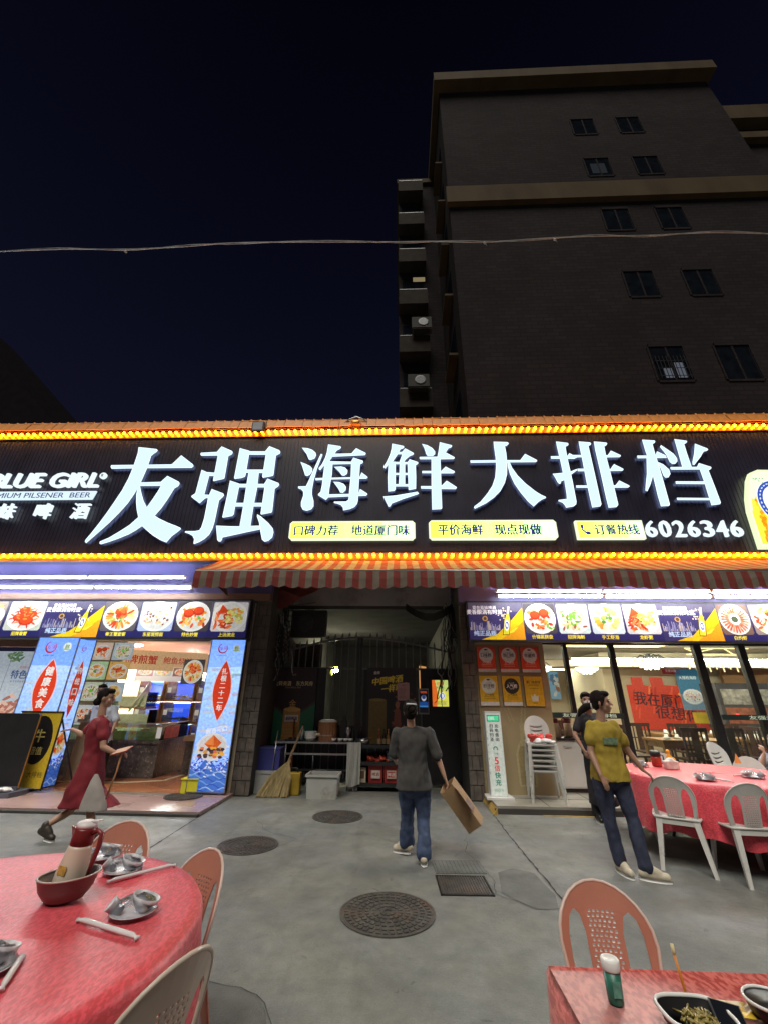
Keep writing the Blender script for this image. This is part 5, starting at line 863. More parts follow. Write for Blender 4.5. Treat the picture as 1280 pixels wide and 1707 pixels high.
while x < gx1 - .02:
    if abs(x - gc) > .08:
        m = MB(); m.bar((0, 0, .1), (0, 0, arch(x)), .022); b = m.build('bar', M['gatemetal'], G, loc=(x, 0, 0))
        if firstb is None: firstb = sp_.build('spear_point', M['gatemetal'], b, loc=(0, 0, arch(x)))
        else: o = firstb.copy(); COL.objects.link(o); o.parent = b; o.location = (0, 0, arch(x))
    x += .155
m = MB(); m.box(gx0, gc - .07, .02, .03, .06, 1.0); m.box(gc + .07, gx1, .02, .03, .06, 1.0); m.build('sheet_panel', M['black'], G)
for q in ((gx0 + .05, gx0 + 1.0, -.03, -.022, 1.0, zr), (gc + .10, gc + 1.05, -.03, -.022, .8, zr - .02), (gx1 - .72, gx1, -.03, -.022, .1, zr)): m = MB(); m.box(*q); m.build('plate', M['black'], G)
# posters hung on the gate
c = Canvas(.98, 1.42, rgb(58, 40, 49)); w, h = c.w, c.h
c.poly([(0, 0), (0, h * .52), (w * .5, h * .3), (w, h * .52), (w, 0)], rgb(43, 133, 101)); c.poly([(0, h * .52), (w * .5, h * .3), (w, h * .52), (w, h * .56), (w * .5, h * .34), (0, h * .56)], rgb(87, 72, 72))
c.rect(w * .34, 0, w * .70, h * .44, rgb(211, 162, 87)); c.oval(w * .52, h * .44, w * .18, h * .03, rgb(246, 203, 116), 16); c.rect(w * .38, h * .28, w * .66, h * .37, rgb(255, 255, 255)); c.text('金砖啤酒', w * .52, h * .325, h * .05, rgb(58, 58, 58), .02, width=w * .24); c.text('金', w * .52, h * .52, h * .10, rgb(217, 174, 101), .02)
for i in range(6): c.rect(w * .34, h * .02 * i * 2, w * .70, h * (.02 * i * 2 + .006), rgb(174, 133, 72))
c.text('金砖美酒', w * .27, h * .79, h * .065, rgb(255, 239, 174), .01, width=w * .36); c.text('东方风骨', w * .74, h * .79, h * .065, rgb(255, 239, 174), .01, width=w * .36); c.text('GOLD BRICK BEER', w * .5, h * .735, h * .02, rgb(217, 188, 145), 0); c.text('金砖', w * .5, h * .91, h * .03, rgb(188, 159, 130), 0)
x, _, z = (-2.712,9.340,0.704); poster('beer_poster', 'dark beer poster with green chevrons and golden can on the left gate leaf', c, ((-2.747,9.340,1.357)[0], 9.33, z), m=M['print'], frame=M['black'])
c = Canvas(1.02, 1.42, rgb(49, 46, 52)); w, h = c.w, c.h; R = random.Random(8)
c.text('金砖', w * .2, h * .93, h * .045, rgb(246, 246, 239), .02); c.text('中国啤酒', w * .42, h * .83, h * .10, rgb(255, 232, 87), .04, width=w * .62, rot=.13, shear=.2); c.text('一样敢先', w * .58, h * .73, h * .10, rgb(255, 232, 87), .04, width=w * .56, rot=.13, shear=.2)
c.rect(w * .05, 0, w * .4, h * .56, rgb(133, 118, 69)); c.oval(w * .22, h * .56, w * .17, h * .02, rgb(159, 145, 87), 14)
for i in range(40): c.oval(w * R.uniform(.5, .98), h * R.uniform(.2, .7), w * .03, h * .012, R.choice([rgb(130, 58, 52), rgb(87, 49, 52), rgb(174, 101, 72)]), 7, R.uniform(0, 3))
c.oval(w * .62, h * .3, w * .07, h * .18, rgb(159, 95, 81), 14); c.oval(w * .62, h * .5, w * .045, h * .05, rgb(188, 130, 101), 12)
x, _, z = (-0.743,9.340,0.732); poster('beer_poster', 'black beer poster with slanted yellow characters on the middle of the gate', c, ((-0.701,9.340,1.380)[0], 9.33, z), m=M['print'], frame=M['black'])
c = Canvas(.25, .34, rgb(200, 160, 160)); c.text('通知', .125, .29, .03, rgb(120, 60, 60), 0)
for i in range(8): c.rect(.03, .23 - i * .026, .03 + .17 * (.7 + .3 * ((i * 7) % 5) / 5), .236 - i * .026, rgb(150, 110, 110))
poster('pink_notice', 'plain pink paper notice taped over the beer poster', c, (-0.071,9.300,1.522), frame=M['print'])
c = Canvas(.33, .50, rgb(222, 220, 90)); c.rect(0, .3, .33, .5, rgb(196, 214, 120)); c.poly([(0, 0), (.09, 0), (.12, .2), (.06, .5), (0, .5)], rgb(226, 110, 40)); c.oval(.2, .2, .06, .07, rgb(240, 245, 245)); c.oval(.2, .2, .05, .055, rgb(90, 120, 200), 18); c.oval(.2, .2, .035, .04, rgb(235, 240, 245), 14); c.text('招聘', .17, .43, .07, rgb(230, 120, 30), .02); c.text('加入我们', .17, .36, .04, rgb(60, 90, 90), .01)
for i in range(4): c.rect(.1, .09 - i * .018, .28, .096 - i * .018, rgb(80, 90, 70))
t = poster('lit_notice', 'small glowing yellow and orange notice on the right side of the gate', c, (0.651,9.300,1.419), m=printed('lit_notice_print', .9, .4), cat='sign', frame=M['black'])
m = MB(); m.box(-.02, .35, -.006, .0, -.02, 0); m.box(-.02, .35, -.006, 0, .5, .52); m.build('frame', M['black'], t)
x, y, z = (0.365,9.280,1.273); t = thing('door_intercom', 'grey framed dark screen with blue and white picture beside the glowing notice', 'sign', (x, y, z)); m = MB(); m.box(0, .21, .004, .03, 0, .48); m.build('frame', M['wallgrey'], t)
c = Canvas(.17, .42, rgb(16, 18, 30)); c.rect(0, .1, .17, .2, rgb(30, 90, 180)); c.oval(.085, .27, .05, .06, rgb(220, 225, 235)); c.oval(.085, .29, .04, .04, rgb(60, 80, 140), 12); c.rect(.02, .36, .15, .4, rgb(200, 80, 50)); c.rect(.0, .1, .17, .13, rgb(80, 150, 220)); c.build('screen', M['softprint'], t, (.02, 0, .03))
x, y, z = (0.414,9.900,1.718); t = thing('lit_doorway', 'narrow orange lit strip of a doorway seen through the gate', 'doorway', (x, y, z)); m = MB(); m.shape([(0, 0), (.19, 0), (.19, .38), (.15, .40), (.16, .50), (.04, .52), (0, .52)], (), lambda u, v, w_: (u, w_, v), 0, .02); m.build('panel', mat('lit_wood', (.55, .28, .08), .5, var=.3, vs=5, emit=.75, ecol=(.78, .36, .10)), t)
x, y, z = (-1.918,13.000,2.318); t = thing('passage_lamp', 'tiny yellowish bare lamp glowing deep in the passage', 'lamp', (x, y, z)); m = MB(); m.ell((0, 0, 0), .07, None, 12, 8); m.build('bulb', glow('passage_bulb', (1, .95, .6), 320), t, True); m = MB(); m.ell((-.12, .05, -.07), (.06, .04, .1)); m.box(-.2, .06, .08, .1, .05, .09); m.build('fitting', mat('yellowish', (.4, .4, .1), .5, emit=.3, ecol=(.6, .6, .1)), t, True)
# prep table, trolley, things on and under them
TY = 8.92
t = thing('prep_table', 'long dark steel prep table standing before the gate', 'table', (0, 0, 0)); xa = (-2.418,8.920,0.765)[0]; xb = (-0.871,8.920,0.786)[0]; zt_ = (-1.701,8.920,0.785)[2]
m = MB(); m.box(xa, xb, TY, TY + .5, zt_ - .03, zt_); m.build('top', M['steel'], t)
xl = [xa + .22, xb - .12]
for x in xl:
    for y in (TY + .03, TY + .46): m = MB(); m.tube([(x, y, 0), (x, y, zt_ - .03)], .018, 8); m.build('leg', M['steel'], t, True)
m = MB(); m.box(xl[0], xl[1], TY + .02, TY + .05, zt_ - .22, zt_ - .19); m.box(xl[0], xl[1], TY + .44, TY + .47, .25, .28); m.build('rail', M['steel'], t); m = MB(); m.tube([(xl[0] + .5, TY + .24, .15), (xl[0] + .5, TY + .24, zt_ - .2)], .014, 8); m.build('brace', M['steel'], t, True)
def at_table(px): return px
m0 = mat('wood_stave', (.30, .13, .06), .5, var=.35, vs=10, stretch=(8, 8, 1))
x, y, _ = (-1.440,9.100,0.774)
t = thing('wooden_bucket', 'round wooden rice bucket with pale lid on the prep table', 'bucket', (x, y, zt_)); m = MB()
for i in range(18):
    a = 2 * pi * i / 18; q = MB(); Rm = Matrix.Rotation(a, 4, 'Z'); q.box(.165, .185, -.029, .029, 0, .33, Rm); q.build('stave', m0, t)
m = MB(); m.lathe([(.165, .0), (.165, .32)], n=18); m.build('liner', M['black'], t); m = MB(); m.lathe([(.18, .332), (.18, .35), (.12, .38), (.001, .385)], n=20); m.build('lid', M['white'], t, True); m = MB(); m.lathe([(.189, .1), (.189, .12)], n=20); m.build('hoop', M['steel'], t)
x, y, _ = (-1.170,9.100,0.777); t = thing('drink_dispenser', 'dark appliance with steel tap beside the wooden bucket', 'appliance', (x + .04, y + .05, zt_)); m = MB(); m.box(-.07, .05, 0, .12, 0, .36); m.box(-.02, .03, -.02, .02, .36, .46); m.build('body', M['black'], t); m = MB(); m.ell((.09, 0, .18), (.06, .05, .09)); m.tube([(.09, 0, .02), (.09, 0, .15)], .04, 10); m.build('jug', M['steel'], t, True)
x, y, _ = (-1.748,8.980,0.789)
t = thing('bowl_stack', 'stack of white bowls and a strainer on the prep table', 'bowls', (x, y, zt_)); m = MB()
for i in range(4): m = MB(); m.lathe([(.05, .0 + i * .03), (.10, .05 + i * .03), (.125, .085 + i * .03), (.12, .085 + i * .03), (.09, .05 + i * .03), (.001, .02 + i * .03)], n=18); m.build('bowl', M['white'], t, True)
m = MB(); m.ell((.14, .02, .12), (.09, .07, .03)); m.build('strainer', M['cream'], t, True)
x, y, _ = (-1.915,9.000,0.785); t = thing('clear_bottle', 'clear bottle with dark cap at the back of the prep table', 'bottle', (x - .02, y + .1, zt_)); m = MB(); m.lathe([(.032, 0), (.034, .16), (.012, .22), (.012, .27)], n=12); m.build('bottle', mat('clear_plastic', (.5, .55, .55), .2, var=.1), t, True); m = MB(); m.lathe([(.015, .27), (.015, .30)], n=10); m.build('cap', M['black'], t)
x, y, _ = (-2.086,8.980,0.785); t = thing('dark_tray', 'low black tray at the left end of the prep table', 'tray', (x, y, zt_)); m = MB(); m.box(-.14, .14, -.06, .08, 0, .035); m.ell((-.05, 0, .05), (.04, .03, .02)); m.ell((.06, 0, .045), (.05, .03, .02)); m.build('tray', M['black'], t)
for i, px in enumerate(((-1.293,8.970,0.797)[0], (-1.165,8.970,0.798)[0], (-1.061,8.970,0.800)[0], (-0.969,8.970,0.801)[0])):
    t = thing('small_bowl', 'small white bowl on the prep table, ' + ('nearest the wooden bucket', 'second after the bucket', 'third after the bucket', 'at the table end')[i], 'bowl', (px, 8.99, zt_), 0, 'row of small white bowls'); m = MB(); m.lathe([(.025, 0), (.045, .03), (.055, .06), (.05, .06), (.001, .02)], n=14); m.build('bowl', M['white'], t, True)
# trolley
xa2 = (-0.866,8.900,0.719)[0] ; xb2 = (0.043,8.900,0.732)[0] + .2
t = thing('shelf_trolley', 'dark three-shelf trolley on castors beside the prep table', 'trolley', (0, 0, 0)); zz = (zt_ - .06, (-0.765,8.900,0.447)[2], (-0.753,8.900,0.116)[2])
for z in zz: m = MB(); m.box(xa2, xb2, 8.9, 9.28, z - .02, z); m.box(xa2, xb2, 8.895, 8.9, z - .03, z + .03); m.build('shelf', M['blackmetal'], t)
for x in (xa2 + .02, xb2 - .02):
    for y in (8.92, 9.26):
        m = MB(); m.box(x - .015, x + .015, y - .015, y + .015, .1, zz[0] + .15); m.build('post', M['blackmetal'], t)
        m = MB(); m.lathe([(.045, -.015), (.045, .015)], (x, y, .045), 14, Matrix.Rotation(pi / 2, 4, 'X')); m.build('castor', M['wallgrey'], t)
zs = zz
x, y, _ = (-0.730,9.050,0.707); t = thing('steel_bowl', 'shiny steel bowl with handle on the top trolley shelf', 'bowl', (x, y, zs[0])); m = MB(); m.lathe([(.07, 0), (.12, .04), (.14, .11), (.135, .11), (.11, .045), (.001, .01)], n=20); m.bar((-.15, 0, .1), (.17, 0, .14), .015, .006); m.build('bowl', M['steel'], t, True)
cols = [(.18, .05, .03), (.03, .03, .03), (.25, .12, .04), (.05, .09, .04), (.20, .06, .05)]
for i, px in enumerate(((-0.418,9.050,0.762)[0], (-0.326,9.050,0.763)[0], (-0.245,9.050,0.764)[0], (-0.152,9.050,0.765)[0], (-0.071,9.050,0.767)[0])):
    t = thing('sauce_bottle', ('reddish sauce bottle, first of the row', 'black soy sauce bottle in the row', 'amber sauce bottle in the row', 'dark green bottle in the row', 'reddish sauce bottle last in the row')[i] + ' on the trolley', 'bottle', (px, 9.05 + .05 * (i % 2), zs[0]), 0, 'sauce bottles on the trolley')
    m = MB(); m.lathe([(.035, 0), (.037, .15), (.014, .21), (.013, .26)], n=12); m.build('bottle', mat('bottle_glass_%d' % i, cols[i], .15, var=.2), t, True); m = MB(); m.lathe([(.0375, .03), (.0375, .12)], n=12); m.build('label', mat('bottle_label_%d' % i, (.35, .25, .12), .6, var=.3, vs=30), t); m = MB(); m.lathe([(.016, .26), (.016, .29)], n=10); m.build('cap', M['black'] if i % 2 else M['gold'], t)
def crate(name, label, x0, x1, y0, y1, z0, h, m_, cat='crate'):
    t = thing(name, label, cat, ((x0 + x1) / 2, (y0 + y1) / 2, z0)); w = (x1 - x0) / 2; d = (y1 - y0) / 2; t_ = .012; k = .93
    m = MB()
    for a, b in (((-w * k, -d * k), (w * k, -d * k)), ((w * k, -d * k), (w * k, d * k)), ((w * k, d * k), (-w * k, d * k)), ((-w * k, d * k), (-w * k, -d * k))):
        A_, B_ = Vector((a[0], a[1], 0)), Vector((b[0], b[1], 0)); A2 = Vector((a[0] / k, a[1] / k, h)); B2 = Vector((b[0] / k, b[1] / k, h)); n = (B_ - A_).cross(Vector((0, 0, 1))).normalized() * t_
        m.poly([A_, B_, B2, A2]); m.poly([A_ - n, B_ - n, B2 - n, A2 - n]); m.poly([A2, B2, B2 - n, A2 - n])
    m.poly([(-w * k, -d * k, .002), (w * k, -d * k, .002), (w * k, d * k, .002), (-w * k, d * k, .002)]); m.build('shell', m_, t)
    m = MB(); r = .02
    m.box(-w - r, w + r, -d - r, -d, h - .03, h + .004); m.box(-w - r, w + r, d, d + r, h - .03, h + .004); m.box(-w - r, -w, -d, d, h - .03, h + .004); m.box(w, w + r, -d, d, h - .03, h + .004); m.build('rim', m_, t); return t
wp = mat('dull_white_plastic', (.42, .43, .41), .5, var=.1, vs=4, dirt=(.22, .2, .17), ds=3, dth=.55)
crate('storage_bin', 'open white plastic bin standing empty before the prep table', (-1.594,8.301,0.000)[0] - .02, (-1.099,8.349,0.000)[0] + .02, 8.22, 8.62, 0, (-1.375,8.250,0.349)[2] , wp, 'bin')
redp = mat('red_crate_plastic', (.36, .03, .025), .45, var=.2, vs=5)
crate('bottle_crate', 'red bottle crate on the lowest trolley shelf, nearest the hanging cloth', (-0.607,8.950,0.280)[0], (-0.339,8.950,0.284)[0], 8.95, 9.25, zs[2] + .002, .34, redp); crate('bottle_crate', 'red bottle crate on the lowest trolley shelf beside the woman', (-0.322,8.950,0.285)[0], (-0.049,8.950,0.289)[0], 8.95, 9.25, zs[2] + .002, .34, redp)
for i, (px, nm) in enumerate((((-0.472,8.930,0.285)[0], 0), ((-0.194,8.930,0.289)[0], 1))):
    c = Canvas(.17, .13, rgb(206, 190, 180)); c.rect(.02, .02, .15, .11, rgb(190, 60, 50) if i else rgb(230, 220, 210)); c.text('啤酒', .085, .065, .06, rgb(240, 230, 220) if i else rgb(150, 40, 40), .02)
    b = bpy.data.objects['bottle_crate' + ('.001' if i else '')]; q = c.build('sticker', M['print'], b, (-.08, -.175, .09))
t = thing('carton', 'small pale carton on the lowest trolley shelf behind the cloth', 'box', ((-0.744,9.000,0.223)[0], 9.05, zs[2])); m = MB(); m.box(-.09, .09, -.08, .1, .002, .26); m.build('box', M['cream'], t); m = MB(); m.box(-.06, .06, -.083, -.081, .08, .2); m.build('label', M['brown'], t)
t = thing('plastic_bag', 'crumpled red plastic bag on the middle trolley shelf', 'bag', ((-0.411,9.000,0.469)[0], 9.05, zs[1])); m = MB(); R = random.Random(6)
for i in range(16): m.ell((R.uniform(-.2, .18), R.uniform(-.08, .08), R.uniform(.02, .08)), (.07, .05, .03), Matrix.Rotation(R.uniform(0, 3), 3, 'Y'), 8, 6)
remesh(m, .014, 'bag', mat('red_film', (.42, .06, .03), .3, var=.3, vs=10), t, 1, .01, 12)
t = thing('plastic_bag', 'crumpled clear plastic bag at the right of the middle shelf', 'bag', ((-0.151,9.000,0.492)[0], 9.05, zs[1])); m = MB()
for i in range(14): m.ell((R.uniform(-.1, .1), R.uniform(-.08, .08), R.uniform(.02, .2)), (.06, .05, .05), Matrix.Rotation(R.uniform(0, 3), 3, 'Y'), 8, 6)
remesh(m, .014, 'bag', mat('grey_film', (.20, .24, .27), .2, var=.4, vs=9), t, 1, .012, 12)
t = thing('hanging_cloth', 'long white cloth hanging from the end of the prep table', 'cloth', ((-0.910,8.860,0.771)[0], 8.86, zt_)); m = MB(); n = 22; L_ = .72
def cl(u, v): return (-.10 + u * .26 + .012 * sin(u * 19) , -.015 + .03 * sin(u * 15 + v * 2) * (.3 + v), .01 - v * L_ * (1 - .12 * abs(u - .35)))
for i in range(n):
    for j in range(12): a, b, p, q = i / n, (i + 1) / n, j / 12, (j + 1) / 12; m.poly([cl(a, p), cl(b, p), cl(b, q), cl(a, q)])
m.build('cloth', mat('off_white_cloth', (.46, .47, .44), .85, var=.1, bump=.3), t, True)
# cool boxes and broom on the left
x0, y0, _ = (-2.753,8.575,0.000); x1 = (-2.255,8.676,0.000)[0]
t = thing('cool_box', 'scuffed white cool box on the ground left of the prep table', 'cool box', ((x0 + x1) / 2 + .02, 8.75, 0)); w = (x1 - x0) / 2 + .02; m = MB(); m.box(-w, w, -.17, .2, 0, .30); m.build('body', wp, t); m = MB(); m.box(-w - .012, w + .012, -.182, .212, .302, .345); m.build('lid', wp, t)
t = thing('cool_box', 'dark blue box stacked on the white cool box', 'cool box', ((x0 + x1) / 2 + .05, 8.78, .346)); m = MB(); m.box(-w + .04, w - .03, -.15, .18, 0, .34); m.build('body', mat('blue_plastic', (.035, .04, .20), .4, var=.2, vs=3), t); m = MB(); m.box(-w + .025, w - .015, -.162, .19, .342, .36); m.build('rim', mat('blue_plastic_rim', (.06, .07, .24), .4), t)
straw = mat('broom_straw', (.30, .23, .10), .8, var=.35, vs=30, stretch=(1, 1, .1)); x, y, _ = (-2.165,8.246,0.000)
t = thing('straw_broom', 'straw broom standing bristles down with handle leaning to the right', 'broom', (x, 8.35, 0)); R = random.Random(9)
top = Vector((.13, .2, .45)); m = MB(); m.bar((.10, .16, .38), (.30, .42, 1.05), .028); m.build('handle', mat('bamboo', (.30, .20, .12), .5, var=.2), t)
m = MB()
for i in range(420):
    a = R.uniform(-.30, .24); d = R.uniform(-.10, .10); e0 = Vector((a, d - .02, R.uniform(0, .03))); s0 = top + Vector((a * .12, d * .25, R.uniform(-.05, .04))); mid = (e0 + s0) / 2 + Vector((a * .18, 0, .03))
    for p, q in ((s0, mid), (mid, e0)): u = Vector((.0035, 0, 0)); m.poly([p - u, p + u, q + u * 1.5, q - u * 1.5])
m.build('bristles', straw, t, kind='stuff'); m = MB(); m.cap(top + Vector((-.02, -.03, -.1)), top + Vector((.02, .02, .05)), .055, .03); m.build('binding', straw, t, True)
t = thing('red_broom_handle', 'thin dark red pole leaning on the gate behind the straw broom', 'pole', (x + .02, 8.75, 0)); m = MB(); m.tube([(.15, 0, .05), (-.02, .55, 1.15)], .014, 8); m.build('pole', mat('red_pole', (.16, .02, .02), .4), t, True)
t = thing('steel_pole', 'thin grey pole standing beside the blue box', 'pole', (x - .16, 8.55, 0)); m = MB(); m.tube([(0, 0, .0), (.02, .1, .98)], .009, 8); m.build('pole', M['steel'], t, True)
x, y, _ = (-1.906,8.317,0.000); t = thing('yellow_jerrycan', 'dull yellow plastic jerrycan behind the straw broom', 'jerrycan', (x, 8.55, 0)); m = MB(); m.box(-.12, .13, -.09, .09, 0, .34); remesh(m, .014, 'can', mat('dull_yellow', (.34, .22, .02), .45, var=.2, vs=6), t, 6); m = MB(); m.tube([(-.06, 0, .33), (-.05, 0, .40), (.05, 0, .40), (.07, 0, .33)], .014, 8); m.build('handle', M['black'], t, True)
x, y, _ = (-1.892,8.560,0.000); t = thing('paper_ball', 'tiny white crumpled paper ball on the ground by the jerrycan', 'litter', (x, y, .0)); m = MB(); m.ell((0, 0, .025), (.035, .03, .025)); m.build('ball', M['white'], t, True)
# cables and clutter by both pillars
def cables(name, label, cx, y, z0, z1, n, seed, spread, m_):
    R = random.Random(seed); t = thing(name, label, 'cables', (cx, y, 0))
    for i in range(n):
        x = R.uniform(-spread, spread); pts = []; z = z1 - R.uniform(0, .3); drift = R.uniform(-.04, .04)
        while z > z0 + R.uniform(0, .5): pts.append((x + R.uniform(-.05, .05), R.uniform(-.05, .03), z)); x += drift + R.uniform(-.05, .05); z -= R.uniform(.12, .28)
        if len(pts) < 2: continue
        P = [Vector(p) for p in pts]; sm = []
        for k in range(len(P) - 1):
            for q in range(4):
                f = q / 4; a = P[max(k - 1, 0)]; b = P[k]; c_ = P[k + 1]; d = P[min(k + 2, len(P) - 1)]
                sm.append(.5 * ((2 * b) + (c_ - a) * f + (2 * a - 5 * b + 4 * c_ - d) * f * f + (3 * b - a - 3 * c_ + d) * f ** 3))
        m = MB(); m.tube(sm, R.choice([.006, .008, .012]), 5); m.build('cable', m_[i % len(m_)], t, True)
    return t
cl_ = cables('cable_bundle', 'tangle of black and pale cables running down beside the left gate pillar', -2.50, 8.95, 1.6, 3.5, 16, 21, .16, [M['wire'], M['wire'], M['wirelight']])
m = MB()
for k in range(7):
    a0 = k; pts = [( .0 + .14 * cos(t_ * .5 + a0) * (1 + .1 * k), -.02 * k, 2.9 - .1 * k + .2 * sin(t_ * .5 + a0)) for t_ in range(13)]; m = MB(); m.tube(pts, .008, 5); m.build('coil', M['wire'], cl_, True)
cr_ = cables('cable_bundle', 'tangle of cables hanging beside the right gate pillar', 1.02, 8.95, 1.2, 3.5, 18, 22, .12, [M['wire'], M['wirelight'], M['wire']])
for k in range(6):
    pts = [(-.9 + .2 * t_ , -.05 - .02 * k, 3.42 - .05 * k - .22 * sin(pi * t_ / 5) + .02 * k) for t_ in range(6)]; m = MB(); m.tube(pts, .011, 5); m.build('slack_cable', M['wire'], cr_, True)
x, y, z = (1.149,9.200,3.057); t = thing('meter_box', 'dark metal meter box on the wall inside the right pillar', 'electrical box', (x, 9.1, z)); m = MB(); m.box(-.12, .12, 0, .2, -.45, .30); m.build('box', M['blackmetal'], t); m = MB(); m.box(-.10, .1, -.01, -.001, -.42, .27); m.build('door', M['black'], t)
x, y, z = (1.188,9.200,2.643); t = thing('network_switch', 'small pale box with a light wire below the meter box', 'electrical box', (x, 9.05, z)); m = MB(); m.box(-.09, .09, 0, .06, -.07, .09); m.build('box', M['wallgrey'], t); m = MB(); m.tube([(.03, 0, -.05), (.06, 0, -.14), (.0, 0, -.16), (-.02, 0, -.04)], .006, 5); m.build('wire', M['wirelight'], t)
x, y, z = (-2.014,9.000,3.072); t = thing('old_air_conditioner', 'dark air conditioner outdoor unit hung on a bracket inside the passage', 'air conditioner', (x, 9.3, z)); m = MB(); m.box(-.42, .36, 0, .16, -.30, .28); m.build('case', M['black'], t); m = MB(); m.lathe([(.2, 0), (.2, .01), (.18, .012)], (-.08, -.02, 0), 20, Matrix.Rotation(pi / 2, 4, 'X')); m.build('fan_guard', M['blackmetal'], t)
for k in range(5): a = Vector((-.6, -.05, .35 - .1 * k)); m = MB(); m.bar(a, a + Vector((.7, .02, .1 - .06 * k)), .015); m.build('bracket_bar', M['wire'], t)
x, y, z = (-2.595,8.700,3.460); t = thing('red_canopy_flap', 'sagging dull red canopy cloth by the top of the left gate pillar', 'cloth', (x, 8.7, z)); m = MB(); vs, fs = fill([(-.5, .4), (1.0, .35), (.75, .18), (.5, .05), (.35, -.05), (.1, -.18), (-.1, -.2), (-.5, -.1)]); m.v = [(a, .06 * sin(a * 9) + .05 * b, b) for a, b in vs]; m.f = fs; m.m = [0] * len(fs); m.c = [(1, 1, 1)] * len(fs); m.build('cloth', mat('dull_red_cloth', (.16, .035, .03), .85, var=.2, vs=4), t)

# ---------------------------------------------------------------- right shop front
def award(x, z, w, h, col, disc, big, label, dark=False):
    c = Canvas(w, h, col); c.rect(0, 0, w, h * .12, rgb(222, 220, 214)) if col[1] < .2 or big != '必吃榜' else None
    if big != '必吃榜':
        c.oval(w * .5, h * .66, w * .40, w * .40, disc, 26); ink = rgb(240, 240, 235) if dark else rgb(60, 60, 70)
        c.text(big, w * .5, h * .66, w * .20, ink, .02, width=w * .58); c.text('大众点评', w * .5, h * .76, w * .07, ink, 0); c.text('年度商家', w * .5, h * .57, w * .06, ink, 0)
        c.oval(w * .5, h * .87, w * .10, h * .03, rgb(60, 20, 20) if col[1] < .2 else rgb(70, 60, 40), 10)
        c.text('人气推荐', w * .5, h * .36, w * .12, rgb(250, 230, 220) if col[1] < .2 else rgb(60, 46, 20), .01)
        for k in (.28, .22): c.rect(w * .2, h * k, w * .8, h * (k + .012), rgb(250, 200, 180) if col[1] < .2 else rgb(90, 70, 20))
    else:
        c.text('厦门美食榜', w * .5, h * .80, w * .14, rgb(70, 56, 20), .01); c.text('大众点评必吃', w * .5, h * .70, w * .09, rgb(80, 64, 20), 0); c.rect(w * .25, h * .58, w * .75, h * .59, rgb(90, 70, 20))
        c.poly([(w * .34, h * .16), (w * .66, h * .16), (w * .70, h * .36), (w * .60, h * .31), (w * .5, h * .42), (w * .40, h * .31), (w * .30, h * .36)], rgb(220, 224, 214)); c.rect(w * .38, h * .09, w * .62, h * .11, rgb(90, 70, 20))
    t = thing('award_plaque', label, 'plaque', (x, 8.30, z), 0, 'six award plaques on the beige wall'); b = MB(); b.box(0, w, .003, .028, 0, h); b.build('frame', M['gold'], t); 
    for q in ((-.008, 0, -.008, h + .008), (w, w + .008, -.008, h + .008)): b = MB(); b.box(q[0], q[1], -.004, .028, q[2], q[3]); b.build('edge', M['brown'], t)
    c.build('print', M['print'], t); return t
org, yel_ = rgb(226, 76, 34), rgb(226, 178, 40)
a0 = (1.455, 1.875, 2.275)
for i, (x, big) in enumerate(zip(a0, ('口味榜', '热门榜', '收藏榜'))): award(x, 2.03, .335, .455, org, rgb(226, 224, 218), big, 'orange award plaque with white disc, ' + ('left', 'middle', 'right')[i] + ' of the top row')
for i, (x, big, d, dk) in enumerate(zip(a0, ('好评榜', '人气榜', '必吃榜'), (rgb(214, 216, 208), rgb(48, 40, 36), org), (False, True, False))): award(x, 1.46, .335, .50, yel_, d, big, ('yellow award plaque with pale disc, left of the lower row', 'yellow award plaque with dark disc, middle of the lower row', 'yellow award plaque with white crown, right of the lower row')[i], dk)
# wall decal: bottle with ears of wheat
c = Canvas(.8, 1.5, (0, 0, 0)); c.mb = MB(); dcol = (.44, .37, .20)
c.poly([(.40, .02), (.68, .02), (.70, .1), (.70, .5), (.66, .62), (.60, .72), (.59, .98), (.49, .98), (.48, .72), (.42, .62), (.38, .5), (.38, .1)], dcol); c.poly([(.42, .05), (.66, .05), (.67, .48), (.62, .62), (.46, .62), (.41, .48)], (.30, .24, .12))
for k in range(4): c.oval(.54 + .01 * k, .14 + .2 * k, .02, .035, dcol, 8, .5)
for cx, cy, a, n in ((.36, 1.02, .35, 9), (.56, 1.0, -.15, 6)):
    for k in range(n):
        u = cx - sin(a) * k * .05; v = cy + cos(a) * k * .05; c.oval(u - .03, v, .014, .036, dcol, 7, a - .5); c.oval(u + .03, v, .014, .036, dcol, 7, a + .5)
c.w = c.h = 9; t = thing('wall_decal', 'faint pale bottle and wheat ears decal on the beige wall', 'wall decal', (1.62, 8.325, .20)); c.build('print', M['print'], t)
# power bank kiosk
x, _, z0 = (1.399,8.000,1.362); t = thing('charging_kiosk', 'tall white power bank kiosk with green screen reading 5倍快充', 'kiosk', (1.58, 8.02, .10))
m = MB(); m.box(-.135, .135, -.05, .15, .035, 1.27); m.build('column', M['white'], t); m = MB(); m.shape([(-.22, -.14), (.22, -.14), (.2, .2), (-.2, .2)], (), lambda u, v, w: (u, v, w), .002, .034); m.build('base', M['white'], t)
c = Canvas(.25, 1.20, rgb(196, 204, 196)); c.rect(.02, 1.07, .23, 1.17, rgb(40, 60, 60)); c.rect(.03, 1.08, .22, 1.16, rgb(90, 230, 170)); c.text('扫码', .09, 1.12, .05, rgb(240, 255, 250), .02)
c.vtext('充电借出', .17, 1.03, .055, .012, rgb(50, 54, 60), .03); c.vtext('扫码归还', .08, 1.03, .055, .012, rgb(50, 54, 60), .03)
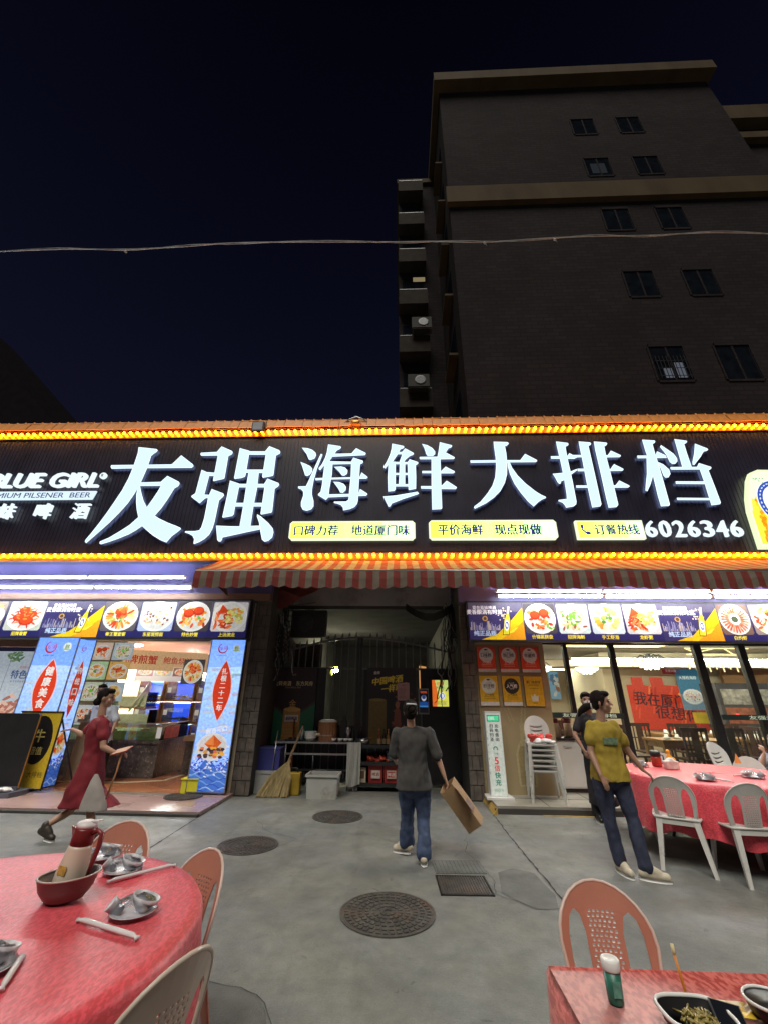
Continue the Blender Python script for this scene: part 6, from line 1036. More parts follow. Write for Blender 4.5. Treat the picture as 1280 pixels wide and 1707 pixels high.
c.poly([(.125 + .04 * cos(a), .66 + .04 * sin(a)) for a in [radians(i) for i in range(-30, 215, 15)]] + [(.125 + .022 * cos(a), .66 + .022 * sin(a)) for a in [radians(i) for i in range(210, -35, -15)]], rgb(70, 130, 120)); c.text('小电', .125, .59, .035, rgb(80, 130, 120), .01)
c.text('5', .125, .49, .10, rgb(200, 60, 60), .04); c.text('倍', .125, .385, .085, rgb(200, 90, 90), .03); c.text('快', .125, .285, .085, rgb(60, 130, 110), .03); c.text('充', .125, .185, .085, rgb(60, 130, 110), .03); c.text('5倍快充', .125, .08, .04, rgb(120, 160, 150), 0)
for k in range(7): c.rect(.004, .3 + k * .1, .01, .33 + k * .1, rgb(90, 110, 110))
c.build('printed_face', M['softprint'], t, (-.125, -.052, .045))
# white cabinet with jugs on it
t = thing('white_cabinet', 'white low cabinet with black top and one grey handle below the window', 'cabinet', (0, 0, .1)); m = MB(); m.box(2.74, 3.9, 8.62, 9.0, .06, .80); m.build('body', M['white'], t)
m = MB(); m.box(2.74, 3.9, 8.64, 9.0, .0, .058); m.build('plinth', M['black'], t); m = MB(); m.box(2.72, 3.92, 8.58, 9.02, .802, .835); m.build('worktop', M['black'], t)
m = MB(); m.box(2.76, 3.24, 8.608, 8.618, .08, .785); m.build('door', M['white'], t); m = MB(); m.box(3.26, 3.88, 8.608, 8.618, .08, .785); m.build('door', M['white'], t); m = MB(); m.tube([(2.93, 8.605, .70), (2.93, 8.585, .70), (3.06, 8.585, .70), (3.06, 8.605, .70)], .008, 6); m.build('handle', M['steel'], t)
def jug(name, label, loc, rz=0.0, lean=None, group=None, s=1.0, red=None):
    t = thing(name, label, 'vacuum jug', loc, rz, group); b = MB(); b.lathe([(.055 * s, 0), (.062 * s, .01 * s), (.06 * s, .08 * s), (.045 * s, .165 * s), (.043 * s, .175 * s)], n=24); b.build('body', M['jugbody'], t, True)
    b = MB(); b.lathe([(.0435 * s, .1752 * s), (.0425 * s, .228 * s), (.040 * s, .235 * s)], n=24); b.build('collar', red or M['jugred'], t, True)
    b = MB(); b.poly([(-.055 * s, -.012 * s, .232 * s), (-.055 * s, .012 * s, .232 * s), (-.03 * s, .02 * s, .185 * s), (-.03 * s, -.02 * s, .185 * s)]); b.poly([(-.075 * s, 0, .228 * s), (-.035 * s, .022 * s, .23 * s), (-.035 * s, .02 * s, .19 * s)]); b.poly([(-.075 * s, 0, .228 * s), (-.035 * s, -.022 * s, .23 * s), (-.035 * s, -.02 * s, .19 * s)]); b.poly([(-.075 * s, 0, .228 * s), (-.035 * s, .022 * s, .23 * s), (-.035 * s, -.022 * s, .23 * s)]); b.build('spout', red or M['jugred'], t)
    b = MB(); b.lathe([(.041 * s, .2355 * s), (.040 * s, .25 * s), (.02 * s, .258 * s), (.001, .26 * s)], n=22); b.build('lid', M['jugwhite'], t, True)
    b = MB(); b.tube([(.035 * s, 0, .215 * s), (.062 * s, 0, .232 * s), (.085 * s, 0, .222 * s), (.088 * s, 0, .18 * s), (.08 * s, 0, .12 * s), (.075 * s, 0, .07 * s)], [.009 * s, .009 * s, .010 * s, .010 * s, .009 * s, .007 * s], 8); b.build('handle', red or M['jugred'], t, True)
    b = MB(); b.box(.012 * s, .04 * s, .25 * s, .256 * s, -.003, .003) if False else b.bar((.01 * s, 0, .256 * s), (.065 * s, 0, .268 * s), .014 * s, .005 * s); b.build('thumb_lever', M['jugwhite'], t)
    b = MB(); b.box(-.018 * s, .018 * s, -.0605 * s, -.0585 * s, .085 * s, .115 * s); b.build('sticker', mat('gold_sticker', (.5, .30, .06), .5, var=.4, vs=60) if 'gs' not in M else M['gs'], t)
    return t
M['jugbody'] = mat('cream_jug_body', (.62, .52, .42), .35, var=.06, dirt=(.45, .36, .28), ds=12, dth=.6); M['jugred'] = mat('jug_red', (.17, .018, .020), .35, var=.1); M['jugwhite'] = mat('jug_white', (.66, .62, .62), .35, var=.05); M['gs'] = mat('gold_sticker', (.5, .30, .06), .5, var=.4, vs=60)
jug('vacuum_jug', 'white and red vacuum jug nearest the window edge on the white cabinet', (2.88, 8.75, .937), radians(60), s=1.35, group='jugs on the white cabinet'); jug('vacuum_jug', 'white and red vacuum jug second on the white cabinet', (3.12, 8.78, .937), radians(200), s=1.35, group='jugs on the white cabinet')
t = thing('tableware_pile', 'pile of wrapped glasses and bowls on the white cabinet behind the jugs', 'tableware', (3.3, 8.85, .937)); R = random.Random(3)
for i in range(14): m = MB(); m.lathe([(.035, 0), (.05, .05), (.052, .055), (.03, .01)], (R.uniform(-.5, .3), R.uniform(-.08, .1), R.choice((0, .06))), 12); m.build('bowl', M['white'], t, True)

# window frames and glass
fr = MB(); t = WF = thing('shop_window', 'dark framed shop window of the right dining room', 'window', (0, 0, 0))
for x, z0, w in ((3.145, 1.36, .07), (4.025, .11, .095), (5.62, .11, .13), (6.44, .11, .12), (8.2, .11, .1)): m = MB(); m.box(x - w / 2, x + w / 2, 8.36, 8.46, z0, 2.60); m.build('mullion', M['black'], WF)
m = MB(); m.box(2.72, 11, 8.355, 8.45, 2.54, 2.598); m.build('head_rail', M['black'], WF); m = MB(); m.box(2.725, 4.0, 8.37, 8.45, 1.27, 1.36); m.build('transom', M['black'], WF)
gm = glassy('window_glass', (.96, 1, .98), .05)
for a, b, z0 in ((2.73, 3.11, 1.36), (3.18, 3.977, 1.36), (4.073, 5.555, .12), (5.685, 6.38, .12), (6.50, 8.15, .12)): m = MB(); m.box(a, b, 8.405, 8.411, z0, 2.54); m.build('pane', gm, WF)
def band(x0, w, n):
    c = Canvas(w, .085, rgb(30, 44, 40)); c.text('友强海鲜大排档', w / 2 + .02, .043, .062, rgb(200, 214, 190), .02, width=n)
    t = thing('window_band', 'dark strip across the glass with white shop name 友强海鲜大排档, ' + ('beside the award wall' if x0 < 4 else 'at the right picture edge'), 'sign strip', (x0, 8.352, 1.275)); c.build('print', M['softprint'], t); m = MB(); m.box(0, w, .0005, .004, 0, .085); m.build('strip', M['black'], t)
band(2.725, 1.27, .95); band(5.70, 1.9, 1.02)

# dining room
mu = thing('wall_mural', 'red cut-out wall mural with towers and black brush characters', 'mural', (0, 12.86, 0)); p = lambda a: (a[0], a[2])
c = Canvas(2.6, 2.0, (0, 0, 0)); c.mb = MB(); xA, _, zA = (6.385,12.860,1.104); xB = (8.379,12.860,1.880)[0]; zt1 = (6.660,12.860,1.987)[2]; zt2 = (6.827,12.860,2.194)[2]; W_ = xB - xA; H_ = zt1 - zA; T_ = zt2 - zA + .25; c.w = 9; c.h = 9; H_ += .25
c.poly([(0, 0), (W_, 0), (W_, H_ * .8), (W_ * .78, H_ * .8), (W_ * .78, H_ * .98), (W_ * .52, H_), (W_ * .52, T_), (W_ * .34, T_), (W_ * .34, H_ * .96), (W_ * .24, H_), (W_ * .24, T_), (W_ * .08, T_), (W_ * .08, H_), (0, H_)], rgb(196, 62, 40)); R = random.Random(5)
for i in range(26): u = R.uniform(.03, .88) * W_; v = R.uniform(.1, .8) * H_; c.poly([(u, v), (u + .05, v + .02), (u + .12, v + .3), (u + .06, v + .25)], R.choice([rgb(214, 84, 54), rgb(170, 46, 34), rgb(226, 120, 60)]))
c.text('我在厦门', W_ * .42, H_ * .66, .34, rgb(70, 40, 44), .02, rot=-.08, width=W_ * .7); c.text('很想你', W_ * .62, H_ * .36, .32, rgb(80, 34, 40), .02, rot=-.08, width=W_ * .6); c.poly([(W_ * .68, H_ * .8), (W_ * .72, H_ * .84), (W_ * .84, H_ * .6), (W_ * .80, H_ * .57)], rgb(240, 160, 90))
c.build('print', M['softprint'], mu, (xA, 0, zA - .25)); m = MB(); m.box(xA + .1, xB - .1, .004, .02, zA - .2, zt1 - .1); m.build('backing', M['brown'], mu)
x, _, z = (7.808,12.840,1.358); c = Canvas(.62, 1.05, rgb(60, 120, 150)); c.rect(0, 0, .62, .4, rgb(120, 150, 170)); c.text('大排档海鲜', .31, .83, .09, rgb(220, 235, 235), .02); c.oval(.33, .34, .28, .20, rgb(220, 214, 206)); c.dish(.33, .34, .26, .18, 'white', 5); poster('blue_wall_poster', 'blue poster with a white platter on the dining room wall', c, (x, 12.84, z), m=M['softprint'])
x, _, z = (7.455,12.840,2.278); c = Canvas(.5, .17, rgb(130, 30, 34)); c.text('生意兴隆', .25, .09, .07, rgb(220, 200, 190), 0); poster('red_wall_banner', 'small dark red banner above the mural', c, (x, 12.84, z), m=M['softprint'])
for k, (px, nm) in enumerate(((((5.204,15.800,1.712)), 'narrow tall blue fish poster on the far wall, left'), (((5.990,15.800,1.873)), 'narrow pale poster on the far wall behind the first mullion'))):
    c = Canvas(.34, 1.0, (rgb(120, 160, 190), rgb(180, 170, 150))[k]); R = random.Random(k)
    for i in range(18): c.oval(R.uniform(.05, .3), R.uniform(.1, .8), .06, .1, R.choice([rgb(60, 110, 150), rgb(190, 190, 180), rgb(140, 90, 60)]), 8, R.uniform(0, 3))
    poster('fish_poster', nm, c, (px[0], 15.8, px[2] - .1), m=M['softprint'])
x, _, z = (6.617,15.800,2.149); c = Canvas(.8, .5, rgb(190, 160, 110)); c.poly([(.1, .1), (.2, .4), (.4, .48), (.6, .4), (.75, .1), (.5, .16), (.3, .06)], rgb(196, 96, 60)); c.text('福', .4, .26, .2, rgb(160, 50, 40), 0); poster('red_wall_art', 'red and tan wall picture on the far wall', c, (x - .4, 15.8, z - .25), m=M['softprint'])
cove = glow('cove_light', (1.0, .95, .76), 120); warmc = glow('warm_cove', (1.0, .62, .2), 5)
for k, (a, b, y, z) in enumerate(((4.6, 13, 11.86, 2.60), (1.6, 5.7, 15.15, 2.62), (1.6, 13, 9.6, 2.80))):
    t = thing('strip_light', ('bright strip light along the ceiling cove of the dining room', 'strip light at the far end of the dining room ceiling', 'strip light nearest the shop window under the ceiling')[k], 'strip light', ((a + b) / 2, y, z)); w = (b - a) / 2; m = MB(); m.box(-w, w, -.03, .03, .0, .02); m.build('channel', M['white'], t); m = MB(); m.box(-w, w, -.025, .025, -.012, -.001); m.build('diffuser', cove, t)
m = MB(); m.box(4.2, 6.6, 10.8, 11.3, 2.83, 2.85); t = thing('warm_ceiling_panel', 'soft orange lit ceiling recess of the dining room', 'ceiling light', (0, 0, 0)); m.build('panel', warmc, t)
crys = glow('crystal', (1, .90, .70), 26)
def chandelier(x, y, z, label, s=1.0):
    t = thing('chandelier', label, 'chandelier', (x, y, z), 0, 'crystal chandeliers in the dining room'); m = MB(); m.lathe([(.03 * s, .16), (.03 * s, .22), (.12 * s, .23)], n=10)
    for i in range(8): a = 2 * pi * i / 8; m.tube([(0, 0, .16 * s), (cos(a) * .2 * s, sin(a) * .2 * s, .2 * s), (cos(a) * .34 * s, sin(a) * .34 * s, .08 * s)], .012, 5)
    m.build('frame', M['blackmetal'], t)
    for q, r, n in ((0, .30, 20), (-.05, .22, 14), (-.10, .13, 9)):
        for i in range(n): a = 2 * pi * i / n + q; m = MB(); m.lathe([(.001, -.04 * s), (.022 * s, 0), (.001, .035 * s)], (cos(a) * r * s, sin(a) * r * s, .03 + q), 5); m.build('crystal', crys, t)
    return t
x, y, z = (5.721,10.200,2.331); chandelier(x, y, z, 'black armed crystal chandelier before the mural', 1.0); x, y, z = (5.215,12.500,2.350); chandelier(x, y, z, 'crystal chandelier at the far left part of the dining room', .9); x, y, z = (3.798,12.000,2.322); chandelier(x, y, z, 'crystal chandelier next to the award wall window edge', .8)
x, y, z = (6.592,9.300,2.391); t = thing('hanging_lamp_frame', 'warm rectangular wire ceiling lamp near the window at the right', 'ceiling lamp', (x + .1, y, z)); wg = glow('warm_wire', (1, .75, .35), 2.2)
for a, b in (((-.7, 0, .2), (.6, 0, .2)), ((-.5, .3, .1), (.7, .3, .1)), ((-.7, 0, .2), (-.2, .3, .1)), ((.1, 0, .2), (.5, .3, .1)), ((-.1, 0, .2), (-.5, .3, .1))): m = MB(); m.bar(a, b, .018); m.build('lit_bar', wg, t)
for k in range(9): m = MB(); m.bar((-.6 + k * .14, .2, -.02), (-.58 + k * .14, .2, -.2 - .05 * (k % 2)), .016); m.build('lit_rod', wg, t)
woodt = mat('oak_table', (.30, .16, .055), .45, var=.25, vs=4, stretch=(1, 8, 1)); darkw = mat('dark_carved_wood', (.055, .022, .014), .4, var=.3, vs=6)
def dtable(x, y, label, w=.75, rz=0.0):
    t = thing('dining_table', label, 'table', (x, y, .106), rz, 'oak tables in the dining room'); m = MB(); m.box(-w, w, -.4, .4, .70, .75); m.build('top', woodt, t); m = MB(); m.box(-w + .05, w - .05, -.36, .36, .60, .699); m.build('apron', woodt, t)
    for a in (-1, 1):
        for b in (-1, 1): m = MB(); m.box(a * (w - .06) - .04, a * (w - .06) + .04, b * .34 - .04, b * .34 + .04, 0, .70); m.build('leg', woodt, t)
    return t
dt = dtable(6.0, 10.0, 'oak dining table just inside the window before the mural'); dtable(7.9, 10.4, 'oak dining table behind the widest mullion'); dtable(6.9, 11.6, 'oak dining table close under the mural'); dtable(4.3, 12.6, 'oak dining table deep in the room left of the mural'); dtable(2.7, 13.5, 'oak dining table far back behind the award wall window'); dtable(9.4, 9.6, 'oak dining table at the right picture edge inside')
ch0 = thing('carved_chair', 'dark carved wooden chair pulled out at the first oak table, its back to the window', 'chair', (0, 0, 0), 0, 'dark carved chairs in the dining room')
for n_, b in (('seat', (-.22, .22, -.22, .22, .43, .46)), ('back_rail', (-.25, .25, -.24, -.21, .93, 1.0)), ('splat', (-.07, .07, -.235, -.22, .46, .93)), ('stretcher', (-.2, .2, -.2, -.18, .15, .18))): m = MB(); m.box(*b); m.build(n_, darkw, ch0)
for a in (-1, 1): m = MB(); m.bar((a * .2, -.22, 0), (a * .22, -.235, .95), .035); m.build('back_post', darkw, ch0); m = MB(); m.box(a * .2 - .02, a * .2 + .02, .17, .21, 0, .43); m.build('leg', darkw, ch0); m = MB(); m.box(a * .13 - .012, a * .13 + .012, -.235, -.222, .46, .93); m.build('slat', darkw, ch0)
m = MB(); m.lathe([(.30, .11), (.265, .11)], n=4) if False else m.bar((-.22, -.235, .7), (.22, -.235, .7), .02); m.build('cross_rail', darkw, ch0)
cs = [(5.65, 9.42, 0), (6.35, 9.45, 0), (7.0, 9.9, 90), (5.5, 10.7, 180), (6.4, 10.7, 180), (7.5, 9.85, 0), (8.3, 9.85, 0), (6.5, 11.05, 0), (7.3, 11.05, 0), (4.0, 12.0, 0), (4.8, 12.0, 0), (5.2, 12.6, 90), (3.2, 12.6, -90), (2.4, 12.9, 0), (3.0, 12.9, 0), (3.7, 13.4, 90), (8.0, 11.1, 180), (4.9, 9.9, -90)]
where = ['second at the first oak table by the window', 'at the right end of the first oak table', 'behind the first oak table, left', 'behind the first oak table, right', 'before the table behind the widest mullion, left', 'before the table behind the widest mullion, right', 'under the mural, left', 'under the mural, right', 'deep in the room, front left', 'deep in the room, front right', 'deep in the room, right end', 'deep in the room, left end', 'far back behind the award window, left', 'far back behind the award window, right', 'far back, at the right table end', 'behind the table of the widest mullion', 'alone at the left end of the first oak table']
for i, (x, y, a) in enumerate(cs):
    if i == 0: ch0.location = (x, y, .106)
    else: dup(ch0, (x, y, .106), radians(a), 'dark carved chair ' + where[i - 1])
R = random.Random(17)
for k, (x, y, nm) in enumerate(((6.0, 10.0, 'on the first oak table'), (7.9, 10.4, 'on the oak table behind the widest mullion'), (6.9, 11.6, 'on the oak table under the mural'), (4.3, 12.6, 'on the oak table deep in the room'))):
    for i in range(5):
        t = thing('wrapped_setting', ('leftmost', 'second', 'middle', 'fourth', 'rightmost')[i] + ' small white wrapped setting ' + nm, 'tableware', (x - .55 + i * .27, y - .2 + .1 * (i % 2), .858), 0, 'white place settings ' + nm); m = MB(); m.lathe([(.03, 0), (.085, .015), (.04, .04), (.03, .09), (.001, .09)], n=12); m.build('dishes', M['white'], t, True)
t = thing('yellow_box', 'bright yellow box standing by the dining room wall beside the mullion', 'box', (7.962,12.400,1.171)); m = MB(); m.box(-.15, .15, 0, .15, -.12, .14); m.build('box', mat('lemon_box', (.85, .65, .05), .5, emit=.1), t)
t = thing('drinks_fridge', 'dark glass drinks fridge with red lights behind the right window', 'fridge', (8.6, 11.5, .106)); m = MB(); m.box(-.7, .6, 0, .6, 0, 1.9); m.build('body', M['walldark'], t)
for k in range(4):
    m = MB(); m.box(-.62, .52, -.03, -.005, .15 + k * .42, .5 + k * .42); m.build('shelf_row', mat('shelf_goods_%d' % k, ((.30, .06, .04), (.2, .2, .18), (.32, .10, .05), (.35, .33, .3))[k], .4, var=.6, vs=9), t)
for a in (-.4, .3): m = MB(); m.ell((a, -.05, 1.15), (.05, .02, .06)); m.build('red_light', glow('red_light', (1, .06, .06), 2.5), t, True)
t = thing('warm_wall_panel', 'tan wooden wall panel of the dining room at right', 'wall panel', (9.0, 12.7, .11)); m = MB(); m.box(0, 1.6, 0, .1, 0, 2.3); m.build('panel', mat('tan_panel', (.42, .22, .09), .6, var=.1), t)

# stack of white chairs
pl = mat('white_chair_plastic', (.56, .56, .53), .38, var=.06, vs=4, dirt=(.42, .40, .36), ds=5, dth=.6)
def ovalhole(cx, cy, rx, ry, n=12, rot=0.0): return [(cx + rx * cos(2 * pi * i / n) * cos(rot) - ry * sin(2 * pi * i / n) * sin(rot), cy + rx * cos(2 * pi * i / n) * sin(rot) + ry * sin(2 * pi * i / n) * cos(rot)) for i in range(n)]
def slab_back(t, m_, outline, holes, fn, th=.014): m = MB(); m.shape(outline, holes, fn, 0, th); return m.build('backrest', m_, t)
def leg(t, m_, a, b, r0=.034, r1=.02, n=6): m = MB(); m.tube([a, tuple((Vector(a) + Vector(b)) / 2), b], [r0, (r0 + r1) / 2, r1], n); return m.build('leg', m_, t)
def smile(cx, cy, w, h): return [(cx - w + 2 * w * i / 8, cy - h * (1 - ((i - 4) / 4) ** 2)) for i in range(9)] + [(cx + w - 2 * w * i / 8, cy + .022 - h * (1 - ((i - 4) / 4) ** 2)) for i in range(9)]
def mono_chair(label, loc, rz, group):
    t = thing('stacking_chair', label, 'chair', loc, rz, group)
    o = [(-.19, .42), (-.205, .62)] + [(-.205 * cos(pi * i / 12), .62 + .22 * sin(pi * i / 12)) for i in range(1, 12)] + [(.205, .62), (.19, .42)]
    slab_back(t, pl, o, [smile(0, b_, .10, .022) for b_ in (.55, .61, .67)], lambda u, v, w: (u, -.20 - (v - .42) * .22 + 1.3 * u * u + w, v))
    m = MB(); m.shape([(-.21, -.2), (.21, -.2), (.225, .2), (.18, .235), (-.18, .235), (-.225, .2)], (), lambda u, v, w: (u, v, .43 + w - .02 * cos(u * 6)), 0, .018); m.build('seat', pl, t)
    m = MB(); m.box(-.2, .2, .205, .225, .405, .435); m.build('apron', pl, t)
    for a in (-1, 1): leg(t, pl, (a * .195, .2, .44), (a * .245, .25, 0)); leg(t, pl, (a * .19, -.19, .46), (a * .24, -.27, 0))
    return t
x, y, _ = (2.349,8.181,0.100); names = ['bottom chair of the white stack by the beige wall', 'second chair up in the white stack', 'third chair up in the white stack', 'fourth chair up in the white stack', 'fifth chair up in the white stack', 'top chair of the white stack, holding a red bag']
s0 = mono_chair(names[0], (2.31, 7.93, .1), radians(172), 'stack of six white chairs')
for i in range(1, 6): dup(s0, (2.31, 7.93 - .006 * i, .1 + .074 * i), radians(172 + (i % 3) - 1), names[i])
t = thing('red_bag', 'red and clear plastic bags heaped on the top stacked chair', 'bag', (2.30, 7.86, .1 + .37 + .45)); m = MB(); R = random.Random(14)
for i in range(12): m.ell((R.uniform(-.16, .16), R.uniform(-.1, .1), R.uniform(.03, .10)), (.07, .05, .035), Matrix.Rotation(R.uniform(-.5, .5), 3, 'Y'), 8, 6)
remesh(m, .014, 'bag', mat('bright_red_film', (.62, .05, .04), .35, var=.3, vs=8), t, 1, .012, 10); m = MB()
for i in range(8): m.ell((R.uniform(-.08, .18), R.uniform(-.18, -.05), R.uniform(.0, .07)), (.08, .05, .03), None, 8, 6)
remesh(m, .014, 'clear_bag', mat('clear_film', (.6, .6, .6), .2, var=.2, vs=9), t, 1, .01, 11)

# ---------------------------------------------------------------- arched plastic chairs
def arch_chair(label, loc, rz, group, m_):
    t = thing('plastic_chair', label, 'chair', loc, rz, group)
    o = [(-.175, .40), (-.19, .50), (-.205, .62)] + [(-.205 * cos(pi * i / 14), .63 + .20 * sin(pi * i / 14)) for i in range(1, 14)] + [(.205, .62), (.19, .50), (.175, .40)]
    holes = []
    for s in (-1, 1): holes.append([(s * .078, .445), (s * .150, .445), (s * .163, .55), (s * .162, .64), (s * .148, .70), (s * .122, .725), (s * .098, .705), (s * .082, .64)])
    for i in range(6):
        for j in range(15): cx = -.0525 + i * .021 + (.003 if j % 2 else -.003); cy = .47 + j * .0175; holes.append([(cx - .0058, cy - .005), (cx + .0058, cy - .005), (cx + .0058, cy + .005), (cx - .0058, cy + .005)])
    fn = lambda u, v, w: (u, -.205 - (v - .42) * .24 + 1.35 * u * u + w - .05 * max(0, v - .7), v)
    slab_back(t, m_, o, holes, fn, .008)
    m = MB(); P = [fn(a, b, .004) for a, b in o]; m.tube(P, [.0075] * len(P), 8); m.build('rim', rimc if m_ is tanc else m_, t, True)
    m = MB(); out = [(-.20, -.20), (.20, -.20), (.215, -.1), (.22, .15), (.2, .205), (.15, .225), (-.15, .225), (-.2, .205), (-.22, .15), (-.215, -.1)]
    m.shape(out, (), lambda u, v, w: (u, v, .425 + w + .25 * u * u - (.15 * (v - .12) ** 2 if v > .12 else 0)), 0, .012)
    P = [(a, b, .43 + .25 * a * a) for a, b in out]; m.tube(P, .012, 6, False, True); m.build('seat', m_, t, True)
    m = MB(); m.box(-.19, .19, .195, .207, .375, .425); m.box(-.185, .185, -.2, -.188, .385, .425); m.build('apron', m_, t)
    for s in (-1, 1):
        for (a, b) in (((s * .195, .195, .43), (s * .235, .25, 0)), ((s * .185, -.195, .46), (s * .235, -.29, 0))):
            m = MB(); A_, B_ = Vector(a), Vector(b); q = []
            for f, w in ((0, .036), (.5, .029), (1, .020)):
                p = A_.lerp(B_, f); q.append((p, w))
            for (p, w), (p2, w2) in zip(q, q[1:]):
                k = 1 if a[1] > 0 else -1
                for (dx, dy) in (((-s * w * 1.4, 0), (0, 0)), ((0, 0), (0, -k * w * 1.4))):
                    A1 = p + Vector((dx[0] if isinstance(dx, tuple) else 0, 0, 0)) if False else None
                m.poly([p + Vector((-s * w * 1.5, 0, 0)), p, p2, p2 + Vector((-s * w2 * 1.5, 0, 0))]); m.poly([p, p + Vector((0, -k * w * 1.3, 0)), p2 + Vector((0, -k * w2 * 1.3, 0)), p2])
                m.poly([p + Vector((-s * w * 1.5, -k * .008, 0)), p + Vector((-s * .006, -k * .008, 0)), p2 + Vector((-s * .006, -k * .008, 0)), p2 + Vector((-s * w2 * 1.5, -k * .008, 0))])
            m.tube([A_, (A_ + B_) / 2, B_], .006, 5); m.build('leg', m_, t)
    return t
greyc = mat('grey_white_plastic', (.60, .59, .56), .36, var=.07, vs=5, dirt=(.34, .33, .30), ds=6, dth=.6); tanc = mat('tan_plastic_red_bounce', (.42, .18, .125), .33, var=.06, vs=5); rimc = mat('pale_rim_plastic', (.60, .46, .40), .3, var=.05); beigec = mat('beige_plastic', (.52, .44, .36), .33, var=.06, vs=5)  # tan plastic has red light bounced off the cloths mixed into its colour
# big round table on the right
TC = Vector((3.82, 6.08, 0))
def cloth_mat(name, col, k=1.0, lo_=.85, hi_=1.35):
    """red brocade: woven flowers show as duller and glossier patches"""
    m, t, p = _mat(name); N = t.nodes.new; K = t.links.new; co = N('ShaderNodeTexCoord'); mp = N('ShaderNodeMapping'); mp.inputs['Rotation'].default_value = (0, 0, .5); mp.inputs['Scale'].default_value = (1, .45, 1); K(co.outputs['Object'], mp.inputs[0])
    v = N('ShaderNodeTexNoise'); v.inputs['Scale'].default_value = 80 * k; v.inputs['Detail'].default_value = 2.5; K(mp.outputs[0], v.inputs['Vector'])
    r = N('ShaderNodeValToRGB'); r.color_ramp.elements[0].position = .44; r.color_ramp.elements[1].position = .56; r.color_ramp.elements[0].color = tuple(c * lo_ for c in col) + (1,); r.color_ramp.elements[1].color = (min(1, col[0] * 1.12), col[1] * hi_, col[2] * hi_, 1); K(v.outputs[0], r.inputs[0])
    n2 = N('ShaderNodeTexNoise'); n2.inputs['Scale'].default_value = 2.2; n2.inputs['Detail'].default_value = 5; K(co.outputs['Object'], n2.inputs['Vector']); mr = N('ShaderNodeMapRange'); mr.inputs['From Min'].default_value = .3; mr.inputs['From Max'].default_value = .7; mr.inputs['To Min'].default_value = .82; mr.inputs['To Max'].default_value = 1.1; K(n2.outputs[0], mr.inputs[0])
    sc_ = N('ShaderNodeVectorMath'); sc_.operation = 'SCALE'; K(r.outputs[0], sc_.inputs[0]); K(mr.outputs[0], sc_.inputs['Scale']); K(sc_.outputs[0], p.inputs['Base Color'])
    rr = N('ShaderNodeMapRange'); rr.inputs['To Min'].default_value = .5; rr.inputs['To Max'].default_value = .32; K(r.outputs[0], rr.inputs[0]); K(rr.outputs[0], p.inputs['Roughness'])
    b = N('ShaderNodeBump'); b.inputs['Strength'].default_value = .35; b.inputs['Distance'].default_value = .004; K(v.outputs[0], b.inputs['Height'])
    n3 = N('ShaderNodeTexNoise'); n3.inputs['Scale'].default_value = 7; n3.inputs['Detail'].default_value = 3; n3.inputs['Distortion'].default_value = .3; K(co.outputs['Object'], n3.inputs['Vector']); b2 = N('ShaderNodeBump'); b2.inputs['Strength'].default_value = .4; b2.inputs['Distance'].default_value = .02; K(n3.outputs[0], b2.inputs['Height']); K(b.outputs[0], b2.inputs['Normal']); K(b2.outputs[0], p.inputs['Normal'])
    p.inputs['Sheen Weight'].default_value = .25; p.inputs['Sheen Tint'].default_value = (1, .6, .6, 1); p.inputs['Specular IOR Level'].default_value = .6
    return m
redcl = cloth_mat('red_brocade_cloth', (.66, .055, .078)); redcl2 = cloth_mat('coral_brocade_cloth', (.80, .12, .10), .8, .74, 1.9)
def round_cloth(label, c, r, z, zh, folds, seed, m_, name='tablecloth'):
    R = random.Random(seed); m = MB(); n = 160; ph = [R.uniform(0, 6.28) for _ in range(5)]; rings = []
    def ring(f):
        L = []
        for i in range(n):
            t_ = 2 * pi * i / n
            if isinstance(f, tuple):
                v = f[1]; fold = sin(t_ * folds + ph[0] + .5 * sin(3 * t_ + ph[1])) * .6 + .4 * sin(t_ * folds * 1.7 + ph[2]); rr = r + .012 + v * (.045 + .05 * fold) ; zz_ = z - (z - zh) * v + (.03 * sin(t_ * 5 + ph[3]) + .02 * sin(t_ * folds + ph[0])) * v
                zz_ -= .0
            else: rr = r * f; zz_ = z + (.0015 * sin(t_ * 7 + f * 9) if f < .97 else 0) - (.004 if f >= .999 else 0)
            L.append((rr * cos(t_), rr * sin(t_), zz_))
        return L
    for f in (.02, .2, .4, .6, .8, .95, 1.0, ('s', .04), ('s', .15), ('s', .3), ('s', .45), ('s', .6), ('s', .8), ('s', 1.0)): rings.append(ring(f))
    for L in rings: m.v += L
    for a in range(len(rings) - 1):
        for i in range(n): m.face([a * n + i, a * n + (i + 1) % n, (a + 1) * n + (i + 1) % n, (a + 1) * n + i])
    m.face(list(range(n))); o = m.build(name, m_, None, True, loc=(c[0], c[1], 0), label=label, cat='tablecloth'); return o
def round_table(label, c, r, z):
    t = thing('round_table', label, 'table', (c[0], c[1], 0)); m = MB(); m.lathe([(r - .01, z - .035), (r - .01, z - .012)], n=40); m.build('tabletop', woodt, t)
    for a in (.6, 2.2, 3.8, 5.3): m = MB(); m.tube([(cos(a) * r * .35, sin(a) * r * .35, z - .03), (cos(a) * r * .62, sin(a) * r * .62, 0)], .018, 8); m.build('leg', M['blackmetal'], t, True)
    m = MB(); m.lathe([(r * .5, .30), (r * .5, .315)], n=24) if False else m.tube([(cos(a) * r * .5, sin(a) * r * .5, .33) for a in [2 * pi * i / 24 for i in range(24)]], .01, 6, False, True); m.build('ring_brace', M['blackmetal'], t)
round_table('large round table under a red cloth at the right', TC, 1.0, .755); round_cloth('red cloth hanging low over the large round table at the right', TC, 1.0, .76, .26, 17, 4, redcl)
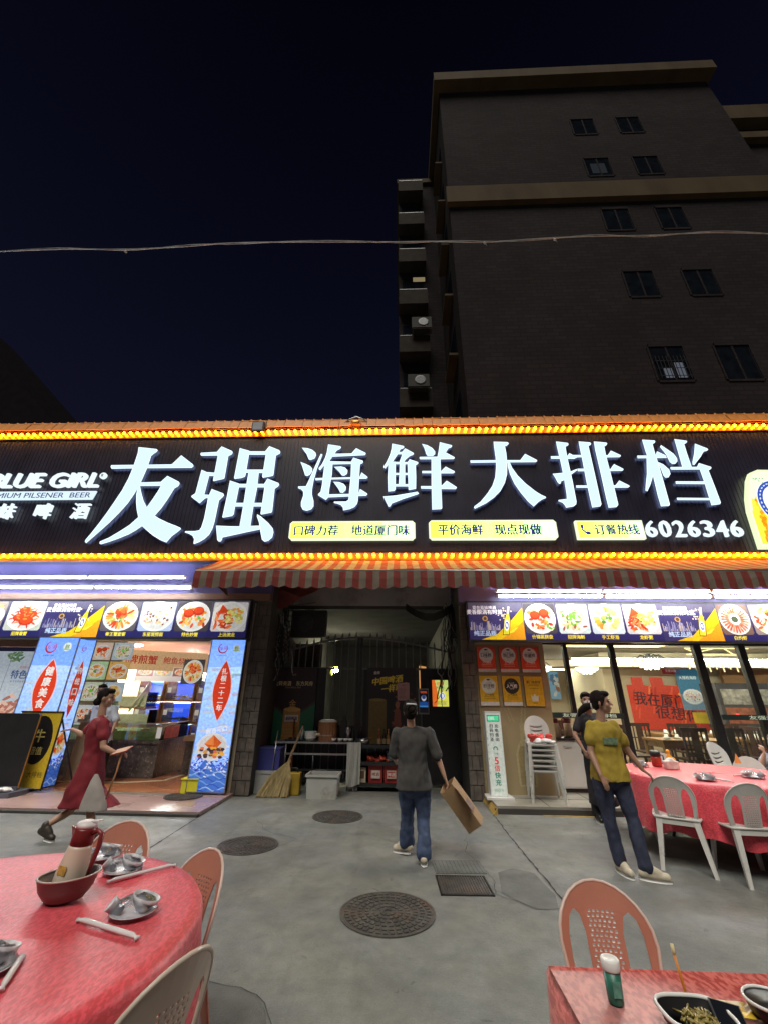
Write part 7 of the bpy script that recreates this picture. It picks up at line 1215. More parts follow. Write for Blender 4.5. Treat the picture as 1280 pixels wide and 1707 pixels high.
for lab, (x, y), rz, mm in (('white-grey chair under the hand of the woman in yellow', (2.98, 5.52), -30, greyc), ('grey-white chair seen from behind at the near side of the large table', (3.43, 5.22), -4, greyc), ('white chair half hidden behind the legs of the woman in yellow', (2.95, 6.55), -110, greyc)):
    arch_chair(lab, (x, y, 0), radians(rz), 'pale plastic chairs round the large red table', mm)
dup(s0, (4.88, 6.95, 0), radians(140), 'white round-backed chair at the far right side of the large table', 'pale plastic chairs round the large red table'); dup(s0, (3.98, 7.22, 0), radians(172), 'white chair at the far side of the large table behind the sauce jar', 'pale plastic chairs round the large red table'); dup(s0, (5.4, 8.0, .1), radians(200), 'white chair on the terrace by the right picture edge', 'pale plastic chairs round the large red table')
# tableware
film = glassy('shrink_film', (.95, .96, 1.0), .10, .98, .25); china = mat('china', (.66, .65, .66), .22, var=.06, vs=20); chinad = mat('china_silvery', (.52, .52, .55), .25, .0, var=.35, vs=25)
def setting(label, loc, rz, group, s=1.0):
    t = thing('wrapped_setting', label, 'tableware', loc, rz, group); m = MB(); m.lathe([(.03 * s, 0), (.045 * s, .003), (.085 * s, .016), (.086 * s, .019), (.05 * s, .008), (.001, .006)], n=28); m.build('plate', china, t, True)
    Mx = Matrix.Translation((.028 * s, 0, .012)) @ Matrix.Rotation(.28, 4, 'Y'); m = MB(); m.lathe([(.022 * s, 0), (.026 * s, .004), (.045 * s, .022 * s), (.055 * s, .046 * s), (.052 * s, .046 * s), (.035 * s, .016 * s), (.001, .008)], n=24, M=Mx); m.build('bowl', chinad, t, True)
    Mx = Matrix.Translation((-.045 * s, .005, .012)) @ Matrix.Rotation(-.9, 4, 'Y'); m = MB(); m.lathe([(.018 * s, 0), (.026 * s, .05 * s), (.028 * s, .055 * s), (.025 * s, .05 * s), (.001, .004)], n=18, M=Mx); m.build('cup', chinad, t, True)
    R = random.Random(int(loc[0] * 999)); m = MB(); n = 22; prof = [(0.088, .004), (.086, .022), (.072, .044), (.04, .058), (.001, .056)]; rg = []
    for r, z in prof:
        b = len(m.v)
        for i in range(n): a = 2 * pi * i / n; q = r * s * (1 + R.uniform(-.05, .05)); m.v.append((cos(a) * q, sin(a) * q * .92, z + R.uniform(-.005, .005)))
        rg.append(b)
    for a, b in zip(rg, rg[1:]):
        for i in range(n): m.face([a + i, a + (i + 1) % n, b + (i + 1) % n, b + i])
    m.build('film', film, t); return t
def sticks(label, a, b, group):
    a, b = Vector(a), Vector(b); d = b - a; t = thing('chopstick_sleeve', label, 'chopsticks', tuple((a + b) / 2), atan2(d.y, d.x), group); L = d.length / 2
    m = MB(); m.tube([(-L, 0, .003), (-L + .012, 0, .006), (-L + .03, 0, .009), (L - .03, 0, .009), (L - .012, 0, .006), (L, 0, .003)], [.011, .006, .010, .010, .006, .012], 8); m.v = [(x, y, z * .8 + .002) for x, y, z in m.v]; m.build('paper_sleeve', china, t, True)
LT = Vector((-1.69, 1.95, 0)); LR = .885
round_table('round table under a red cloth in the left foreground', LT, LR, .745); round_cloth('red patterned cloth on the round table in the left foreground', LT, LR, .75, .12, 15, 9, redcl)
g1 = 'wrapped settings on the left foreground table'; p = (-1.074,2.121,0.760); setting('wrapped bowl and plate set lying alone nearest the camera side of the red table', (p[0], p[1], .752), radians(25), g1); p = (-1.380,2.540,0.760); setting('wrapped bowl and cup set beside the thermos jug', (p[0], p[1], .752), radians(15), g1); p = (-1.584,2.692,0.760); setting('wrapped plate set at the far edge of the left red table', (p[0] - .02, p[1] + .02, .752), radians(70), g1); p = (-1.318,1.723,0.760); setting('wrapped bowl set cut by the left picture edge', (p[0], p[1], .752), radians(70), g1)
g2 = 'paper chopstick sleeves on the left foreground table'; a, b = (-1.365,2.397,0.755), (-1.163,2.629,0.755); sticks('long white chopstick sleeve at the far right edge of the table', a, b, g2); a, b = (-1.247,2.050,0.755), (-0.944,1.935,0.755); sticks('white chopstick sleeve lying before the lone wrapped set', a, b, g2); a, b = (-1.177,1.635,0.755), (-1.253,1.797,0.755); sticks('white chopstick sleeve at the left picture edge', a, b, g2)
# brown basin with the thermos jug
p = (-1.439,2.225,0.800); bx, by = p[0], p[1]
t = thing('brown_basin', 'oval brown plastic basin tilted on the red table holding the thermos jug', 'basin', (bx, by, .752)); t.scale = (.84, .84, .84); m = MB(); m.lathe([(.055, 0), (.09, .01), (.125, .055), (.142, .105), (.146, .108), (.138, .106), (.118, .055), (.08, .016), (.001, .012)], n=40, sx=1.0, sy=.86, M=Matrix.Rotation(-.06, 4, 'Y')); m.build('shell', mat('brown_basin', (.13, .10, .09), .32, var=.1), t, True)
m = MB(); m.tube([(.143 * cos(a), .143 * .86 * sin(a), .108 + .0085 * cos(a)) for a in [2 * pi * i / 40 for i in range(40)]], .0045, 6, False, True); m.build('rim', mat('basin_rim', (.42, .34, .30), .35), t, True)
jj = jug('thermos_jug', 'cream thermos jug with dark red collar and white lid standing in the basin', (bx - .004, by + .004, .766), radians(-8), s=1.04); jj.rotation_euler = (0.0, .10, radians(-8))
arch_chair('tan plastic chair with pale rim at the right side of the left foreground table', (-1.16, 2.50, 0), radians(149), 'chairs round the left foreground table', tanc).scale = (.95, .95, .96); arch_chair('tan chair just visible behind the thermos jug', (-1.70, 2.80, 0), radians(180), 'chairs round the left foreground table', tanc); arch_chair('beige chair at the bottom edge beside the left table, seen from its side', (-.93, 1.80, 0), radians(68), 'chairs round the left foreground table', beigec)
arch_chair('reddish tan chair facing the camera behind the right foreground table', (.91, 2.33, 0), radians(174), 'chair at the right foreground table', tanc).scale = (1.0, 1.0, .90)
# rectangular table at bottom right
rx0 = .485; ry1 = 1.885
t = thing('square_table', 'square table under a coral red cloth at the bottom right', 'table', (rx0 + .75, ry1 - .45, 0)); m = MB(); m.box(-.74, .74, -.44, .44, .71, .742); m.build('tabletop', woodt, t)
for a in (-1, 1):
    for b in (-1, 1): m = MB(); m.box(a * .68 - .02, a * .68 + .02, b * .38 - .02, b * .38 + .02, 0, .71); m.build('leg', M['blackmetal'], t)
m = MB(); w, d, z = 1.5, .9, .748; n = 48; loop = []
for i in range(n): loop.append((w * i / n, 0))
for i in range(28): loop.append((w, d * i / 28))
for i in range(n): loop.append((w - w * i / n, d))
for i in range(28): loop.append((0, d - d * i / 28))
N_ = len(loop); R = random.Random(3); rings = []
for k, v in enumerate((0, .03, .12, .25, .45, .7, 1.0)):
    L = []
    for i, (a, b) in enumerate(loop):
        cx, cy = w / 2, d / 2; nx = (-1 if a <= 0 else 1 if a >= w else 0); ny = (-1 if b <= 0 else 1 if b >= d else 0); l = hypot(nx, ny) or 1; fold = sin(i * .55) * .5 + sin(i * .23 + 1) * .5; out_ = (.010 + v * (.05 + .035 * fold)) * (1 if v > 0 else 0); L.append((a + nx / l * out_, b + ny / l * out_, z - .42 * v - (.004 if v else 0)))
    rings.append(L)
b0 = len(m.v)
for L in rings: m.v += L
for a in range(len(rings) - 1):
    for i in range(N_): m.face([a * N_ + i, a * N_ + (i + 1) % N_, (a + 1) * N_ + (i + 1) % N_, (a + 1) * N_ + i])
m.face(list(range(N_))); m.build('tablecloth', redcl2, None, True, loc=(rx0, ry1 - d, 0), label='coral red patterned cloth over the square table at bottom right', cat='tablecloth')
p = (0.623,1.706,0.750); t = thing('green_cup', 'green bottle-like cup with white lid on the coral cloth', 'cup', (p[0], p[1], .75)); m = MB(); m.lathe([(.020, 0), (.0215, .004), (.024, .072)], n=24); m.build('cup', mat('green_plastic', (.03, .15, .11), .35, var=.25, vs=30), t, True); m = MB(); m.lathe([(.0255, .072), (.0265, .075), (.0265, .094), (.023, .098), (.019, .095), (.001, .094)], n=24); m.build('lid', M['white'], t, True); m = MB(); m.box(-.012, .012, -.0245, -.0235, .02, .055); m.build('label', mat('pale_green_label', (.10, .28, .22), .5, var=.4, vs=60), t)
p = (0.783,1.582,0.770); t = thing('takeaway_tray', 'black rounded takeaway tray of noodles with white rim on the coral cloth', 'food tray', (p[0], p[1], .75)); o1 = [(.085 * (abs(cos(a)) ** .6) * (1 if cos(a) > 0 else -1), .07 * (abs(sin(a)) ** .6) * (1 if sin(a) > 0 else -1)) for a in [2 * pi * i / 32 for i in range(32)]]
m = MB(); rg = []
for k, z in ((.75, 0), (.9, .02), (1.0, .045)): rg.append([(a * k, b * k, z) for a, b in o1])
for L in rg: m.v += L
for a in range(2):
    for i in range(32): m.face([a * 32 + i, a * 32 + (i + 1) % 32, (a + 1) * 32 + (i + 1) % 32, (a + 1) * 32 + i])
m.face(list(range(32))); m.build('shell', M['black'], t, True); m = MB(); m.tube([(a * 1.03, b * 1.03, .046) for a, b in o1], .005, 6, False, True); m.build('rim', M['white'], t, True)
m = MB(); R = random.Random(8)
for i in range(70):
    a, q = R.uniform(0, 6.28), R.uniform(0, .05); c_ = Vector((cos(a) * q + .008, sin(a) * q * .8 - .01, .028 + R.uniform(0, .016))); m.tube([c_ + Vector((R.uniform(-.02, .02), R.uniform(-.02, .02), R.uniform(-.004, .006))) for _ in range(4)], .0032, 5)
m.build('noodles', mat('noodles', (.30, .24, .07), .4, var=.4, vs=40), t, True, kind='stuff')
p = (0.857,1.569,0.790); t = thing('mobile_phone', 'black mobile phone with pale edge leaning on the tray', 'phone', (p[0], p[1] - .02, .772)); Mx = Matrix.Rotation(.45, 4, 'X') @ Matrix.Rotation(-.25, 4, 'Z'); m = MB(); m.box(-.036, .036, -.07, .07, 0, .007, Mx); m.build('body', M['steel'], t); m = MB(); m.box(-.033, .033, -.067, .067, .0072, .008, Mx); m.build('screen', mat('phone_glass', (.012, .014, .02), .08, var=.3), t)
p0, p1 = (0.836,1.721,0.760), (0.948,1.917,0.760); t = thing('orange_straw', 'orange drinking straw with white tip standing above the tray', 'straw', (p0[0], p0[1], .76)); m = MB(); m.tube([(0, 0, 0), (-.002, .02, .085)], .0042, 8); m.build('straw', mat('orange_plastic', (.62, .22, .03), .4), t, True); m = MB(); m.tube([(-.002, .02, .0852), (0, .026, .108)], .0048, 8); m.build('tip', mat('pale_yellow', (.75, .65, .35), .4), t, True)
p = (0.897,1.700,0.757); t = thing('snack_packet', 'crumpled yellow printed packet beside the takeaway tray', 'packet', (p[0] + .02, p[1], .751)); m = MB(); R = random.Random(12); n = 8
gr = [[(-.11 + .22 * i / n, -.03 + .07 * j / 4 - .04 * i / n, .004 + R.uniform(0, .012)) for i in range(n + 1)] for j in range(5)]
for j in range(4):
    for i in range(n): m.ink = R.choice([(.75, .5, .08), (.7, .6, .3), (.8, .55, .05), (.6, .3, .05), (.8, .7, .5)]); m.poly([gr[j][i], gr[j][i + 1], gr[j + 1][i + 1], gr[j + 1][i]])
m.build('packet', M['print'], t)
p = (1.006,1.645,0.770); t = thing('dark_bowl', 'dark bowl with pale rim cut by the right picture edge', 'bowl', (p[0] + .02, p[1], .75)); m = MB(); m.lathe([(.03, 0), (.055, .02), (.062, .045)], n=24); m.build('shell', M['black'], t, True); m = MB(); m.tube([(.063 * cos(a), .063 * sin(a), .046) for a in [2 * pi * i / 24 for i in range(24)]], .004, 6, False, True); m.build('rim', M['white'], t, True)
# things on the large round table
g3 = 'wrapped settings on the large round table'; p = (3.388,5.523,0.770); setting('wrapped bowl and spoon set on the near side of the large table', (p[0], p[1], .763), radians(0), g3, 1.15); p = (4.072,5.754,0.770); setting('wrapped bowl set on the large table near the right picture edge', (p[0], p[1], .763), radians(160), g3, 1.2); p = (3.211,6.539,0.770); setting('wrapped set on the large table by the woman in yellow', (p[0], p[1], .763), radians(80), g3, 1.1)
a, b = (3.522,5.571,0.765), (3.594,5.397,0.765); sticks('chopstick sleeve beside the near wrapped set of the large table', a, b, 'sleeves on the large round table'); a, b = (3.919,5.852,0.765), (4.057,5.827,0.765); sticks('chopstick sleeve by the right picture edge on the large table', a, b, 'sleeves on the large round table')
p = (3.436,6.552,0.765); t = thing('sauce_jar', 'black lidded jar of red sauce on the large round table', 'jar', (p[0], p[1], .763)); m = MB(); m.lathe([(.05, 0), (.06, .01), (.062, .10), (.055, .12)], n=22); m.build('jar', mat('red_sauce', (.42, .05, .03), .2, var=.4, vs=14), t, True); m = MB(); m.lathe([(.062, .121), (.066, .13), (.066, .175), (.05, .185), (.001, .186)], n=22); m.build('lid', M['black'], t, True); m = MB(); m.tube([(.06, 0, .14), (.10, 0, .13), (.10, 0, .05), (.06, 0, .03)], .008, 6); m.build('handle', M['black'], t, True)
p = (3.507,6.353,0.765); t = thing('tissue_pack', 'white and pink tissue pack with orange toy on the large round table', 'tissue pack', (p[0], p[1], .763)); m = MB(); m.box(-.085, .085, -.05, .05, 0, .09); m.ell((.0, 0, .09), (.06, .04, .04)); remesh(m, .01, 'pack', mat('tissue_film', (.66, .58, .52), .3, var=.25, vs=14), t, 3, .004, 14); m = MB(); m.ell((.03, .06, .12), (.035, .03, .05)); m.ell((.03, .06, .19), (.028, .025, .028)); m.ell((.075, .05, .08), (.03, .03, .05)); remesh(m, .008, 'toy', mat('orange_toy', (.78, .36, .03), .4), t, 3)

# ---------------------------------------------------------------- people
skin = mat('skin', (.42, .24, .16), .5, var=.08, vs=14); skind = mat('skin_tan', (.36, .20, .135), .5, var=.08, vs=14); hair = mat('black_hair', (.014, .010, .009), .8, var=.5, vs=30, spec=.12, bump=.9, bs=120, stretch=(1, 1, .25)); eye_m = mat('eye_dark', (.02, .015, .012), .2); lip = mat('lips', (.30, .09, .08), .4)
denim = mat('blue_denim', (.045, .07, .14), .8, var=.3, vs=9, bump=.5, bs=150, dirt=(.08, .12, .20), ds=6, dth=.56); darkdenim = mat('dark_denim', (.028, .035, .07), .8, var=.3, vs=9, bump=.5, bs=150); shoe_m = mat('cream_shoe', (.58, .52, .40), .5, var=.12, vs=20)
def hand(m, w, d, up, s=1.0, curl=.5, side=1):
    """palm, four unequal bent fingers and a thumb leaving the side of the palm"""
    d = d.normalized(); up = (up - d * up.dot(d)).normalized(); sd = d.cross(up) * side
    pc = w + d * .045 * s; m.cap(w, pc + d * .025 * s, .022 * s, .026 * s, 10, .6, tuple(up))
    for i, (o, L) in enumerate(((-.024, .062), (-.008, .072), (.008, .068), (.023, .052))):
        a = w + d * .078 * s + sd * o * s; b = a + (d * (1 - curl * .4) - up * curl * .7).normalized() * L * .45 * s; c_ = b + (d * (1 - curl) - up * curl * 1.2).normalized() * L * .5 * s
        m.chain([w + d * .05 * s + sd * o * .8 * s, a, b, c_], [.009 * s, .0092 * s, .0085 * s, .0072 * s], n=8)
    t0 = w + d * .03 * s - sd * .024 * s; t1 = t0 + (d * .6 - sd * .8).normalized() * .03 * s; m.chain([w + d * .015 * s, t0, t1, t1 + (d - up * .4).normalized() * .026 * s], [.012 * s, .0115 * s, .010 * s, .0085 * s], n=8)
class Fig:
    def __init__(s, label, J, yaw, face=None, group=None, sc=1.0, sk=None):
        s.base = Vector((J['hip'][0], J['hip'][1], J.get('floor', 0))); s.J = {k: Vector(v) - s.base for k, v in J.items() if k != 'floor'}; s.t = thing('person', label, 'person', tuple(s.base), 0, group); s.yaw = radians(yaw); s.face = radians(face if face is not None else yaw); s.sc = sc; s.sk = sk or skin
        s.R = Matrix.Rotation(s.yaw, 3, 'Z'); s.RF = Matrix.Rotation(s.face, 3, 'Z') @ Matrix.Rotation(radians(J.get('nod', 0)) if False else 0, 3, 'X')
    def torso(s, m, g=0.0, hipw=.165, hem=None, bust=0.0):
        J, R, c = s.J, s.R, s.sc; ch, wa, hp, nk = J['chest'], J['waist'], J['hip'], J['neck']
        m.loft([(nk + Vector((0, 0, -.045 * c)), (.060 + g) * c, (.050 + g) * c), (nk + Vector((0, 0, -.075 * c)), (.105 + g) * c, (.066 + g) * c), (ch + Vector((0, 0, .07 * c)), (.152 + g) * c, (.090 + g) * c), (ch, (.150 + g) * c, (.100 + g) * c), (wa.lerp(ch, .4), (.136 + g) * c, (.094 + g) * c), (wa, (.126 + g) * c, (.088 + g) * c), (wa.lerp(hp, .5), (.138 + g) * c, (.094 + g) * c), (hp, (.150 + g) * c, (.100 + g) * c)], R)
        for k in ('shL', 'shR'): m.cap(nk - Vector((0, 0, .055 * c)), J[k] - Vector((0, 0, .012)), (.046 + g * .5) * c, (.046 + g * .8) * c)
        if bust: 
            for a in (-1, 1): m.ell(ch + R @ Vector((a * .065, .075, -.01)), (.055 + g, .045 + g, .055 + g), R, 12, 8)
    def hips(s, m, g=0.0, w=.165):
        J, R, c = s.J, s.R, s.sc; m.ell(J['hip'], ((w + g) * c, (.112 + g) * c, .115 * c), R, 16, 10); m.ell(J['hip'] + R @ Vector((0, -.035, -.03)) * c, ((w - .015 + g) * c, (.10 + g) * c, .10 * c), R, 16, 10)
    def leg(s, m, k, g=0.0, to=1.0, taper=1.0):
        J, c = s.J, s.sc; a, b, d = J['hip' + k], J['kn' + k], J['an' + k]; e = b.lerp(d, to)
        m.chain([a, a.lerp(b, .5), b, b.lerp(e, .35), e], [(.088 + g) * c, (.076 + g) * c, (.056 + g) * c, (.055 + g) * c, (.040 * taper + g) * c], n=14)
    def arm(s, m, k, g=0.0, to=1.0, t2=None):
        J, c = s.J, s.sc; a, b, d = J['sh' + k], J['el' + k], J['wr' + k]
        if to <= 1.0: m.chain([a, a.lerp(b, to * .5), a.lerp(b, to)], [(.045 + g) * c, (.046 + g) * c, (.044 + g * 1.4) * c], n=14)
        else: m.chain([a, b, b.lerp(d, .3), b.lerp(d, min(to - 1, 1))], [(.047 + g) * c, (.038 + g) * c, (.037 + g) * c, (.025 + g) * c], n=14)
    def body(s, vox=.0085, feet=True, hands=(), extra=None):
        m = MB(); J, c, RF = s.J, s.sc, s.RF; h = J['head']; F = lambda x, y, z: h + RF @ Vector((x, y, z)) * c
        m.ell(F(0, -.012, .02), (.074 * c, .092 * c, .095 * c), RF, 18, 12); m.ell(F(0, .022, -.045), (.055 * c, .062 * c, .07 * c), RF, 16, 10); m.ell(F(0, .058, -.085), (.026 * c, .022 * c, .022 * c), RF, 10, 8)
        m.cap(F(0, .082, .012), F(0, .104, -.022), .009 * c, .0145 * c, 8); m.ell(F(0, .084, -.056), (.024 * c, .010 * c, .011 * c), RF, 10, 6)
        for a in (-1, 1): m.ell(F(a * .076, -.005, -.01), (.010 * c, .020 * c, .030 * c), RF, 10, 8); m.ell(F(a * .042, .062, -.03), (.022 * c, .018 * c, .022 * c), RF, 10, 8); m.ell(F(a * .030, .074, .030), (.022 * c, .010 * c, .008 * c), RF, 8, 6)
        m.cap(J['neck'] - Vector((0, 0, .05 * c)), F(0, -.02, -.06), .052 * c, .046 * c); s.torso(m, -.012); s.hips(m, -.012)
        for k in 'LR': s.arm(m, k, -.004, 2.0); s.leg(m, k, -.010)
        for k, d, up, cu, sd in hands: hand(m, J['wr' + k], Vector(d), Vector(up), c, cu, sd)
        if feet:
            for k in 'LR': m.cap(J['an' + k], J['to' + k], .034 * c, .024 * c)
        if extra: extra(m)
        b = remesh(m, vox, 'body', s.sk, s.t, 3)
        for a in (-1, 1): e = MB(); e.ell(F(a * .031, .078, .008), (.013 * c, .007 * c, .0065 * c), RF, 10, 6); e.build('eye', eye_m, s.t, True); e = MB(); e.ell(F(a * .032, .083, .030), (.019 * c, .005 * c, .0035 * c), RF, 8, 6); e.build('eyebrow', hair, s.t, True)
        e = MB(); e.ell(F(0, .092, -.056), (.020 * c, .004 * c, .0065 * c), RF, 10, 6); e.build('mouth', lip, s.t, True)
        return b
    def shirt(s, m_, sleeve=.6, g=.014, hem=.18, disp=.006, name='shirt', seed=0, flare=.02, vox=.010):
        m = MB(); s.torso(m, g); J, R, c = s.J, s.R, s.sc
        top = J['waist']; bot = J['hip'] + Vector((0, 0, -hem + .10)); n = 4
        m.loft([(J['chest'] + Vector((0, 0, .02)), (.143 + g) * c, (.098 + g) * c), (top.lerp(J['chest'], .4), (.142 + g) * c, (.098 + g) * c), (top, (.138 + g + flare * .3) * c, (.096 + g) * c), (top.lerp(bot, .5), (.150 + g + flare * .6) * c, (.118 + g + flare * .4) * c), (bot, (.156 + g + flare) * c, (.128 + g + flare * .7) * c)], R)
        for k in 'LR': s.arm(m, k, g * .9, sleeve)
        return remesh(m, vox, name, m_, s.t, 4, disp, 7, seed)
    def trousers(s, m_, g=.010, taper=1.35, disp=.006, to=.98, seed=3, vox=.010):
        m = MB(); s.hips(m, g)
        for k in 'LR': s.leg(m, k, g, to, taper)
        return remesh(m, vox, 'trousers', m_, s.t, 3, disp, 8, seed)
    def shoes(s, m_):
        J, c = s.J, s.sc
        for k in 'LR':
            a, b = J['an' + k], J['to' + k]; d = (b - a); dz = Vector((0, 0, 1)); f = Vector((d.x, d.y, 0)).normalized() if hypot(d.x, d.y) > .02 else s.R @ Vector((0, 1, 0)); ax = d.normalized(); m = MB()
            heel = a - f * .035 * c + Vector((0, 0, -.045 * c)); m.cap(heel, b, .040 * c, .034 * c, 12); m.cap(a + Vector((0, 0, .01)), a + Vector((0, 0, -.03 * c)), .043 * c, .045 * c, 12); m.cap(a.lerp(b, .25), a.lerp(b, .6) , .042 * c, .036 * c, 12)
            sh = remesh(m, .008, 'shoe', m_, s.t, 3)
            m = MB(); lo = min(v.co.z for v in sh.data.vertices); r = f.cross(dz); P = [(v.co.x, v.co.y) for v in sh.data.vertices if v.co.z < lo + .035]
            cx = sum(p[0] for p in P) / len(P); cy = sum(p[1] for p in P) / len(P); us = [((p[0] - cx) * f.x + (p[1] - cy) * f.y) for p in P]; ws = [((p[0] - cx) * r.x + (p[1] - cy) * r.y) for p in P]; u1, u0, w1 = max(us), min(us), max(ws); n = 20
            slope = (min(v.co.z for v in sh.data.vertices if ((v.co.x - cx) * f.x + (v.co.y - cy) * f.y) < u0 * .5) - lo) if any(((v.co.x - cx) * f.x + (v.co.y - cy) * f.y) < u0 * .5 for v in sh.data.vertices) else 0
            for z0 in (-.012, .010):
                for i in range(n):
                    t = 2 * pi * i / n; u = (u0 + u1) / 2 + (u1 - u0) * .52 * cos(t); w = w1 * 1.04 * (abs(sin(t)) ** .7) * (1 if sin(t) > 0 else -1); m.v.append((cx + f.x * u + r.x * w, cy + f.y * u + r.y * w, lo + z0 + slope * max(0, min(1, (u1 - u) / (u1 - u0)))))
            m.face(list(range(n))); m.face(list(range(2 * n - 1, n - 1, -1)))
            for i in range(n): m.face([i, (i + 1) % n, n + (i + 1) % n, n + i])
            m.build('sole', M['white'], s.t, True)
    def hairdo(s, shapes, m_=None, name='hair', vox=.009, disp=.004):
        m = MB(); h, RF, c = s.J['head'], s.RF, s.sc
        for sh in shapes:
            if sh[0] == 'e': m.ell(h + RF @ Vector(sh[1]) * c, tuple(v * c for v in sh[2]), RF, 16, 10)
            else: m.chain([h + RF @ Vector(p) * c for p in sh[1]], [r * c for r in sh[2]], n=10)
        return remesh(m, vox, name, m_ or hair, s.t, 2, disp, 22)
def V(p, dx=0, dy=0, dz=0): return (p[0] + dx, p[1] + dy, p[2] + dz)

# woman in grey with the carton, walking away
Yg = 5.45
J = dict(head=V((0.116,5.460,1.418)), neck=V((0.120,5.460,1.271)), chest=V((0.131,5.460,1.080)), waist=V((0.135,5.460,0.888)), hip=V((0.145,5.460,0.698)), shL=V((-0.043,5.460,1.188)), shR=V((0.329,5.460,1.193)), elL=V((-0.086,5.520,0.962)), elR=V((0.415,5.440,0.954)), wrL=V((-0.053,5.750,0.850)), wrR=V((0.484,5.400,0.763)),
  hipL=V((0.070,5.460,0.657)), hipR=V((0.224,5.460,0.659)), knL=V((0.068,5.560,0.382)), knR=V((0.242,5.460,0.368)), anL=V((0.059,5.620,0.114)), anR=V((0.228,5.330,0.087)), toL=V((-0.033,5.594,0.045)), toR=V((0.208,5.338,0.045)))
J['toL'] = (J['anL'][0] - .12, J['anL'][1] + .10, .04); J['anL'] = (J['anL'][0], J['anL'][1], .125); J['toR'] = (J['anR'][0] + .0, J['anR'][1] + .15, .04); J['anR'] = (J['anR'][0], J['anR'][1], .105)
f = Fig('woman in grey shirt and jeans seen from behind carrying an opened brown carton', J, 0, -4)
f.body(hands=(('R', (.35, -.1, -.9), (.9, .1, .3), .7, 1), ('L', (0, 1, .1), (0, 0, 1), .5, -1))); f.shirt(mat('grey_knit', (.052, .050, .048), .9, var=.15, vs=9, bump=.4, bs=160), .92, .020, .16, .013, seed=2, flare=.028); f.trousers(denim, .014, 1.75, .014); f.shoes(shoe_m)
f.hairdo([('e', (0, -.025, .035), (.090, .098, .098)), ('e', (0, -.06, -.02), (.075, .06, .07)), ('e', (.015, -.115, .02), (.05, .04, .05)), ('e', (0, .03, .085), (.075, .07, .045))])
h = f.J['head']; m = MB(); m.tube([h + Vector((.015 + .048 * cos(a), -.135 + .01 * sin(2 * a), .02 + .048 * sin(a))) for a in [2 * pi * i / 16 for i in range(16)]], .010, 6, False, True); m.build('hair_band', hair, f.t, True); m = MB(); m.cap(h + Vector((-.04, -.115, .078)), h + Vector((.06, -.115, .074)), .014, .012); m.build('hair_clip', mat('silver_clip', (.36, .36, .38), .45, .2), f.t, True)
# her carton
wr = Vector(J['wrR']); card = mat('cardboard', (.36, .23, .12), .8, var=.12, vs=6, bump=.2, bs=60); t = thing('carton', 'long opened brown cardboard carton with raised flap carried by the woman in grey', 'box', tuple(wr + Vector((.02, -.02, -.065))))
d = Vector((.60, .05, -.76)).normalized(); u = Vector((.70, -.40, .55)); u = (u - d * u.dot(d)).normalized(); w_ = d.cross(u); Mx = Matrix((d, u, w_)).transposed().to_4x4()
L_, D_, T_ = .47, .085, .155
q = (('side', (0, L_, -D_, -D_ + .004, -T_ / 2, T_ / 2)), ('side', (0, L_, D_ - .004, D_, -T_ / 2, T_ / 2)), ('bottom', (0, L_, -D_ + .005, D_ - .005, -T_ / 2, -T_ / 2 + .004)), ('top', (.02, L_, -D_ + .005, D_ - .005, T_ / 2 - .004, T_ / 2)), ('end', (L_ - .004, L_ + .002, -D_ + .005, D_ - .005, -T_ / 2 + .005, T_ / 2 - .005)))
for nm, b in q: m = MB(); m.box(*b, Mx); m.build(nm, card, t)
m = MB(); m.box(.04, .30, -.001, .003, 0, .15, Mx @ Matrix.Translation((0, D_, T_ / 2)) @ Matrix.Rotation(-.5, 4, 'X')); m.build('flap', card, t); m = MB(); m.box(.22, .34, D_ + .0005, D_ + .002, -.04, .05, Mx); m.build('print_mark', M['brown'], t)

# woman in yellow, leaning on a chair
J = dict(head=V((2.273,5.220,1.541)), neck=V((2.235,5.240,1.376)), chest=V((2.238,5.240,1.198)), waist=V((2.229,5.240,1.003)), hip=V((2.226,5.240,0.810)), shL=V((2.115,5.240,1.302)), shR=V((2.357,5.240,1.300)), elL=V((2.049,5.200,1.050)), elR=V((2.480,5.240,1.041)), wrL=V((2.065,5.080,0.852)), wrR=V((2.563,5.200,0.892)),
  hipL=V((2.133,5.240,0.781)), hipR=V((2.314,5.240,0.784)), knL=V((2.133,5.240,0.487)), knR=V((2.345,5.180,0.484)), anL=V((2.176,5.260,0.119)), anR=V((2.343,5.100,0.117)), toL=(0, 0, 0), toR=(0, 0, 0))
J['anL'] = (J['anL'][0], J['anL'][1], .10); J['anR'] = (J['anR'][0], J['anR'][1], .10); J['toL'] = (J['anL'][0] + .03, J['anL'][1] - .13, .042); J['toR'] = (J['anR'][0] + .16, J['anR'][1] - .05, .042)
f = Fig('woman in yellow t-shirt and dark jeans leaning one hand on a white chair', J, 176, 238, sk=skind)
f.body(hands=(('L', (.3, -.25, -.9), (.1, -1, .2), .35, 1), ('R', (.75, -.1, -.55), (.3, -.2, .9), .6, 1))); f.shirt(mat('mustard_tee', (.34, .245, .028), .85, var=.12, vs=6, bump=.3, bs=150, dirt=(.25, .18, .022), ds=5, dth=.55), .58, .018, .12, .015, seed=5, flare=.022); f.trousers(darkdenim, .010, 1.4, .011, .97); f.shoes(shoe_m)
f.hairdo([('e', (0, -.028, .035), (.088, .094, .094)), ('e', (0, -.055, -.015), (.072, .055, .075)), ('e', (0, .035, .088), (.07, .06, .035)), ('c', [(0, -.10, -.03), (0, -.17, -.05), (.0, -.23, -.09), (.005, -.27, -.15)], [.032, .042, .036, .012]), ('c', [(-.07, .03, .05), (-.08, .01, -.03)], [.02, .012]), ('c', [(.07, .03, .05), (.08, .01, -.03)], [.02, .012])])
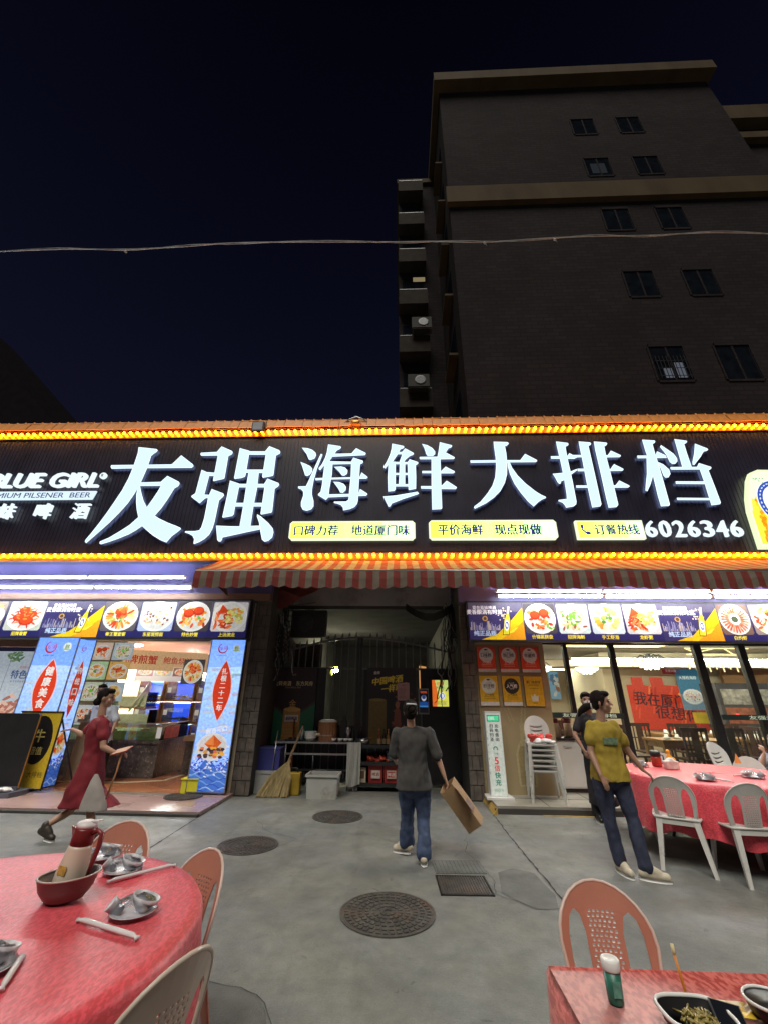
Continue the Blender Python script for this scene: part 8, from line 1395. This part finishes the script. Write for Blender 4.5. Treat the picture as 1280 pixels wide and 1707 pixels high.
h = f.J['head'] + f.RF @ Vector((0, -.108, -.035)); m = MB(); m.tube([h + f.RF @ Vector((.032 * cos(a), 0, .032 * sin(a))) for a in [2 * pi * i / 12 for i in range(12)]], .009, 6, False, True); m.build('hair_tie', M['white'], f.t, True)
ch = f.J['chest']; m = MB(); c0 = ch + f.R @ Vector((-.015, .128, -.035))
for i in range(8):
    a = -.075 + i * .019; yy = .0 - 6.0 * abs(a) ** 2 * .35; p, q = c0 + f.R @ Vector((a, yy, -.032)), c0 + f.R @ Vector((a + .018, yy, .032)); m.box(min(p.x, q.x), max(p.x, q.x), p.y - .003, p.y, p.z, q.z)
m.build('shirt_print', mat('faded_green_print', (.13, .20, .12), .8, var=.4, vs=30), f.t)

# woman in the red dress striding past on the left
J = dict(head=V((-3.903,5.850,1.519)), neck=V((-3.907,5.850,1.318)), chest=V((-3.876,5.850,1.111)), waist=V((-3.868,5.850,0.883)), hip=V((-3.857,5.850,0.651)), shL=V((-4.063,6.000,1.226)), shR=V((-3.763,5.700,1.230)), elL=V((-4.247,6.100,1.061)), elR=V((-3.657,5.660,0.970)), wrL=V((-4.436,6.100,1.130)), wrR=V((-3.480,5.700,0.898)),
  hipL=V((-3.940,5.930,0.587)), hipR=V((-3.822,5.820,0.606)), knL=V((-4.012,5.900,0.270)), knR=V((-3.722,5.820,0.291)), anL=(0, 0, 0), anR=(0, 0, 0), toL=(0, 0, 0), toR=(0, 0, 0))
a = (-4.161,5.750,-0.088); J['anL'] = (a[0], 5.75, .15); a = (-3.592,5.780,0.015); J['anR'] = (a[0], 5.78, .10)
J['toL'] = (J['anL'][0] + .12, J['anL'][1], .04); J['toR'] = (J['anR'][0] + .15, J['anR'][1], .04)
f = Fig('woman in dark red dress with white skirt panel striding right, menu in hand', J, -84, -78, sk=skin)
f.body(hands=(('R', (.95, .1, .05), (0, 0, 1), .7, 1), ('L', (-.95, 0, -.1), (0, 0, 1), .25, 1)))
red_d = mat('dark_red_dress', (.20, .010, .020), .75, var=.2, vs=7, bump=.3, bs=120); m = MB(); f.torso(m, .020)
hp = f.J['hip']; wa = f.J['waist']; low = (f.J['knL'] + f.J['knR']) / 2 + Vector((-.06, 0, .0)); R_ = f.R
m.loft([(wa + Vector((0, 0, .1)), .145, .108), (wa, .148, .112), (hp, .178, .150), (hp.lerp(low, .35), .20, .185), (hp.lerp(low, .7) + Vector((.11, 0, 0)), .20, .285), (low + Vector((.155, 0, .05)), .205, .36)], R_)
for k in 'LR': f.arm(m, k, .016, .55)
remesh(m, .010, 'dress', red_d, f.t, 4, .018, 5, 4)
m = MB(); c1 = low + Vector((.17, -.05, .0)); q_ = [Vector(v) - f.base for v in ((-3.681,5.700,0.688), (-3.658,5.700,0.566), (-3.638,5.710,0.433), (-3.622,5.720,0.314))]; m.loft([(q_[0], .02, .02), (q_[1], .06, .07), (q_[2], .09, .12), (q_[3], .11, .155)], R_); remesh(m, .010, 'skirt_panel', mat('off_white_skirt', (.34, .31, .29), .8, var=.06, bump=.2), f.t, 4, .006, 7, 9)
m = MB(); nk = f.J['neck']; m.tube([nk + Vector((.072 * cos(a), .065 * sin(a), -.03 + .012 * cos(a))) for a in [2 * pi * i / 18 for i in range(18)]], .010, 6, False, True); m.build('collar', mat('cream_collar', (.55, .42, .38), .7), f.t, True)
f.shoes(mat('dark_sandal', (.05, .04, .03), .5)); f.hairdo([('e', (0, -.028, .035), (.086, .096, .094)), ('e', (0, -.06, -.02), (.066, .05, .07)), ('e', (0, -.105, -.045), (.045, .042, .05)), ('e', (0, .035, .085), (.066, .055, .035)), ('e', (.0, -.03, .10), (.055, .05, .03)), ('c', [(-.074, .02, .04), (-.078, .005, -.03)], [.02, .01])])
wr = Vector(J['wrR']); t = thing('red_menu', 'orange red menu folder held by the woman in the dark red dress', 'menu', tuple(wr + Vector((.06, -.02, .02)))); Mx = Matrix.Rotation(.35, 4, 'X') @ Matrix.Rotation(-.25, 4, 'Y'); m = MB(); m.box(-.11, .10, -.06, .08, .012, .02, Mx); m.build('cover', mat('menu_red', (.42, .08, .035), .5, var=.15), t); m = MB(); m.box(-.10, .09, -.055, .075, .0205, .024, Mx); m.build('page', mat('menu_page', (.5, .30, .2), .6), t)
t = thing('wooden_stick', 'thin orange stick hanging from the hand of the woman in the dark red dress', 'stick', tuple(wr + Vector((.07, -.03, -.02)))); m = MB(); m.tube([(0, 0, .06), (-.01, .0, -.15), (-.05, .0, -.42)], [.012, .010, .008], 8); m.build('stick', mat('orange_wood', (.48, .22, .09), .5), t, True); m = MB(); m.tube([(-.025, 0, -.2), (-.062, -.0, -.44)], .006, 6); m.build('dark_edge', M['black'], t, True)

# person in black behind the woman in yellow
J = dict(head=V((2.889,7.150,1.561)), neck=V((2.915,7.200,1.400)), chest=V((2.909,7.200,1.226)), waist=V((2.907,7.200,1.032)), hip=V((2.902,7.200,0.827)), shL=V((2.764,7.200,1.323)), shR=V((3.074,7.200,1.327)), elL=V((2.628,7.150,1.080)), elR=V((3.096,7.200,1.083)), wrL=V((2.680,7.050,0.901)), wrR=V((2.979,7.100,0.901)),
  hipL=V((2.825,7.200,0.795)), hipR=V((2.975,7.200,0.797)), knL=V((2.796,7.200,0.469)), knR=V((2.952,7.200,0.472)), anL=(0, 0, 0), anR=(0, 0, 0), toL=(0, 0, 0), toR=(0, 0, 0))
for k in 'LR': q = J['kn' + k]; J['an' + k] = (q[0] - .01, 7.2, .10); J['to' + k] = (q[0] - .02, 7.07, .04)
f = Fig('person in black with long black apron standing half hidden behind the woman in yellow', J, 172, 165, sk=skind); f.body(hands=(('L', (.25, -.2, -.9), (-.8, -.4, 0), .5, 1), ('R', (0, -.2, -.9), (0, -1, 0), .5, -1)))
blk = mat('black_cotton', (.010, .010, .014), .85, var=.3, vs=8); f.shirt(blk, .65, .016, .10, .006, seed=8); f.trousers(blk, .012, 1.4); f.shoes(mat('black_shoe', (.015, .015, .015), .4)); m = MB(); hp = f.J['hip']
m.loft([(hp + Vector((0, 0, .14)), .16, .12), (hp + Vector((0, 0, -.1)), .175, .14), (hp + Vector((0, 0, -.35)), .18, .155), (hp + Vector((0, 0, -.62)), .195, .175)], f.R)
remesh(m, .011, 'apron', blk, f.t, 3, .006, 7, 2); f.hairdo([('e', (0, -.02, .045), (.084, .094, .085)), ('e', (0, -.06, -.02), (.07, .05, .07)), ('e', (0, .04, .085), (.07, .05, .03))]); m = MB(); m.ell(f.J['head'] + f.RF @ Vector((0, .075, -.04)), (.05, .03, .045), f.RF, 14, 8); m.build('face_mask', mat('grey_mask', (.45, .42, .42), .7), f.t, True)
# man in the fish shop
J = dict(head=V((-5.906,8.650,1.632)), neck=V((-5.839,8.700,1.417)), chest=V((-5.745,8.700,1.227)), waist=V((-5.701,8.700,1.000)), hip=V((-5.680,8.700,0.777)), shL=V((-5.969,8.700,1.330)), shR=V((-5.605,8.700,1.324)), elL=V((-5.905,8.650,1.082)), elR=V((-5.460,8.650,1.098)), wrL=V((-5.701,8.500,0.911)), wrR=V((-5.402,8.500,0.915)),
  hipL=V((-5.744,8.700,0.717)), hipR=V((-5.569,8.700,0.719)), knL=V((-5.705,8.700,0.404)), knR=V((-5.545,8.700,0.407)), anL=(0, 0, 0), anR=(0, 0, 0), toL=(0, 0, 0), toR=(0, 0, 0), floor=.058)
for k in 'LR': q = J['kn' + k]; J['an' + k] = (q[0], 8.7, .16); J['to' + k] = (q[0], 8.57, .10)
f = Fig('man in pale blue shirt standing by the tanks behind the woman in red', J, 170, 200, sk=skind); f.body(hands=(('L', (.2, -.6, -.7), (0, -1, 0), .5, 1), ('R', (-.2, -.6, -.7), (0, -1, 0), .5, -1))); f.shirt(mat('pale_blue_shirt', (.46, .50, .58), .8, var=.12, vs=5, bump=.3), .85, .018, .14, .008, seed=3); f.trousers(blk, .012, 1.4); f.shoes(mat('brown_shoe', (.04, .03, .02), .4)); f.hairdo([('e', (0, -.025, .045), (.084, .094, .085)), ('e', (0, -.06, -.01), (.07, .05, .06)), ('e', (0, .04, .085), (.07, .05, .03))])
# seated person cut by the right edge
J = dict(head=V((5.787,7.500,1.000)), neck=V((5.742,7.500,0.854)), chest=V((5.712,7.500,0.726)), waist=V((5.672,7.500,0.570)), hip=V((5.669,7.550,0.409)), shL=V((5.599,7.500,0.804)), shR=V((5.876,7.500,0.808)), elL=V((5.386,7.350,0.709)), elR=V((5.784,7.400,0.647)), wrL=V((5.440,7.300,0.870)), wrR=V((5.515,7.200,0.685)),
  hipL=V((5.548,7.500,0.400)), hipR=V((5.704,7.500,0.403)), knL=V((5.218,7.150,0.395)), knR=V((5.379,7.100,0.407)), anL=(0, 0, 0), anR=(0, 0, 0), toL=(0, 0, 0), toR=(0, 0, 0))
for k in 'LR': q = J['kn' + k]; J['an' + k] = (q[0], q[1] + .05, .10); J['to' + k] = (q[0], q[1] - .08, .04)
f = Fig('seated person in grey shirt cut off by the right picture edge', J, 165, 120, sk=skin); f.body(hands=(('L', (.2, .3, .9), (0, -1, 0), .6, 1), ('R', (0, -1, .2), (0, 0, 1), .5, -1))); f.shirt(mat('grey_blue_shirt', (.28, .28, .34), .85, var=.1), .7, .016, .10, .006, seed=1); f.trousers(blk, .012, 1.3); f.shoes(mat('pale_shoe', (.4, .4, .4), .5)); f.hairdo([('e', (0, -.025, .04), (.084, .094, .088)), ('e', (0, -.05, -.02), (.07, .05, .07))], mat('brown_hair', (.06, .025, .012), .5, var=.3))
x, y, z = (4.844,6.900,0.829); t = thing('orange_napkin', 'orange folded paper cone beside the far white chair', 'paper', (x, y + .15, .762)); m = MB(); m.lathe([(.05, 0), (.001, .13)], n=4); m.build('paper', mat('orange_paper', (.7, .25, .05), .6), t)

# ---------------------------------------------------------------- apartment building behind
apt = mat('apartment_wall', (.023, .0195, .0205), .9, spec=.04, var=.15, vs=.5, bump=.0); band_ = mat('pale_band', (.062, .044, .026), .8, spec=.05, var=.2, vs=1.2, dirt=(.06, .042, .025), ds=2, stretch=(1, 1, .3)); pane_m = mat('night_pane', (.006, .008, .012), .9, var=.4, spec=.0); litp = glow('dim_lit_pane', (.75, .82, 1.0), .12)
def tiled(m):
    t = m.node_tree; N = t.nodes.new; K = t.links.new; p = t.nodes['Principled BSDF']; src = p.inputs['Base Color'].links[0].from_socket
    co = N('ShaderNodeTexCoord'); mp = N('ShaderNodeMapping'); mp.inputs['Rotation'].default_value = (pi / 2, 0, 0); K(co.outputs['Object'], mp.inputs[0]); b = N('ShaderNodeTexBrick'); K(mp.outputs[0], b.inputs['Vector'])
    b.inputs['Scale'].default_value = 1.0; b.inputs['Brick Width'].default_value = .42; b.inputs['Row Height'].default_value = .17; b.inputs['Mortar Size'].default_value = .018; b.inputs['Color1'].default_value = (1.12, 1.08, 1.08, 1); b.inputs['Color2'].default_value = (.84, .84, .88, 1); b.inputs['Mortar'].default_value = (.72, .72, .74, 1)
    x = N('ShaderNodeMix'); x.data_type = 'RGBA'; x.blend_type = 'MULTIPLY'; x.inputs[0].default_value = 1; K(src, x.inputs[6]); K(b.outputs[0], x.inputs[7]); K(x.outputs[2], p.inputs['Base Color'])
tiled(apt)
A_ = thing('apartment_block', 'tall dark apartment block rising behind the shop at right', 'building', (0, 10, 0))
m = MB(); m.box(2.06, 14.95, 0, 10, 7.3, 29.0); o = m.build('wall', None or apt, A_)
# tile courses on the wall: joined fine relief
m = MB(); z = 8.8; k = 0
while z < 28.8:
    z += .24

m = MB(); m.box(1.78, 15.15, -.50, 10.2, 29.0, 29.75); m.build('cornice', band_, A_); m = MB(); m.box(1.95, 22, -.22, -.002, 19.55, 20.6); m.build('band', band_, A_)
m = MB(); m.box(14.96, 24, 1.2, 10, 7.3, 28.2); m.build('side_wing', apt, A_); m = MB(); m.box(15.2, 24, .7, 1.19, 27.2, 28.4); m.box(16.2, 24, .9, 1.19, 25.9, 26.4); m.build('wing_balcony', band_, A_)
rowz = [11.13, 14.77, 18.40, 22.0, 25.25]; 
for r, z in enumerate(rowz):
    for c_, x in enumerate((8.42, 10.46)):
        w, h = (.50, .62) if r else (.52, .68)
        f = MB(); f.box(x - w, x + w, -.05, -.002, z + h, z + h + .12); f.box(x - w, x + w, -.03, -.002, z - h - .08, z - h); f.box(x - w - .06, x - w, -.03, -.002, z - h, z + h); f.box(x + w, x + w + .06, -.03, -.002, z - h, z + h); f.box(x - .03, x + .03, -.03, -.002, z - h, z + h)
        wo = f.build('window', band_ if r == 99 else apt, A_)
        for s in (-1, 1): q = MB(); q.box(x + (s - 1) / 2 * (w - .03) + (.03 if s > 0 else 0) - (0 if s > 0 else .0), x + (s + 1) / 2 * (w - .03) - (0 if s > 0 else .03), -.014, -.003, z - h, z + h); q.build('pane', pane_m, wo)
for (x, z, w, h) in ((8.28, 10.75, .13, .20), (8.66, 10.85, .14, .30), (8.4, 21.9, .3, .35)):
    q = MB(); q.box(x - w, x + w, -.022, -.016, z - h, z + h); q.build('lit_pane', litp if z < 12 else glow('faint_pane', (.5, .6, .7), .035), A_)
# grille of the lit window
m = MB()
for i in range(9): m.box(7.98 + i * .11, 7.995 + i * .11, -.06, -.045, 10.5, 11.4)
for z in (10.6, 10.9, 11.2): m.box(7.95, 8.92, -.06, -.045, z, z + .015)
m.build('window_grille', M['blackmetal'], A_, kind='stuff')
# left wing with balconies and air conditioners
Wg = thing('apartment_wing', 'narrow darker wing of the apartment block with balconies and air conditioners', 'building', (0, 13.5, 0))
m = MB(); m.box(.02, 2.05, .3, 9, 7.3, 28.6); m.build('wall', apt, Wg); m = MB(); m.box(-.05, 2.05, .15, 9, 28.62, 29.0); m.build('parapet', band_, Wg)
for i in range(7):
    z = 9.2 + i * 2.95; m = MB(); m.box(.02, 1.35, -.35, .28, z, z + .9); b = m.build('balcony', mat('balcony_wall', (.032, .027, .024), .85, spec=.05, var=.2) if i == 0 else bpy.data.materials['balcony_wall'], Wg); m = MB(); m.box(.2, 1.2, .24, .297, z + .95, z + 2.2); m.build('window', pane_m, Wg); m = MB(); m.bar((.05, -.33, z + .95), (1.32, -.33, z + .95), .04); m.build('handrail', M['blackmetal'], b)
x, y, z = (0.962,13.100,19.601); q = MB(); q.box(x - .28, x + .28, -.38, -.36, z - .12, z + .16); q.build('lit_pane', glow('warm_pane', (1.0, .78, .42), .22), Wg)
for k, py in enumerate(((1.016,13.100,16.394), (0.806,13.100,13.164))):
    a = thing('outdoor_unit', ('upper', 'lower')[k] + ' air conditioner outdoor unit on the dark apartment wing', 'air conditioner', (py[0], 13.12, py[2] - .3), 0, 'air conditioner units on the wing'); m = MB(); m.box(-.45, .4, -.35, .02, 0, .62); m.build('case', mat('ac_case', (.04, .038, .035), .7, var=.1, spec=.1) if k == 0 else bpy.data.materials['ac_case'], a); m = MB(); m.lathe([(.22, 0), (.22, .02), (.19, .025)], (.05, -.352, .32), 20, Matrix.Rotation(pi / 2, 4, 'X')); m.build('fan_guard', M['blackmetal'], a); m = MB(); m.bar((-.4, -.3, -.06), (-.4, .02, -.3), .03); m.bar((.35, -.3, -.06), (.35, .02, -.3), .03); m.bar((-.42, -.3, -.03), (.4, -.3, -.03), .03); m.build('bracket', M['blackmetal'], a)
# side windows of the block, seen edge on
for i in range(6):
    z = 9.6 + i * 3.0; m = MB(); m.box(2.03, 2.058, .9, 2.1, z, z + 1.4); m.build('side_window', pane_m, A_); m = MB(); m.box(1.75, 2.058, .8, 2.2, z - .12, z - .02); m.build('window_ledge', band_, A_)
# dark gabled house beyond on the left
Hh = thing('gabled_house', 'very dark gabled house roof behind the sign at far left', 'building', (0, 0, 0)); x0, y0, z0 = (-22.138,14.000,19.274); x1, y1, z1 = (-14.904,14.000,12.252); m = MB(); m.poly([(x0 - 4, 14, z0 + 3.6), (x1, 14, z1), (x1, 20, z1), (x0 - 4, 20, z0 + 3.6)]); m.poly([(x0 - 4, 14, z0 + 3.6), (x1, 14, z1), (x1, 14, 3), (x0 - 4, 14, 3)]); m.build('roof', mat('night_roof', (.010, .009, .011), .95, spec=.0), Hh)
# overhead cables
t = thing('overhead_cable', 'thin twisted pale cable strung across the whole night sky', 'cable', (0, 5, 0)); pts = [(-8.306,5.000,9.587), (-6.705,5.000,9.605), (-5.345,5.000,9.543), (-4.268,5.000,9.566), (-3.325,5.000,9.631), (-2.139,5.000,9.611), (-0.272,5.000,9.522), (0.643,5.000,9.496), (1.657,5.000,9.430), (2.895,5.000,9.495), (3.784,5.000,9.505), (4.658,5.000,9.479), (5.862,5.000,9.508), (7.109,5.000,9.393)]
def smooth(P, k=8):
    P = [Vector(p) for p in P]; s = []
    for i in range(len(P) - 1):
        a, b, c_, d = P[max(i - 1, 0)], P[i], P[i + 1], P[min(i + 2, len(P) - 1)]
        for q in range(k): f = q / k; s.append(.5 * ((2 * b) + (c_ - a) * f + (2 * a - 5 * b + 4 * c_ - d) * f * f + (3 * b - a - 3 * c_ + d) * f ** 3))
    return s + [P[-1]]
P = [p - Vector((0, 5, 0)) for p in smooth(pts)]; cab = mat('dusty_cable', (.30, .30, .31), .5, var=.3, vs=6)
m = MB(); m.tube(P, .011, 6); m.build('cable', cab, t, True); m = MB(); m.tube([p + Vector((0, .02 * cos(i * .35), .022 * sin(i * .35) + .004)) for i, p in enumerate(P)], .007, 5); m.build('cable', cab, t, True)
for px in ((-5.321,4.980,9.456), (1.626,4.980,9.382), (2.933,4.980,9.425)): m = MB(); m.ell((px[0], -.01, px[2]), (.03, .02, .025), None, 8, 6); m.tube([(px[0], -.01, px[2]), (px[0] + .03, -.01, px[2] - .07)], .005, 4); m.build('knot', cab, t, True)
